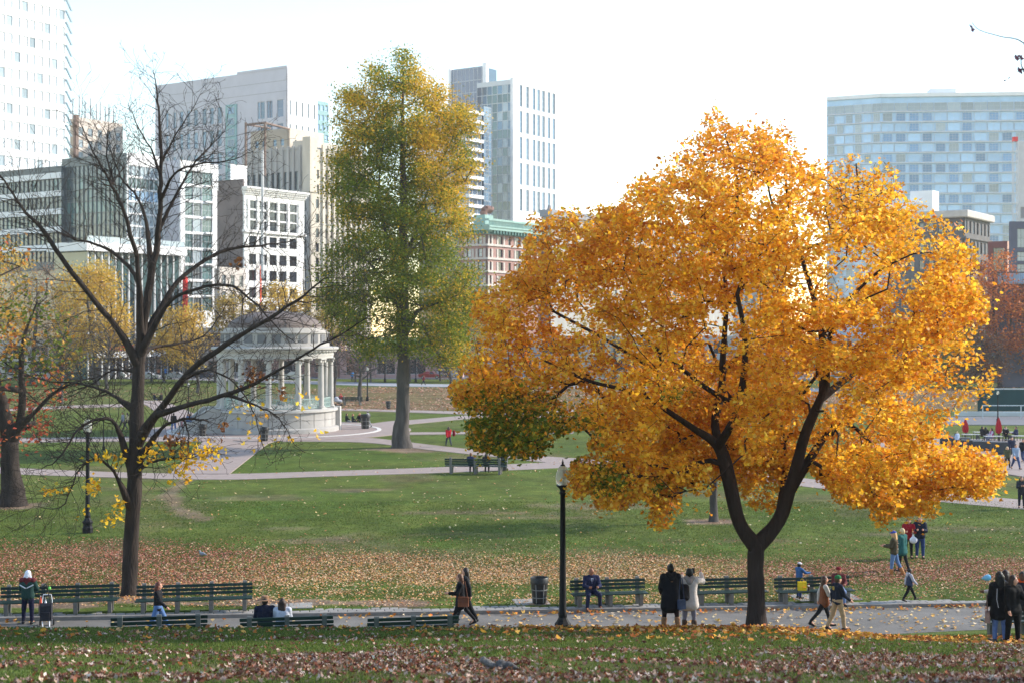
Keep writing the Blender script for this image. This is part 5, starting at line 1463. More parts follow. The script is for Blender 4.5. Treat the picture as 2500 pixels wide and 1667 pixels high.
# ---- small bare trees on the far lawn
def bare(name, label, px, py, h, seed, rb=.2, group='small bare trees on the far lawn', nsh=16, bark=None):
    global RNG
    X, Y = GP(px, py)
    tr = Tree(); q = np.random.default_rng(seed)
    pts = [np.array((X + q.normal(0, .08) * i, Y + q.normal(0, .08) * i, -.1 + h * .8 * i / 4)) for i in range(5)]
    ids = tr.limb(pts, -1, [rb, rb * .8, rb * .55, rb * .3, .02], 4)
    def sh(par, d, L, r, o):
        p = tr.p[par]; prev = par; d = d / np.linalg.norm(d); k = 5
        for i in range(k):
            d = d + q.normal(0, .13, 3) + np.array([0, 0, .05]); d /= np.linalg.norm(d); p = p + d * L / k
            prev = tr.add(p, prev, max(.012, r * (1 - .8 * (i + 1) / k)))
            if o < 3 and i > 0:
                sd = np.cross(d, q.normal(size=3)); sd /= np.linalg.norm(sd) + 1e-9
                sh(prev, d * .8 + sd * .8, L * q.uniform(.4, .6), r * .5, o + 1)
    for i in range(nsh):
        j = ids[min(len(ids) - 1, int(len(ids) * q.uniform(.35, 1)))]
        a = q.uniform(0, 2 * math.pi)
        sh(j, np.array([math.cos(a), math.sin(a), q.uniform(.5, 1.3)]), h * q.uniform(.25, .42), rb * .35, 1)
    return tree_object(name, label, (X, Y, -.1), tr, np.array(tr.r0), bark or M_bark_g, group=group)
bare('bare_tree', 'small bare tree right of the bandstand on leaf-strewn turf', 878, 977, 9.5, 1, .33)
bare('bare_tree', 'small bare tree just right of the bandstand columns, farther off', 817, 968, 9, 2, .3)
bare('bare_tree', 'thin dark bare tree at the left fringe of the maple', 1101, 972, 8.5, 3, .3)
bare('bare_tree', 'small bare tree seen through the left of the bandstand', 482, 958, 9, 4, .3)
bare('bare_tree', 'bare tree on the far lawn left of the trunk of the tall bare tree', 150, 985, 11, 5, .3, nsh=20)
bare('bare_tree', 'bare tree behind the left lamp posts', 262, 950, 12, 6, .3, nsh=20)
bare('bare_tree', 'slim bare tree behind the bandstand stairs', 620, 955, 10, 7, .28)
bare('bare_tree', 'bare tree seen between the right bandstand columns', 745, 950, 9, 9, .28)

# ---------------------------------------------------------------- benches
M_slat = mat('green_bench_slat', (0.008, 0.026, 0.021, 1), 0.5, 0.22, 5, 0.1, 30, 0.35, stretch=(.2, 1, 1), objvar=.25)
M_post = mat('grey_bench_post', (0.16, 0.148, 0.135, 1), 0.85, 0.2, 9, 0.2, 40, objvar=.12)
M_post_g = mat('green_grey_bench_post', (0.095, 0.105, 0.10, 1), 0.8, 0.2, 9, 0.2, 40)
_bm = {}
def bench(label, x, y, rotz, nposts, sp, over=.27, group=None, z=None, scale=1.0, postm=None, lower=False):
    L = sp * (nposts - 1) + 2 * over
    root = empty('park_bench', (x, y, G(x, y) + .0 if z is None else z), rotz, label, 'bench', group)
    root.scale = (scale,) * 3
    key = (round(L, 2), (postm or M_post).name)
    if key not in _bm:
        s1 = MB().box(-L / 2, L / 2, -.02, .02, -.047, .047, bev=.008).mesh('slat', M_slat)
        s2 = MB().box(-L / 2, L / 2, -.043, .043, -.02, .02, bev=.008).mesh('slat', M_slat)
        p = MB()
        p.extr([(.17, 0), (.33, 0), (.36, .45), (.41, .86), (.385, .90), (.315, .90), (.29, .86), (.24, .45)], -.065, .065)
        p = p.mesh('post', postm or M_post)
        f = MB().extr([(-.26, 0), (-.12, 0), (-.10, .30), (.235, .34), (.235, .395), (-.30, .395), (-.30, .34)], -.062, .062).mesh('leg', postm or M_post)
        _bm[key] = (s1, s2, p, f)
    s1, s2, p, f = _bm[key]
    for i in range(nposts):
        xx = -sp * (nposts - 1) / 2 + sp * i
        link('post', p, root, (xx, 0, 0)); link('leg', f, root, (xx, 0, 0))
    for k in range(5):
        link('slat', s2, root, (random.uniform(-.01, .01), -.275 + k * .105, .416 + random.uniform(-.003, .003)))
    for k in range(3):
        o = link('slat', s1, root, (random.uniform(-.012, .012), .248 + k * .014, .545 + k * .122)); o.rotation_euler = (R(-6), 0, 0)
    return root
def far_bench(label, px0, px1, n, group='benches along the far kerb'):
    pm = (px0 + px1) / 2
    X = 0.0
    for _ in range(8):
        Y = kerb_line(X) + .55; X = PX(pm, Y)
    W_ = (px1 - px0) / FOC * Y / math.cos(KA)
    o = bench(label, X, Y, KA, n, (W_ - .5) / (n - 1), .25, group, z=path_z(X) + .125)
    return o
bA = far_bench('long green bench left of the bare trunk, behind the shopping trolley', 6, 283, 4)
bB = far_bench('long green bench right of the bare trunk', 337, 612, 4)
bC = far_bench('green bench on which the man in the navy suit sits', 1394, 1580, 3)
bD = far_bench('green bench between the two standing women and the maple trunk', 1690, 1872, 3)
bE = far_bench('green bench with a yellow bag, right of the maple trunk', 1893, 2084, 3)
def near_bench(label, px0, px1, n):
    pm = (px0 + px1) / 2; X = 0.0
    for _ in range(8):
        Y = 40.0 + .167 * X; X = PX(pm, Y)
    W_ = (px1 - px0) / FOC * Y / math.cos(KA)
    z = PZ(1507, Y) - .90 + (.012 if px0 > 500 else 0)
    z = max(z, G(X, Y) + .02)
    return bench(label, X, Y, KA + math.pi, n, (W_ - .5) / (n - 1), .25, 'benches on the near side of the path', z=z, postm=M_post_g), X, Y, z
nb1 = near_bench('half-hidden green bench below the bank at the left', 278, 504, 3)
nb2 = near_bench('half-hidden green bench with the hatted man and a woman on it', 590, 811, 3)
nb3 = near_bench('empty half-hidden green bench nearest the walking woman in black', 897, 1116, 3)
X_ = PX(2500, 40.6)
bR = bench('dark bench end behind the women in black coats at the right edge', X_, 40.4, KA + math.pi, 3, 1.0, .25, 'benches on the near side of the path')
x, y = GP(1162, 1156)
bF = bench('lone green bench on the lawn by the brick path, two sitters', x, y, R(172), 3, 1.35, .35, z=.02, scale=1.25)
x, y = GP(842, 988)
bench('far dark bench with a pram right of the bandstand', x, y, R(170), 3, 1.6, .3, z=.0, scale=1.3)

# ---------------------------------------------------------------- lamp posts
M_iron = mat('black_iron', (0.010, 0.010, 0.012, 1), 0.6, 0.2, 8, 0.15, 40, 0.15)
def glass_globe():
    m = bpy.data.materials.new('acorn_glass'); m.use_nodes = True
    b_ = m.node_tree.nodes['Principled BSDF']
    b_.inputs['Base Color'].default_value = (.86, .85, .80, 1); b_.inputs['Roughness'].default_value = .22
    b_.inputs['Transmission Weight'].default_value = .72; b_.inputs['IOR'].default_value = 1.12
    return m
M_globe = glass_globe()
M_bulb = mat('lamp_core', (.6, .57, .5, 1), .5)
_lp = None
def lamp(label, x, y, H, z=None, full=True, group='acorn lamp posts', rot=0.0):
    global _lp
    root = empty('lamp_post', (x, y, G(x, y) if z is None else z), rot, label, 'lamp post', group)
    s = H / 5.2; root.scale = (s, s, s)
    if _lp is None:
        base = MB().lathe([(.24, 0), (.24, .22), (.225, .26), (.20, .30), (.20, .40), (.235, .44), (.235, .50), (.17, .58), (.13, .66), (.115, .70)], 8).mesh('base', M_iron)
        pole = MB().lathe([(.115, .68), (.128, .72), (.128, .78), (.105, .84), (.085, 2.4), (.072, 4.18), (.10, 4.22), (.10, 4.26), (.07, 4.30)], 14).mesh('pole', M_iron, True)
        cup = MB().lathe([(.07, 4.28), (.10, 4.36), (.17, 4.42), (.185, 4.44), (.185, 4.47), (.05, 4.47)], 18).mesh('lamp_holder', M_iron, True)
        glob = MB().lathe([(.15, 4.47), (.185, 4.52), (.205, 4.62), (.205, 4.72), (.185, 4.82), (.15, 4.88), (.155, 4.90), (.105, 4.98), (.06, 5.02)], 20, cap=False).mesh('globe', M_globe, True)
        core = MB().lathe([(.055, 4.47), (.055, 4.66), (.07, 4.68), (.07, 4.86), (.03, 4.92)], 10).mesh('lamp_core', M_bulb)
        fin = MB().lathe([(.07, 5.0), (.065, 5.04), (.025, 5.06), (.035, 5.10), (.02, 5.13), (.008, 5.2)], 10).mesh('finial', M_iron)
        _lp = (base, pole, cup, glob, core, fin)
    base, pole, cup, glob, core, fin = _lp
    link('base', base, root); link('pole', pole, root); c = link('lamp_holder', cup, root); g_ = link('globe', glob, root); link('lamp_core', core, g_); link('finial', fin, root)
    return root
lx = PX(1374, 39.5)
lamp('black acorn lamp post in front, right of the litter bin', lx, 39.5, PZ(1120, 39.5) - G(lx, 39.5))
x, y = GP(214, 1300); lamp('black acorn lamp post on the lawn left of the bare trunk', x, y, 5.75)
for (px, yb, yt, lb) in ((253, 1098, 1012, 'acorn lamp post on the lawn behind the left lamp post'), (370, 930, 853, 'far acorn lamp post right of the bare trunk'),
                         (897, 978, 893, 'far acorn lamp post left of the thick grey trunk'), (940, 932, 860, 'far dark lamp post beside the tall tree trunk'),
                         (1015, 932, 862, 'far dark lamp post right of the tall tree trunk'), (735, 960, 880, 'far lamp post seen between the bandstand columns'),
                         (2436, 1030, 950, 'slim dark lamp post by the red umbrella and court fence'), (460, 1020, 930, 'thin lamp post beside the bandstand stairs')):
    x, y = GP(px, yb); lamp(lb, x, y, (yb - yt) / FOC * y)

# ---------------------------------------------------------------- litter bins
M_bin = mat('black_bin', (0.016, 0.016, 0.018, 1), 0.45, 0.2, 8, 0.1, 30, .4)
M_bin2 = mat('bin_strap', (0.22, 0.215, 0.21, 1), 0.5, 0.15, 8)
_bn = None
def litter_bin(label, x, y, z, s=1.0, group='black litter bins'):
    global _bn
    root = empty('litter_bin', (x, y, z), random.uniform(0, .6), label, 'litter bin', group); root.scale = (s, s, s)
    if _bn is None:
        body = MB().lathe([(.235, .02), (.24, .04), (.30, .74)], 20).mesh('body', M_bin, True)
        rim = MB().lathe([(.30, .72), (.325, .74), (.33, .93), (.315, .95), (.29, .93), (.27, .80), (.02, .72)], 20, cap=False).mesh('rim', M_bin, True)
        strap = MB()
        for z_ in (.22, .50):
            r_ = .24 + .06 * z_ / .72 + .006
            strap.lathe([(r_ - .012, z_), (r_ + .004, z_), (r_ + .006, z_ + .028), (r_ - .012, z_ + .028)], 20, cap=False)
        strap = strap.mesh('band', M_bin2)
        rib = MB().add([(-.014, -.252, .05), (.014, -.252, .05), (.014, -.31, .72), (-.014, -.31, .72), (-.014, -.23, .05), (.014, -.23, .05), (.014, -.29, .72), (-.014, -.29, .72)],
                       [(0, 1, 2, 3), (7, 6, 5, 4), (0, 4, 5, 1), (1, 5, 6, 2), (2, 6, 7, 3), (3, 7, 4, 0)]).mesh('strap', M_bin2)
        _bn = (body, rim, strap, rib)
    link('body', _bn[0], root); link('rim', _bn[1], root); link('band', _bn[2], root)
    for k in range(6): link('strap', _bn[3], root, rotz=2 * math.pi * k / 6)
    return root
X = PX(1317, 48.6); litter_bin('large black litter bin on a slab left of the near lamp', X, kerb_line(X) + .95, path_z(X) + .135, .95)
for (px, yb, h, lb) in ((1227, 1149, 43, 'litter bin by the brick path at the end of the lone lawn bench'), (892, 1047, 36, 'litter bin beside the group sitting on the grass'),
                        (948, 998, 19, 'far litter bin left of the tall tree trunk'), (645, 1077, 34, 'litter bin in front of the bandstand base'), (495, 1066, 30, 'litter bin left of the bandstand stairs')):
    x, y = GP(px, yb); litter_bin(lb, x, y, .03, h / FOC * y / .95)

# ---------------------------------------------------------------- court fence, cafe terrace
M_screen = mat('dark_green_windscreen', (0.010, 0.050, 0.052, 1), 0.8, 0.2, .5)
M_railw = mat('pale_rail', (.55, .58, .6, 1), .5)
x0, yF = GP(2388, 1014); x1 = PX(2760, yF)
t = empty('court_fence', (x0, yF, 0), 0, 'dark green court windscreen fence with pale rails at the right', 'fence')
fh = (1014 - 949) / FOC * yF; n = 6; w = (x1 - x0) / n
pm_ = MB().box(.04, w - .04, -.04, .04, .55, fh - .05).mesh('panel', M_screen); po = MB().box(-.05, .05, -.06, .06, 0, fh + .05).mesh('post', M_screen)
for i in range(n): link('panel', pm_, t, (w * i, 0, 0)); link('post', po, t, (w * i, 0, 0))
MB().box(0, x1 - x0, -.06, .06, fh - .03, fh + .09).build('rail', M_railw, t)
t2 = empty('barrier', (x0 - 1.5, yF - 6, 0), 0, 'low pale rail barrier in front of the court fence', 'barrier')
for z in (1.5, .75): MB().box(0, 18, -.04, .04, z - .05, z + .05).build('rail', M_railw, t2)
for i in range(5): MB().box(4.2 * i, 4.2 * i + .08, -.05, .05, 0, 1.55).build('post', M_railw, t2)
tag(MB().box(x0 - 3, x1, yF - 1.2, yF - .9, 0, .55, bev=.03).build('low_wall', M_conc), 'low pale concrete wall along the foot of the court fence', 'wall')
M_redu = mat('red_canvas', rgb(176, 24, 40), .8, .12, 4)
def umbrella(label, px, yb, yt):
    x, y = GP(px, yb); h = (yb - yt) / FOC * y
    t = empty('patio_umbrella', (x, y, 0), 0, label, 'umbrella', 'closed red umbrellas')
    MB().cyl((0, 0, 0), (0, 0, h), .03, .03, 8).build('pole', M_iron, t)
    MB().lathe([(.3, 0), (.3, .06), (.06, .1)], 12).build('base', M_iron, t)
    m = MB(); prof = [(.10, h * .40), (.24, h * .44), (.28, h * .6), (.2, h * .8), (.06, h * .97), (.02, h)]
    vs = []; k = 16
    for r, z in prof:
        for i in range(k):
            a = 2 * math.pi * i / k; rr = r * (1 if i % 2 else .68); vs.append((rr * math.cos(a), rr * math.sin(a), z))
    m.add(vs, [(j * k + i, j * k + (i + 1) % k, (j + 1) * k + (i + 1) % k, (j + 1) * k + i) for j in range(len(prof) - 1) for i in range(k)])
    m.build('canopy', M_redu, t)
umbrella('closed red umbrella on the cafe terrace, left one', 2357, 1078, 1022)
umbrella('closed red umbrella on the cafe terrace, right one by the lamp', 2438, 1084, 1018)
M_chair = mat('cafe_metal', (.045, .045, .05, 1), .5)
M_table = mat('cafe_table_top', (.42, .40, .38, 1), .5)
_cf = None
def cafe_set(i, px, yb, lb):
    global _cf
    x, y = GP(px, yb)
    t = empty('cafe_table', (x, y, .05), 0, 'pale cafe table ' + lb, 'table', 'cafe tables')
    if _cf is None:
        top = MB().box(-.75, .75, -.4, .4, .73, .77, bev=.01).mesh('table_top', M_table); leg = MB().box(-.025, .025, -.025, .025, 0, .73).mesh('leg', M_chair)
        seat = MB().box(-.21, .21, -.21, .21, .43, .46, bev=.008).mesh('seat', M_chair)
        back = MB().box(-.21, .21, .19, .22, .55, .85).mesh('backrest', M_chair); cl_ = MB().box(-.015, .015, -.015, .015, 0, .45).mesh('leg', M_chair); cb = MB().box(-.015, .015, .19, .22, .45, .85).mesh('back_post', M_chair)
        _cf = (top, leg, seat, back, cl_, cb)
    link('table_top', _cf[0], t)
    for sx in (-.65, .65):
        for sy in (-.33, .33): link('leg', _cf[1], t, (sx, sy, 0))
    for k, (dx, dy, a) in enumerate(((-1.15, 0.1, math.pi / 2), (1.2, -.1, -math.pi / 2))):
        c = empty('cafe_chair', (x + dx, y + dy, .05), a + random.uniform(-.3, .3), 'dark metal cafe chair %s of the table %s' % (('left', 'right')[k], lb), 'chair', 'cafe chairs')
        link('seat', _cf[2], c); link('backrest', _cf[3], c)
        for sx in (-.19, .19):
            for sy in (-.19, .19): link('leg', _cf[4], c, (sx, sy, 0))
            link('back_post', _cf[5], c, (sx, 0, 0))
for i, (px, yb, lb) in enumerate(((2370, 1082, 'under the left red umbrella'), (2398, 1076, 'between the two red umbrellas'), (2425, 1087, 'left of the right umbrella pole'), (2462, 1076, 'right of the right umbrella'), (2490, 1086, 'at the picture edge'))): cafe_set(i, px, yb, lb)
M_plant = mat('dark_planter', (.045, .05, .058, 1), .6, .15, 3)
for i, (px, yb, lb) in enumerate(((2318, 1088, 'leftmost, under the maple leaves'), (2345, 1092, 'second from left'), (2372, 1098, 'third from left'), (2400, 1101, 'fourth from left'), (2445, 1110, 'rightmost, tallest'))):
    x, y = GP(px, yb); t = empty('planter_box', (x, y, .05), R(-14), 'dark planter box edging the cafe terrace, ' + lb, 'planter', 'planter boxes')
    hh = .75 if i < 4 else .95
    MB().box(-.78, .78, -.28, .28, .05, hh, bev=.02).build('box', M_plant, t)
    MB().box(-.8, .8, -.3, .3, hh, hh + .05, bev=.01).build('rim', mat('planter_rim', (.13, .13, .135, 1), .6), t)
    for sx in (-.7, .7): MB().box(sx - .06, sx + .06, -.25, .25, 0, .05).build('foot', M_plant, t)

# ---------------------------------------------------------------- parked cars on the street
def car(label, px, yb, col, rot=0.0, van=False):
    x, y = GP(px, yb)
    t = empty('parked_car', (x, y, .03), rot, label, 'car', 'cars parked along the far street')
    pm_ = mat('car_paint_%d_%d_%d' % col, rgb(*col), .3, .04, 2, coat=.5)
    gl = G_black; w = .88
    if van: prof = [(-2.3, .35), (2.3, .35), (2.35, .9), (2.0, 1.05), (1.5, 1.75), (-2.2, 1.85), (-2.35, 1.0)]
    else: prof = [(-2.2, .35), (2.2, .35), (2.25, .72), (2.0, .84), (1.05, .95), (.45, 1.42), (-.95, 1.46), (-1.6, 1.02), (-2.2, .95), (-2.28, .7)]
    M90 = Matrix.Rotation(R(90), 4, 'Z')
    n = len(prof); m = MB()
    ins = [(a * .985, b_ if b_ < 1.1 else b_ - .02) for a, b_ in prof]
    rows_ = [(-w * .88 if False else -w, 0)]
    vs = [(a, -w * (.80 if b_ > 1.2 else 1), b_) for a, b_ in prof] + [(a, w * (.80 if b_ > 1.2 else 1), b_) for a, b_ in prof]
    m.add(vs, [tuple(range(n)), tuple(range(2 * n - 1, n - 1, -1))] + [((i + 1) % n, i, n + i, n + (i + 1) % n) for i in range(n)])
    m.build('body', pm_, t)
    for s in (-1, 1):
        g = MB()
        if van: q = [(1.7, 1.05), (1.35, 1.65), (-2.0, 1.72), (-2.1, 1.08)]
        else: q = [(.95, .97), (.42, 1.36), (-.92, 1.40), (-1.4, 1.02)]
        yv = lambda z: s * (w + .012 - (w * .2) * max(0, min(1, (z - .95) / .45)))
        g.add([(a, yv(z), z) for a, z in q], [(0, 1, 2, 3) if s < 0 else (3, 2, 1, 0)])
        g.build('side_window', gl, t)
        for a in (-1.4, 1.4):
            wh = MB().cyl((a, s * (w - .2), .33), (a, s * (w + .02), .33), .33, .33, 14).build('wheel', mat('tyre_rubber', (.015, .015, .016, 1), .9), t)
            MB().cyl((a, s * (w + .02), .33), (a, s * (w + .035), .33), .19, .19, 10).build('rim', mat('wheel_rim', (.4, .4, .42, 1), .35, metal=.6), wh)
    for s in (-.6, .6):
        MB().box(2.2, 2.28, s - .16, s + .16, .62, .76).build('headlight', M_railw, t); MB().box(-2.3, -2.2, s - .14, s + .14, .72, .86).build('tail_light', rs_, t)
    return t
car('silver car parked just right of the bare trunk', 362, 925, (176, 180, 186))
car('white van parked left of the bare trunk', 280, 924, (212, 214, 216), van=True)
car('grey car parked near the pedestrian in light blue', 432, 925, (150, 154, 160))
car('dark blue car parked behind the bandstand stairs', 505, 925, (44, 52, 74))
car('white car seen between the right bandstand columns', 722, 925, (214, 214, 214))
car('black car seen behind the middle bandstand columns', 690, 924, (30, 32, 36), van=True)
car('grey car parked left of the maple fringe', 1092, 922, (156, 160, 172), van=True)
car('red car parked right of the tall tree trunk', 1050, 924, (150, 50, 46))

# ---------------------------------------------------------------- people
def surface_net(f, o, h):
    """smooth closed surface of the zero level of a sampled field."""
    ins = f < 0
    nx, ny, nz = f.shape
    c = np.zeros((nx - 1, ny - 1, nz - 1), np.int8)
    for a in (0, 1):
        for b_ in (0, 1):
            for d in (0, 1): c += ins[a:nx - 1 + a, b_:ny - 1 + b_, d:nz - 1 + d]
    act = (c > 0) & (c < 8)
    I, J, K = np.nonzero(act)
    if len(I) == 0: return np.zeros((0, 3)), np.zeros((0, 4), int)
    vid = -np.ones(act.shape, np.int64); vid[I, J, K] = np.arange(len(I))
    S = np.zeros((len(I), 3)); W_ = np.zeros(len(I))
    cr = [(0, 0, 0), (1, 0, 0), (0, 1, 0), (1, 1, 0), (0, 0, 1), (1, 0, 1), (0, 1, 1), (1, 1, 1)]
    ed = [(0, 1), (2, 3), (4, 5), (6, 7), (0, 2), (1, 3), (4, 6), (5, 7), (0, 4), (1, 5), (2, 6), (3, 7)]
    val = [f[I + q[0], J + q[1], K + q[2]] for q in cr]
    for a, b_ in ed:
        va, vb = val[a], val[b_]; m = (va < 0) != (vb < 0)
        t = np.where(m, va / (va - vb + 1e-12), 0)
        pa = np.array(cr[a], float); pb = np.array(cr[b_], float)
        S += np.where(m[:, None], pa + t[:, None] * (pb - pa), 0); W_ += m
    V = (np.stack([I, J, K], -1) + S / W_[:, None]) * h + o
    F = []
    for ax in range(3):
        sl0 = [slice(1, -1)] * 3; sl1 = [slice(1, -1)] * 3
        sl0[ax] = slice(0, -1); sl1[ax] = slice(1, None)
        a = ins[tuple(sl0)]; b_ = ins[tuple(sl1)]
        d = a != b_
        i, j, k = np.nonzero(d)
        idx = [i, j, k]
        for q in range(3):
            if q != ax: idx[q] = idx[q] + 1
        o1, o2 = [(1, 2), (2, 0), (0, 1)][ax]
        def cell(d1, d2):
            z = [x.copy() for x in idx]; z[o1] = z[o1] - d1; z[o2] = z[o2] - d2
            return vid[z[0], z[1], z[2]]
        Q4 = np.stack([cell(1, 1), cell(0, 1), cell(0, 0), cell(1, 0)], -1)
        fl = ~a[i, j, k]
        Q4[fl] = Q4[fl][:, ::-1]
        F.append(Q4)
    F = np.concatenate(F); F = F[(F >= 0).all(1)]
    return V, F

def sdf_mesh(prims, h, k=.03):
    """prims: ('c', a, b, ra, rb) tapered capsule, ('e', centre, (rx, ry, rz)) ellipsoid."""
    lo = np.full(3, 1e9); hi = np.full(3, -1e9)
    for p in prims:
        if p[0] == 'c':
            for q, r in ((p[1], p[3]), (p[2], p[4])): lo = np.minimum(lo, np.array(q) - r); hi = np.maximum(hi, np.array(q) + r)
        else: lo = np.minimum(lo, np.array(p[1]) - np.array(p[2])); hi = np.maximum(hi, np.array(p[1]) + np.array(p[2]))
    lo -= 2.5 * h; hi += 2.5 * h
    n = np.ceil((hi - lo) / h).astype(int) + 1
    X, Y, Z = np.meshgrid(*[lo[i] + np.arange(n[i]) * h for i in range(3)], indexing='ij')
    P = np.stack([X, Y, Z], -1).astype(np.float32)
    f = None
    for p in prims:
        if p[0] == 'c':
            a = np.array(p[1], np.float32); b_ = np.array(p[2], np.float32); ba = b_ - a; L2 = max(float(ba @ ba), 1e-9)
            t = np.clip(((P - a) @ ba) / L2, 0, 1)
            d = np.linalg.norm(P - a - t[..., None] * ba, axis=-1) - (p[3] + (p[4] - p[3]) * t)
        else:
            r = np.array(p[2], np.float32); q = (P - np.array(p[1], np.float32)) / r
            k0 = np.linalg.norm(q, axis=-1); k1 = np.linalg.norm(q / r, axis=-1)
            d = k0 * (k0 - 1) / np.maximum(k1, 1e-6)
        if f is None: f = d
        else:
            e = np.clip(.5 + .5 * (f - d) / k, 0, 1); f = f * (1 - e) + d * e - k * e * (1 - e)
    return surface_net(f, lo, h)

FAB = {}
def fab(c, rough=.85, var=.14, sheen=0):
    c = tuple(int(v) for v in c); key = 'cloth_%d_%d_%d' % c
    return mat(key, rgb(*c), rough, var, 14, .25, 30, .15)
def skin(c): return mat('skin_%d_%d_%d' % c, rgb(*c), .55, .06, 8, 0, None, .3)
def hairm(c): return mat('hair_%d_%d_%d' % c, rgb(*c), .5, .25, 30, .3, 60, .35, stretch=(1, 1, .15))
LIGHT, TAN_, BROWN_ = (205, 150, 125), (170, 118, 92), (92, 60, 46)

def person(label, x, y, H=1.7, face=0.0, z=None, near=True, pose='stand', top=(40, 40, 46), bottom=(30, 32, 40), shoe=(30, 28, 28), sk=LIGHT, hair=(40, 28, 22), hairst='short', hat=None, hatc=(200, 60, 50),
           coat=0.0, bulk=1.0, arms=None, legs=None, lean=0.0, look=0.0, nod=0.0, skinny=1.0, hood=None, boots=None, extra=None, seat=.44, spread=0.0, group=None, facef=False, scarf=None, vest=None, stripe=None, wide=1.0):
    h = (.0165 if near else .034)
    A = dict(stand=[(4, 8, 12, 0), (4, 8, 12, 0)], walk=[(-22, 5, 14, 0), (24, 5, 22, 0)], sit=[(28, 8, 60, .35), (28, 8, 60, .35)], ground=[(25, 15, 40, .2), (25, 15, 40, .2)])
    Lg = dict(stand=[(2, 2), (-2, 2)], walk=[(27, 6), (-20, 16)], sit=[(84, 88), (84, 88)], ground=[(78, 118), (78, 118)])
    arms = arms or A[pose]; legs = legs or Lg[pose]
    sp_ = spread or (3 if pose != 'ground' else 28)
    J = {}
    up = np.array([0, math.sin(R(lean)), math.cos(R(lean))]); fw = np.array([0, math.cos(R(lean)), -math.sin(R(lean))])
    hip = np.zeros(3)
    low = 0
    for s, nm, (p, k) in ((-1, 'L', legs[0]), (1, 'R', legs[1])):
        hj = hip + np.array([s * .052 * H, 0, 0])
        d1 = np.array([s * math.sin(R(sp_)), math.sin(R(p)) * math.cos(R(sp_)), -math.cos(R(p)) * math.cos(R(sp_))])
        kn = hj + d1 * .245 * H
        q = p - k
        sx = s * math.sin(R(sp_)) * (1 if pose != 'ground' else -1.2)
        d2 = np.array([sx * .4, math.sin(R(q)), -math.cos(R(q))]); d2 /= np.linalg.norm(d2)
        an = kn + d2 * .235 * H
        J['hip' + nm], J['knee' + nm], J['ank' + nm] = hj, kn, an
        ft = np.array([s * .015 * H, math.cos(R(min(q, 0) * .6)), math.sin(R(min(q, 0) * .6)) - 0.0]); 
        J['toe' + nm] = an + np.array([s * .02 * H, .105 * H * math.cos(R(max(-40, min(q, 0)))), -.030 * H + .09 * H * math.sin(R(max(-40, min(q, 0))))])
        J['heel' + nm] = an + np.array([0, -.02 * H, -.034 * H])
        low = min(low, an[2] - .05 * H, J['toe' + nm][2] - .02 * H)
    if pose == 'sit': off = seat + .07
    elif pose == 'ground': off = .10 * H / 1.7 + .02
    else: off = -low
    for k in J: J[k] = J[k] + np.array([0, 0, off])
    hip = hip + np.array([0, 0, off])
    J['waist'] = hip + up * .09 * H; J['chest'] = hip + up * .205 * H; J['neck'] = hip + up * .315 * H
    hd = hip + up * .395 * H + fw * (.012 + .03 * math.sin(R(nod))) * H + np.array([0, 0, -.012 * H * math.sin(R(nod))])
    for s, nm, (p, ab, el, inw) in ((-1, 'L', arms[0]), (1, 'R', arms[1])):
        sh = hip + up * .272 * H + np.array([s * .107 * H * wide, 0, 0])
        d = np.array([s * math.sin(R(ab)), math.sin(R(p + lean)) * math.cos(R(ab)), -math.cos(R(p + lean)) * math.cos(R(ab))])
        eb = sh + d * .165 * H
        q = p + lean + el
        d2 = np.array([-s * inw, math.sin(R(q)), -math.cos(R(q))]); d2 /= np.linalg.norm(d2)
        wr = eb + d2 * .142 * H
        J['sh' + nm], J['el' + nm], J['wr' + nm] = sh, eb, wr
        J['hd' + nm] = wr + d2 * .045 * H; J['ad' + nm] = d2
    v = lambda *a: tuple(float(q) for q in a)
    def rel(c, dx, dy, dz):           # offset in the head frame (turned by look)
        cl_, sl_ = math.cos(R(look)), math.sin(R(look))
        return c + np.array([dx * cl_ - dy * sl_, dx * sl_ + dy * cl_, dz])
    z = G(x, y) if z is None else z
    root_loc = (x, y, z)
    # ---- body: one continuous figure
    B = [('e', hd, (.046 * H, .056 * H, .064 * H)), ('e', rel(hd, 0, .018 * H, -.035 * H), (.034 * H, .036 * H, .032 * H)), ('c', J['neck'] - up * .02 * H, hd - np.array([0, 0, .045 * H]), .034 * H, .029 * H)]
    B += [('c', rel(hd, 0, .052 * H, .004 * H), rel(hd, 0, .062 * H, -.016 * H), .006 * H, .010 * H)]
    for s in (-1, 1): B.append(('e', rel(hd, s * .047 * H, -.004 * H, -.008 * H), (.007 * H, .013 * H, .018 * H)))
    B += [('c', J['chest'] + np.array([-.045 * H, 0, 0]), J['waist'] + np.array([-.035 * H, 0, 0]), .058 * H, .05 * H), ('c', J['chest'] + np.array([.045 * H, 0, 0]), J['waist'] + np.array([.035 * H, 0, 0]), .058 * H, .05 * H),
          ('c', hip + np.array([-.04 * H, 0, 0]), hip + np.array([.04 * H, 0, 0]), .058 * H, .058 * H), ('c', J['chest'], J['neck'], .055 * H, .035 * H)]
    fing = []
    for s, nm in ((-1, 'L'), (1, 'R')):
        B += [('c', J['hip' + nm], J['knee' + nm], .046 * H, .031 * H), ('c', J['knee' + nm], J['ank' + nm], .030 * H, .021 * H), ('c', J['ank' + nm], J['toe' + nm], .019 * H, .015 * H)]
        B += [('c', J['sh' + nm], J['el' + nm], .028 * H, .023 * H), ('c', J['el' + nm], J['wr' + nm], .022 * H, .017 * H), ('e', J['hd' + nm], (.017 * H, .021 * H, .026 * H)), ('c', J['wr' + nm], J['hd' + nm], .016 * H, .017 * H), ('c', J['sh' + nm], J['chest'] + np.array([s * .03 * H, 0, .03 * H]), .03 * H, .04 * H)]
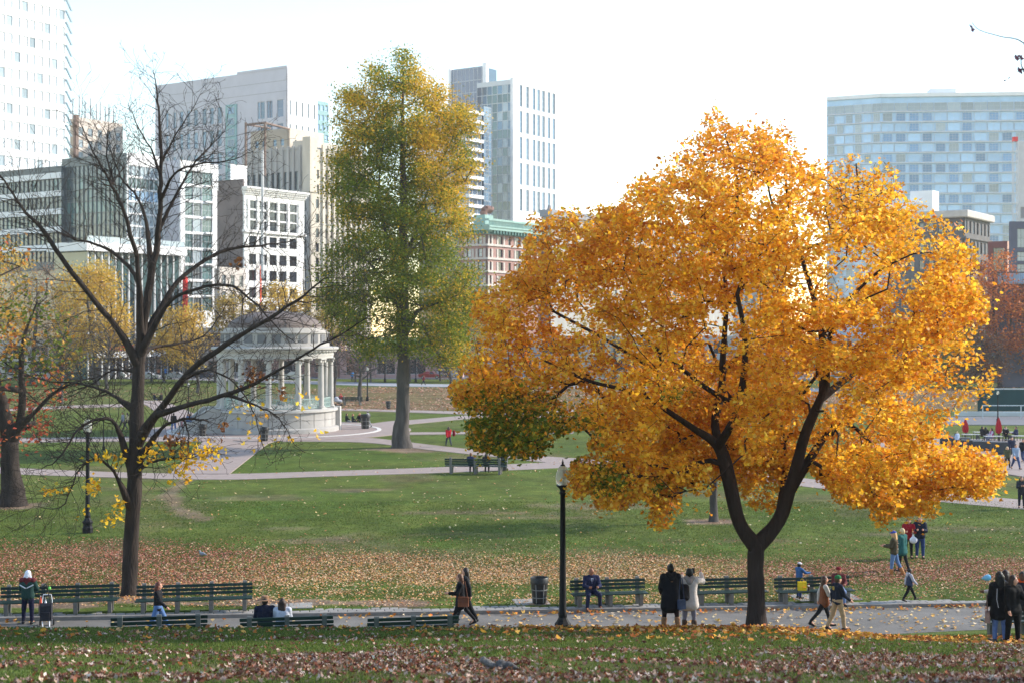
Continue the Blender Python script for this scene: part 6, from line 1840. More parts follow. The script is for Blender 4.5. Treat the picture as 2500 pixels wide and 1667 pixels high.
        if near:
            d2 = J['ad' + nm]; side = np.cross(d2, [0, 1.0, .3]); side /= np.linalg.norm(side) + 1e-9; nr = np.cross(side, d2)
            for fi in range(4):
                b0 = J['hd' + nm] + d2 * .016 * H + side * (fi - 1.5) * .0095 * H; Lf = (.026, .031, .029, .022)[fi] * H
                b1 = b0 + d2 * Lf * .6 + nr * .005 * H; b2 = b1 + d2 * Lf * .45 + nr * .016 * H
                fing.append(([b0, b1, b2], [.0062 * H, .0056 * H, .004 * H]))
            tb = J['hd' + nm] - side * s * .015 * H; fing.append(([tb, tb - side * s * .012 * H + d2 * .014 * H, tb - side * s * .010 * H + d2 * .032 * H + nr * .008 * H], [.0075 * H, .0062 * H, .0045 * H]))
    V, F = sdf_mesh(B, h, .018 * H)
    if fing:
        mb = MB()
        for pts, rr in fing: mb.path([Vector(v(*p)) for p in pts], rr, 5)
        fv = np.array(mb.v); 
        F4 = [f for f in mb.f if len(f) == 4]; F5 = [f for f in mb.f if len(f) == 5]
        Fl = [F, np.array(F4) + len(V), np.array(F5) + len(V)]; V = np.concatenate([V, fv])
    else: Fl = [F]
    root = link('person', np_mesh('body', V, Fl, None, [skin(sk)], smooth=True), None, root_loc, R(face))
    tag(root, label, 'person', group)
    def garment(name, prims, m, kk_=.03, hh=None):
        V, F = sdf_mesh(prims, hh or h, kk_)
        return link(name, np_mesh(name, V, F, None, [m], smooth=True), root)
    # ---- trousers and shoes
    T = [('c', hip + np.array([-.045 * H, 0, .02 * H]), hip + np.array([.045 * H, 0, .02 * H]), .068 * H * bulk ** .5, .068 * H * bulk ** .5)]
    sk_ = skinny
    for nm in 'LR':
        T += [('c', J['hip' + nm], J['knee' + nm], .062 * H, .044 * H * sk_), ('c', J['knee' + nm], J['ank' + nm] + np.array([0, 0, .012 * H]), .043 * H * sk_, .034 * H * sk_)]
    garment('trousers', T, fab(bottom), .02 * H)
    for nm in 'LR':
        S = [('c', J['heel' + nm], J['toe' + nm], .026 * H, .021 * H), ('c', J['ank' + nm], J['heel' + nm], .027 * H, .027 * H)]
        if boots: S.append(('c', J['ank' + nm], J['ank' + nm] + (J['knee' + nm] - J['ank' + nm]) * boots, .036 * H, .044 * H))
        garment('shoe', S, fab(shoe, .5), .015 * H)
    # ---- top
    b_ = bulk
    U = []
    for s in (-1, 1):
        U.append(('c', J['chest'] + np.array([s * .047 * H * wide, .004 * H, .02 * H]), J['waist'] + np.array([s * .038 * H, 0, -.03 * H]), .068 * H * b_, .062 * H * b_))
    U += [('c', J['neck'] - up * .012 * H, J['shL'], .036 * H, .038 * H * b_), ('c', J['neck'] - up * .012 * H, J['shR'], .036 * H, .038 * H * b_), ('c', J['chest'], J['neck'], .058 * H * b_, .036 * H)]
    hem = J['waist'] - up * .10 * H if pose in ('stand', 'walk') else J['waist'] - up * .07 * H
    U.append(('c', J['waist'] + np.array([-.03 * H, 0, 0]), hem + np.array([-.045 * H, 0, 0]), .062 * H * b_, .070 * H * b_)); U.append(('c', J['waist'] + np.array([.03 * H, 0, 0]), hem + np.array([.045 * H, 0, 0]), .062 * H * b_, .070 * H * b_))
    if coat:
        for s in (-1, 1):
            e_ = hem + np.array([s * .05 * H, 0, -coat * H]); U.append(('c', hem + np.array([s * .045 * H, 0, 0]), e_, .072 * H * b_, .082 * H * b_))
        U.append(('c', hem, hem + np.array([0, 0, -coat * H]), .075 * H * b_, .085 * H * b_))
    SL = []
    for nm in 'LR': SL += [('c', J['sh' + nm], J['el' + nm], .043 * H * b_, .036 * H * b_), ('c', J['el' + nm], J['wr' + nm], .035 * H * b_, .027 * H * b_)]
    if vest is None: garment('coat' if coat else 'jacket', U + SL, fab(top), .022 * H)
    else:
        garment('vest', U, fab(top), .022 * H); 
        for k in (0, 2): garment('sleeve', SL[k:k + 2], fab(vest), .02 * H)
    if hood:
        garment('hood', [('c', J['neck'] - fw * .045 * H + np.array([-.05 * H, 0, .01 * H]), J['neck'] - fw * .065 * H + np.array([0, 0, -.05 * H]), .036 * H, .045 * H), ('c', J['neck'] - fw * .045 * H + np.array([.05 * H, 0, .01 * H]), J['neck'] - fw * .065 * H + np.array([0, 0, -.05 * H]), .036 * H, .045 * H)], fab(hood), .02 * H)
    if scarf: garment('scarf', [('c', J['neck'] + np.array([-.03 * H, .01, .005 * H]), J['neck'] + np.array([.03 * H, .01, .005 * H]), .045 * H, .045 * H)], fab(scarf), .02 * H)
    # ---- hair and hats
    if hairst != 'none':
        Hr = [('e', rel(hd, 0, -.010 * H, .012 * H), (.052 * H, .058 * H, .062 * H)), ('e', rel(hd, 0, -.025 * H, -.01 * H), (.048 * H, .042 * H, .055 * H))]
        if hairst == 'bob': Hr += [('e', rel(hd, 0, -.022 * H, -.02 * H), (.060 * H, .048 * H, .062 * H))]
        if hairst in ('long', 'vlong'):
            e_ = -.11 if hairst == 'long' else -.2
            for s in (-1, 0, 1): Hr.append(('c', rel(hd, s * .03 * H, -.03 * H, -.01 * H), rel(hd, s * .038 * H, -.052 * H, e_ * H), .036 * H, .028 * H))
            for s in (-1, 1): Hr.append(('c', rel(hd, s * .045 * H, -.005 * H, .0), rel(hd, s * .052 * H, -.01 * H, e_ * .75 * H), .016 * H, .016 * H))
        if hairst == 'pony': Hr += [('c', rel(hd, 0, -.06 * H, .01 * H), rel(hd, 0, -.085 * H, -.10 * H), .026 * H, .014 * H)]
        if hairst == 'bun': Hr += [('e', rel(hd, 0, -.045 * H, .055 * H), (.028 * H, .028 * H, .028 * H))]
        o = garment('hair', Hr, hairm(hair), .012 * H, h * .8)
        if hairst in ('short', 'bob', 'long', 'vlong', 'pony', 'bun'):
            pass
    if hat == 'cap':
        garment('cap', [('e', rel(hd, 0, -.002 * H, .032 * H), (.056 * H, .062 * H, .042 * H)), ('c', rel(hd, -.025 * H, .05 * H, .024 * H), rel(hd, -.02 * H, .088 * H, .018 * H), .010 * H, .008 * H), ('c', rel(hd, .025 * H, .05 * H, .024 * H), rel(hd, .02 * H, .088 * H, .018 * H), .010 * H, .008 * H), ('c', rel(hd, 0, .05 * H, .024 * H), rel(hd, 0, .092 * H, .018 * H), .010 * H, .008 * H)], fab(hatc), .01 * H, h * .8)
    if hat == 'beanie': garment('beanie', [('e', rel(hd, 0, -.006 * H, .028 * H), (.056 * H, .062 * H, .052 * H))], fab(hatc), .01, h * .8)
    if hat == 'brim':
        mb = MB().lathe([(.115 * H, .018 * H), (.118 * H, .014 * H), (.06 * H, .022 * H), (.058 * H, .07 * H), (.045 * H, .082 * H), (.01 * H, .078 * H)], 20, c=v(*(hd)))
        mb.build('hat', fab(hatc), root, smooth=True)
    if hat == 'scarf': garment('headscarf', [('e', rel(hd, 0, -.006 * H, .012 * H), (.058 * H, .064 * H, .068 * H)), ('c', rel(hd, -.04 * H, -.02 * H, -.03 * H), rel(hd, -.055 * H, -.03 * H, -.10 * H), .03 * H, .035 * H), ('c', rel(hd, .04 * H, -.02 * H, -.03 * H), rel(hd, .055 * H, -.03 * H, -.10 * H), .03 * H, .035 * H), ('c', rel(hd, 0, -.045 * H, -.03 * H), rel(hd, 0, -.06 * H, -.13 * H), .035 * H, .02 * H)], fab(hatc), .02 * H, h * .8)
    # ---- face
    if near and facef:
        em = mat('eye_dark', (.015, .012, .012, 1), .3); lm_ = mat('lip', rgb(150, 80, 76), .5)
        for s in (-1, 1):
            e_ = rel(hd, s * .018 * H, .0505 * H, .004 * H); MB().lathe([(.001, -.004 * H), (.0075 * H, 0), (.001, .004 * H)], 8, c=v(*e_)).build('eye', em, root)
            e_ = rel(hd, s * .018 * H, .053 * H, .016 * H); MB().box(e_[0] - .010 * H, e_[0] + .010 * H, e_[1] - .003, e_[1] + .003, e_[2], e_[2] + .003 * H).build('eyebrow', hairm(hair), root)
        e_ = rel(hd, 0, .052 * H, -.036 * H); MB().box(e_[0] - .014 * H, e_[0] + .014 * H, e_[1] - .004, e_[1] + .006, e_[2] - .003 * H, e_[2] + .003 * H, bev=.002).build('mouth', lm_, root)
    if extra: extra(root, J, H, hd)
    root['_h'] = H
    return root, J

def on_path(px, Y): return PX(px, Y), Y
def ground_at(px, py): return GP(px, py)

# ---- near people, left to right
def shawl(root, J, H, hd):
    m = fab((96, 40, 44)); mw = fab((206, 206, 210)); u = J['neck']
    V, F = sdf_mesh([('c', J['shL'] + np.array([0, -.02, .02]), J['shR'] + np.array([0, -.02, .02]), .052 * H, .052 * H), ('c', u - np.array([.05, .06, .02]), u - np.array([0, .085, .17]), .05 * H, .02 * H), ('c', u - np.array([-.05, .06, .02]), u - np.array([0, .085, .17]), .05 * H, .02 * H)], .016, .03)
    link('yoke', np_mesh('yoke', V, F, None, [m], smooth=True), root)
    for s in (-1, 1): MB().cyl((s * .22 * H / 1.7, -.13, float(J['chest'][2]) + .01), (s * .02, -.165, float(J['chest'][2]) - .09), .018, .018, 6).build('chevron', mw, root)
YL = 45.0
x, y = PX(68, 44.6), 44.6
person('person in white headscarf and maroon green jacket standing by a shopping trolley', x, y, 1.66, 0, path_z(x) + .01, pose='stand', top=(38, 62, 58), bottom=(28, 28, 50), shoe=(40, 40, 44), hat='scarf', hatc=(222, 222, 230), hairst='none', arms=[(18, 14, 70, .25), (18, 16, 70, .2)], bulk=1.18, legs=[(3, 2), (-3, 3)], spread=6, extra=shawl)
x, y = PX(386, 43.2), 43.2
person('person with long reddish hair in black jacket and jeans walking right', x, y, 1.66, -90, path_z(x) + .01, pose='walk', top=(26, 26, 30), bottom=(84, 112, 158), hair=(94, 46, 34), hairst='long', arms=[(-10, 5, 12, 0), (24, 6, 26, 0)], facef=True)
# couple on the near bench
def sit_on(nb, dx, **kw):
    o, X, Y, z = nb
    return X + dx, Y + .1, z
x, y, z = sit_on(nb2, -.62); person('person in brown brimmed hat and navy jacket seated on the near bench', x, y, 1.76, math.degrees(KA), z, pose='sit', top=(30, 34, 52), bottom=(40, 42, 52), hat='brim', hatc=(140, 108, 84), hairst='short', hair=(60, 50, 44), bulk=1.15, wide=1.08, nod=8)
x, y, z = sit_on(nb2, -.14); person('person with dark hair and pale grey jacket seated beside the brimmed hat', x, y, 1.64, math.degrees(KA), z, pose='sit', top=(186, 190, 204), bottom=(50, 52, 60), hair=(54, 34, 28), hairst='long', bulk=1.1, look=-14)
# pair walking left
x, y = PX(1124, 45.4), 45.4
person('person in long black coat with brown shoulder bag walking left', x, y, 1.72, 90, path_z(x) + .01, pose='walk', top=(20, 21, 26), bottom=(24, 24, 28), shoe=(20, 20, 22), hair=(96, 62, 44), hairst='long', coat=.10, bulk=1.15, arms=[(20, 8, 70, .2), (-8, 10, 30, 0)], legs=[(20, 4), (-26, 14)], skinny=.85, facef=True)
def bag(label, X, Y, Z, rot, col, w=.34, hgt=.30, d=.13, strap=.35):
    t = empty('handbag', (X, Y, Z), rot, label, 'bag')
    MB().extr([(-d / 2, 0), (d / 2, 0), (d * .38, hgt), (-d * .38, hgt)], -w / 2, w / 2).build('body', fab(col, .6), t)
    MB().extr([(-d * .5, hgt * .45), (-d * .42, hgt * 1.02), (d * .42, hgt * 1.02), (d * .3, hgt * .97), (-d * .36, hgt * .96), (-d * .56, hgt * .45)], -w * .46, w * .46).build('flap', fab(tuple(int(c * .85) for c in col), .6), t)
    MB().path([Vector((-w * .4, 0, hgt)), Vector((-w * .15, .02, hgt + strap)), Vector((w * .15, .02, hgt + strap)), Vector((w * .4, 0, hgt))], .012, 5).build('strap', fab(tuple(int(c * .8) for c in col), .6), t)
    return t
bag('brown leather shoulder bag carried by the walker in black', x + .10, y - .24, path_z(x) + .68, R(-4), (120, 72, 52), strap=.5)
person('person in dark coat half hidden behind the walker with brown bag', x + .16, y + .55, 1.78, 90, path_z(x) + .01, pose='walk', top=(36, 38, 42), bottom=(28, 30, 34), hair=(36, 24, 20), hairst='long', coat=.06, bulk=1.1, legs=[(-18, 10), (22, 4)], facef=False)
# man in suit seated on the bench
def suit(root, J, H, hd):
    c = J['chest']; wm = fab((206, 206, 220))
    MB().add([(-.045, .135, c[2] + .12), (.045, .135, c[2] + .12), (.012, .168, c[2] - .05), (-.012, .168, c[2] - .05)], [(0, 3, 2, 1)]).build('shirt_front', wm, root)
    MB().add([(-.016, .148, c[2] + .10), (.016, .148, c[2] + .10), (.02, .176, c[2] - .03), (0, .18, c[2] - .06), (-.02, .176, c[2] - .03)], [(0, 4, 3, 2, 1)]).build('tie', fab((44, 44, 84)), root)
Xc, Yc_ = bC.location.x, bC.location.y
person('bald person in navy suit and tie seated on a green bench', Xc - .62, Yc_ - .16, 1.78, 180 + math.degrees(KA), bC.location.z, pose='sit', seat=.42, top=(34, 38, 66), bottom=(32, 36, 62), shoe=(86, 50, 34), sk=(150, 100, 76), hairst='none', hair=(30, 22, 20), arms=[(26, 12, 62, .5), (26, 12, 62, .5)], look=-55, facef=True, extra=suit, spread=14, wide=1.1, legs=[(84, 100), (84, 78)])
# two women photographing
x, y = PX(1637, 37.3), 37.3
def furhood(root, J, H, hd):
    n_ = J['neck']; V, F = sdf_mesh([('c', n_ + np.array([-.11, -.07, .03]), n_ + np.array([0, -.14, -.16]), .028, .03), ('c', n_ + np.array([.11, -.07, .03]), n_ + np.array([0, -.14, -.16]), .028, .03)], .014, .02)
    link('fur_trim', np_mesh('fur_trim', V, F, None, [fab((120, 92, 70))], smooth=True), root)
person('person in long black hooded coat and tan boots standing beside a white puffer coat', x, y, 1.76, 8, pose='stand', top=(19, 20, 26), bottom=(36, 24, 26), shoe=(126, 92, 66), hair=(18, 15, 16), hairst='bun', coat=.15, bulk=1.25, boots=.55, hood=(22, 22, 26), arms=[(10, 10, 40, .2), (10, 10, 40, .2)], legs=[(4, 2), (-5, 8)], spread=8, skinny=.85, extra=furhood)
bag('blue grey cross-body bag on the hip of the long black coat', x + .27, y - .16, G(x, y) + .62, R(20), (60, 72, 98), w=.2, hgt=.24, strap=.55)
x, y = PX(1683, 37.7), 37.7
person('person in cream puffer coat raising arms to take a photo', x, y, 1.70, -4, pose='stand', top=(206, 196, 192), bottom=(118, 116, 130), shoe=(78, 62, 52), hair=(16, 14, 15), hairst='bob', coat=.09, bulk=1.22, boots=.5, hood=(150, 142, 140), arms=[(60, 12, 80, .25), (75, 38, 62, .1)], skinny=.85, spread=4)
t = empty('backpack', (x - .17, y - .235, G(x, y) + .98), R(-4), 'black backpack hanging on the cream puffer coat', 'backpack')
V, F = sdf_mesh([('c', (-.05, 0, .0), (-.05, 0, .26), .10, .085), ('c', (.05, 0, .0), (.05, 0, .26), .10, .085), ('c', (0, -.07, .02), (0, -.07, .1), .07, .06)], .016, .04); link('body', np_mesh('body', V, F, None, [fab((30, 29, 34))], smooth=True), t)
MB().path([Vector((-.09, .05, .32)), Vector((-.11, .16, .40)), Vector((-.11, .2, .2))], .016, 5).build('strap', fab((24, 24, 28)), t)
t = link('phone', MB().box(-.04, .04, -.006, .006, -.075, .075, bev=.003).mesh('phone', M_bin), None, (x + .14, y + .30, G(x, y) + 1.58)); tag(t, 'black phone held up by the person in the cream coat', 'phone')
# child behind the bench, seated figure, walkers
Xe, Ye = bE.location.x, bE.location.y
person('child in blue jacket and white cap standing behind a bench', PX(1952, Ye + .7), Ye + .75, 1.28, -60, bE.location.z, pose='stand', top=(56, 92, 142), bottom=(44, 66, 110), sk=BROWN_, hat='cap', hatc=(214, 206, 210), hairst='short', hair=(20, 16, 15), arms=[(40, 10, 50, 0), (50, 10, 40, 0)])
person('person in dark red cap seated at the right bench end, half hidden', Xe + .82, Ye - .1, 1.66, 180, bE.location.z, pose='sit', seat=.42, top=(96, 44, 46), bottom=(110, 130, 170), hat='cap', hatc=(120, 34, 40), sk=TAN_, hairst='short', facef=True)
x, y = PX(2012, 46.3), 46.3
person('person with long brown hair in rust vest and black leggings walking right', x, y, 1.70, -88, path_z(x) + .01, pose='walk', top=(118, 70, 46), vest=(186, 178, 172), bottom=(26, 27, 32), shoe=(24, 24, 26), hair=(74, 48, 36), hairst='vlong', legs=[(18, 4), (-30, 10)], skinny=.82, bulk=1.12, coat=.03, facef=True)
def backprint(root, J, H, hd):
    c = J['chest']; ym = fab((196, 160, 70))
    for k, w_ in enumerate((.11, .12, .085)): MB().box(-w_ / 2, w_ / 2, -.162, -.150, c[2] + .09 - k * .042, c[2] + .115 - k * .042).build('back_print', ym, root)
x, y = PX(2045, 45.7), 45.7
person('person in backwards green cap, navy top and khaki trousers walking right', x, y, 1.78, -72, path_z(x) + .01, pose='walk', top=(24, 31, 48), bottom=(172, 142, 110), shoe=(34, 34, 38), hat='beanie', hatc=(38, 110, 62), hairst='short', hair=(80, 56, 40), legs=[(-14, 12), (16, 10)], arms=[(-14, 6, 18, 0), (22, 6, 30, 0)], extra=backprint, facef=True)
x = PX(2222, 50.3); y = kerb_line(x) + .42
person('child in navy vest and grey sleeves walking right along the kerb', x, y, 1.18, -82, path_z(x) + .125, pose='walk', top=(52, 62, 86), vest=(176, 174, 184), bottom=(24, 24, 28), sk=BROWN_, hair=(18, 15, 15), hairst='short', bulk=1.15, legs=[(28, 4), (-24, 8)], hood=(176, 174, 184), facef=True)
# family on the lawn at right
x, y = ground_at(2183, 1412)
def camo(root, J, H, hd):
    q = random.Random(3); c = J['chest']
    for k in range(7): MB().lathe([(.001, -.012), (.04, 0), (.001, .012)], 7, c=(q.uniform(-.12, .12), -.125 - .02 * q.random(), float(c[2]) + q.uniform(-.28, .1))).build('camouflage_patch', fab(((150, 120, 100), (196, 190, 180), (130, 60, 44))[k % 3]), root)
person('person in blue cap and camouflage jacket holding a camera, tan boots', x, y, 1.78, 62, pose='stand', top=(74, 66, 50), bottom=(96, 122, 162), shoe=(178, 116, 68), hat='cap', hatc=(52, 70, 158), hair=(196, 152, 104), hairst='long', boots=.3, bulk=1.15, arms=[(20, 10, 70, .3), (20, 10, 70, .3)], legs=[(8, 4), (-14, 14)], extra=camo, skinny=.9)
x, y = ground_at(2203, 1400)
person('blond person in blue green coat and black trousers next to the camouflage jacket', x, y, 1.76, 40, pose='stand', top=(40, 92, 90), bottom=(26, 26, 30), hair=(206, 178, 132), hairst='bob', bulk=1.1, coat=.08, legs=[(6, 4), (-10, 8)], skinny=.85)
x, y = ground_at(2218, 1362)
person('person in red jacket holding a white carrier bag', x, y, 1.76, 172, pose='stand', top=(150, 28, 40), bottom=(26, 26, 30), hair=(34, 22, 20), hairst='long', bulk=1.12, arms=[(20, 12, 80, .4), (20, 12, 80, .4)], nod=20, facef=True, skinny=.85)
t = empty('carrier_bag', (x + .12, y - .34, G(x, y) + .72), 0, 'white plastic carrier bag held by the person in red', 'bag')
V, F = sdf_mesh([('e', (0, 0, .12), (.17, .08, .15)), ('c', (0, 0, .2), (-.02, .02, .34), .07, .03)], .018, .05); link('body', np_mesh('body', V, F, None, [fab((214, 212, 222), .5)], smooth=True), t)
MB().path([Vector((-.02, .02, .33)), Vector((-.05, .03, .42)), Vector((.02, .03, .42)), Vector((.0, .02, .33))], .008, 5).build('handle', fab((214, 212, 222), .5), t)
x, y = ground_at(2246, 1362)
person('person in navy jacket and blue jeans looking down at hands', x, y, 1.84, 165, pose='stand', top=(28, 34, 52), bottom=(44, 62, 106), hair=(26, 20, 20), hairst='short', bulk=1.15, arms=[(24, 10, 80, .45), (24, 10, 80, .45)], nod=28, facef=True, hood=(30, 36, 54))
# cluster at the right edge
x, y = PX(2440, 34.9), 34.9
def piping(root, J, H, hd):
    for s in (-1, 1): MB().path([Vector((s * .15, -.135, float(J['chest'][2]) + .06)), Vector((s * .17, -.15, float(J['waist'][2]))), Vector((s * .13, -.16, float(J['waist'][2]) - .2))], .008, 5).build('piping', fab((190, 188, 196)), root)
person('person with long black hair in black coat and jeans seen from behind', x, y, 1.74, 14, pose='stand', top=(17, 17, 22), bottom=(92, 112, 160), shoe=(60, 58, 64), hair=(12, 11, 13), hairst='vlong', coat=.12, bulk=1.12, arms=[(8, 8, 20, 0), (20, 8, 70, .2)], extra=piping, skinny=.9)
bag('taupe handbag at the left hip of the long black hair', x - .30, y - .02, G(x, y) + .50, R(70), (150, 118, 108), w=.3, hgt=.26, strap=.42)
x, y = PX(2473, 34.7), 34.7
person('smiling person in black jacket and black trousers facing right', x, y, 1.66, 205, pose='stand', top=(18, 17, 19), bottom=(15, 15, 18), hair=(52, 34, 26), hairst='long', coat=.04, bulk=1.05, look=35, facef=True, arms=[(30, 8, 95, .3), (4, 10, 14, 0)], spread=6, skinny=1.0)
x, y = PX(2455, 37.6), 37.6
person('person with wavy dark hair and pale top behind the black coats', x, y, 1.80, 60, pose='stand', top=(178, 172, 182), bottom=(60, 60, 66), hair=(42, 28, 26), hairst='long', sk=BROWN_, arms=[(50, 14, 30, .2), (6, 8, 20, 0)], scarf=(60, 62, 74))
x2, y2 = PX(2411, 37.2), 37.2
t = empty('balloon', (x2, y2, PZ(1409, y2)), R(90), 'light blue balloon held out left of the black coats', 'balloon')
MB().lathe([(.012, -.15), (.03, -.13), (.075, -.05), (.085, .02), (.06, .075), (.01, .092)], 16).build('skin', mat('blue_balloon', rgb(120, 186, 226), .25, .03), t, smooth=True)
MB().lathe([(.004, -.165), (.018, -.16), (.008, -.145)], 8).build('knot', MATS['blue_balloon'], t)
for o in t.children: o.rotation_euler = (R(80), 0, 0)
t = empty('bottle', (PX(2417, 37.0), 37.0, PZ(1446, 37.0)), 0, 'bright green bottle below the light blue balloon', 'bottle')
MB().lathe([(.03, 0), (.032, .02), (.032, .15), (.014, .2), (.014, .24)], 12).build('body', mat('green_bottle', rgb(60, 190, 70), .25), t, smooth=True); MB().lathe([(.017, .24), (.017, .262)], 10).build('cap', M_whitepaint, t)
x, y = PX(2497, 38.2), 38.2
def sleeve_stripes(root, J, H, hd):
    for k in range(3):
        p = J['shL'] + (J['elL'] - J['shL']) * (.25 + .2 * k); d = (J['elL'] - J['shL']); d /= np.linalg.norm(d)
        MB().cyl(Vector(p), Vector(p + d * .03), .078, .077, 14).build('stripe', fab((200, 200, 206)), root)
person('person in dark top with orange collar and white sleeve stripes at right edge', x, y, 1.78, 150, pose='stand', top=(36, 40, 52), bottom=(40, 42, 50), sk=BROWN_, hair=(16, 14, 14), hairst='short', scarf=(206, 84, 44), extra=sleeve_stripes, facef=True, nod=20)

# ---------------------------------------------------------------- things with the near people
x, y = PX(113, 44.3), 44.3; z = path_z(x) + .01
t = empty('shopping_trolley', (x, y, z), R(8), 'black plaid shopping trolley with white metal frame', 'trolley')
M_plaid = mat('dark_plaid', (.022, .021, .028, 1), .85, .5, 14, .1); M_wm = mat('white_metal', (.75, .75, .78, 1), .4)
MB().extr([(-.13, .18), (.13, .18), (.15, .62), (-.10, .66)], -.17, .17).build('bag', M_plaid, t)
MB().extr([(-.15, .20), (-.13, .20), (-.12, .45), (-.17, .45)], -.13, .13).build('front_pocket', M_plaid, t)
MB().extr([(-.13, .64), (.16, .60), (.14, .70), (-.08, .73)], -.175, .175).build('lid', M_plaid, t)
MB().path([Vector((-.15, .15, .05)), Vector((-.15, .17, .75)), Vector((-.12, .17, .95)), Vector((.12, .17, .95)), Vector((.15, .17, .75)), Vector((.15, .15, .05))], .014, 6).build('frame', M_wm, t)
MB().path([Vector((-.10, -.12, .18)), Vector((-.06, -.24, .01)), Vector((.14, -.24, .01)), Vector((.12, -.12, .18))], .014, 6).build('stand', M_wm, t)
for s in (-1, 1):
    w_ = MB().cyl((s * .19, .14, .09), (s * .22, .14, .09), .09, .09, 14).build('wheel', mat('tyre_rubber', (.015, .015, .016, 1), .9), t)
t = empty('walking_stick', (x - .02, y + .12, z + .6), 0, 'black hooked walking stick leaning in the shopping trolley', 'stick')
MB().path([Vector((.14, 0, 0)), Vector((.0, 0, .62)), Vector((-.03, 0, .68)), Vector((-.08, 0, .66)), Vector((-.12, 0, .56))], .018, 6).build('shaft', M_bin, t); MB().lathe([(.02, 0), (.022, .03)], 8, c=(.14, 0, -.02)).build('ferrule', M_bin2, t)
def small_bottle(label, X, Y, Z, col, h_=.22, nm='bottle'):
    t = empty(nm, (X, Y, Z), 0, label, nm); MB().lathe([(.034, 0), (.036, .02), (.036, h_ * .6), (.014, h_ * .85), (.014, h_)], 12).build('body', mat('pack_%d_%d_%d' % col, rgb(*col), .4), t, smooth=True); MB().lathe([(.017, h_), (.017, h_ + .02)], 8).build('cap', M_whitepaint, t)
small_bottle('red and orange bottle stuck in the left side of the shopping trolley', x - .18, y + .02, z + .62, (206, 84, 60), .3)
small_bottle('pale bottle poking from the top of the shopping trolley', x - .02, y, z + .68, (214, 214, 220), .12)
tag(link('ball', (lambda q: np_mesh('ball', q[0], q[1], None, [mat('green_ball', rgb(120, 200, 90), .6)], smooth=True))(sdf_mesh([('e', (0, 0, 0), (.045, .045, .055))], .01)), None, (x + .07, y + .1, z + 1.16)), 'small bright green pouch on the walking stick', 'pouch')
t = empty('shopping_bag', (PX(1955, Ye) + .02, Ye - .12, bE.location.z + .437), R(6), 'bright yellow shopping bag standing on the bench', 'bag')
MB().extr([(-.07, 0), (.07, 0), (.05, .30), (-.05, .30)], -.15, .15).build('body', fab((232, 196, 40), .6), t)
MB().lathe([(.001, -.01), (.06, 0), (.001, .01)], 10, c=(.05, -.075, .12)).build('print', fab((226, 130, 40), .6), t)
MB().path([Vector((-.06, 0, .29)), Vector((-.03, 0, .40)), Vector((.03, 0, .40)), Vector((.06, 0, .29))], .008, 5).build('handle', fab((222, 186, 40), .6), t)
t = empty('drink_cup', (PX(1971, Ye) + .02, Ye - .12, bE.location.z + .437), 0, 'dark drink cup with straw beside the yellow bag', 'cup')
MB().lathe([(.032, 0), (.042, .15)], 14).build('cup', mat('dark_cup', (.05, .02, .015, 1), .3), t); MB().lathe([(.044, .15), (.04, .165)], 14).build('lid', M_whitepaint, t); MB().cyl((0, 0, .16), (.02, 0, .25), .005, .005, 6).build('straw', rs_, t)

# ---------------------------------------------------------------- far people
def fp(label, px, py, H, face, **kw):
    x, y = GP(px, py)
    return person(label, x, y, H, face, 0.045, near=False, **kw)
fp('person in red jacket with red backpack walking away on the brick path', 1095, 1090, 1.68, 20, pose='walk', top=(178, 30, 44), bottom=(58, 62, 76), hair=(70, 44, 36), hairst='long', bulk=1.2)
x, y = GP(1105, 1089); t = empty('backpack', (x + .12, y - .22, 1.0), 0, 'dark red backpack on the far walker in red', 'backpack'); V, F = sdf_mesh([('c', (0, 0, 0), (0, 0, .3), .13, .11)], .03); link('body', np_mesh('body', V, F, None, [fab((120, 24, 40))], smooth=True), t); MB().box(-.08, .08, -.15, -.1, .02, .16, bev=.02).build('pocket', fab((100, 20, 34)), t)
bx_, by_ = bF.location.x, bF.location.y
person('person in navy top seated on the lone lawn bench, seen from behind', bx_ - .35, by_ + .05, 1.78, -8, .05, near=False, pose='sit', seat=.5, top=(44, 50, 84), bottom=(40, 44, 60), hair=(120, 80, 50), bulk=1.15)
person('person in dark coat on the lone lawn bench, under green leaves', bx_ + .7, by_ + .05, 1.72, -8, .05, near=False, pose='sit', seat=.5, top=(60, 48, 50), bottom=(30, 30, 34), hair=(40, 28, 24), hairst='long', bulk=1.15)
fp('dark-clad person sitting on grass, leftmost of the group right of bandstand', 846, 1030, 1.7, -60, pose='ground', top=(40, 46, 46), bottom=(150, 150, 160), hair=(60, 44, 36), bulk=1.1)
fp('person with brown hair sitting on grass, middle of the group right of bandstand', 861, 1031, 1.7, -80, pose='ground', top=(34, 36, 44), bottom=(38, 38, 46), hair=(130, 92, 66), hairst='long', bulk=1.1)
fp('blond person in black top with red collar sitting on the grass', 878, 1029, 1.7, 150, pose='ground', top=(30, 28, 34), bottom=(28, 28, 34), hair=(176, 126, 92), bulk=1.1, scarf=(180, 50, 60))
fp('person in white top standing behind the litter bin on the grass', 898, 1043, 1.62, 60, pose='walk', top=(196, 200, 212), bottom=(150, 152, 160), hat='cap', hatc=(140, 144, 156), bulk=1.1)
fp('person in black jacket and jeans standing left of the bandstand stairs', 424, 1054, 1.8, 0, pose='stand', top=(34, 32, 36), bottom=(70, 100, 150), hair=(60, 40, 34), bulk=1.2, spread=8)
fp('child in pink top and dark trousers left of the bandstand stairs', 447, 1058, 1.35, 170, pose='stand', top=(170, 120, 124), bottom=(36, 34, 40), sk=TAN_, hair=(40, 30, 26))
fp('person in blue denim jacket and tan trousers by the bandstand stairs', 461, 1054, 1.76, 180, pose='stand', top=(84, 106, 140), bottom=(120, 96, 74), hair=(50, 36, 30), hairst='long')
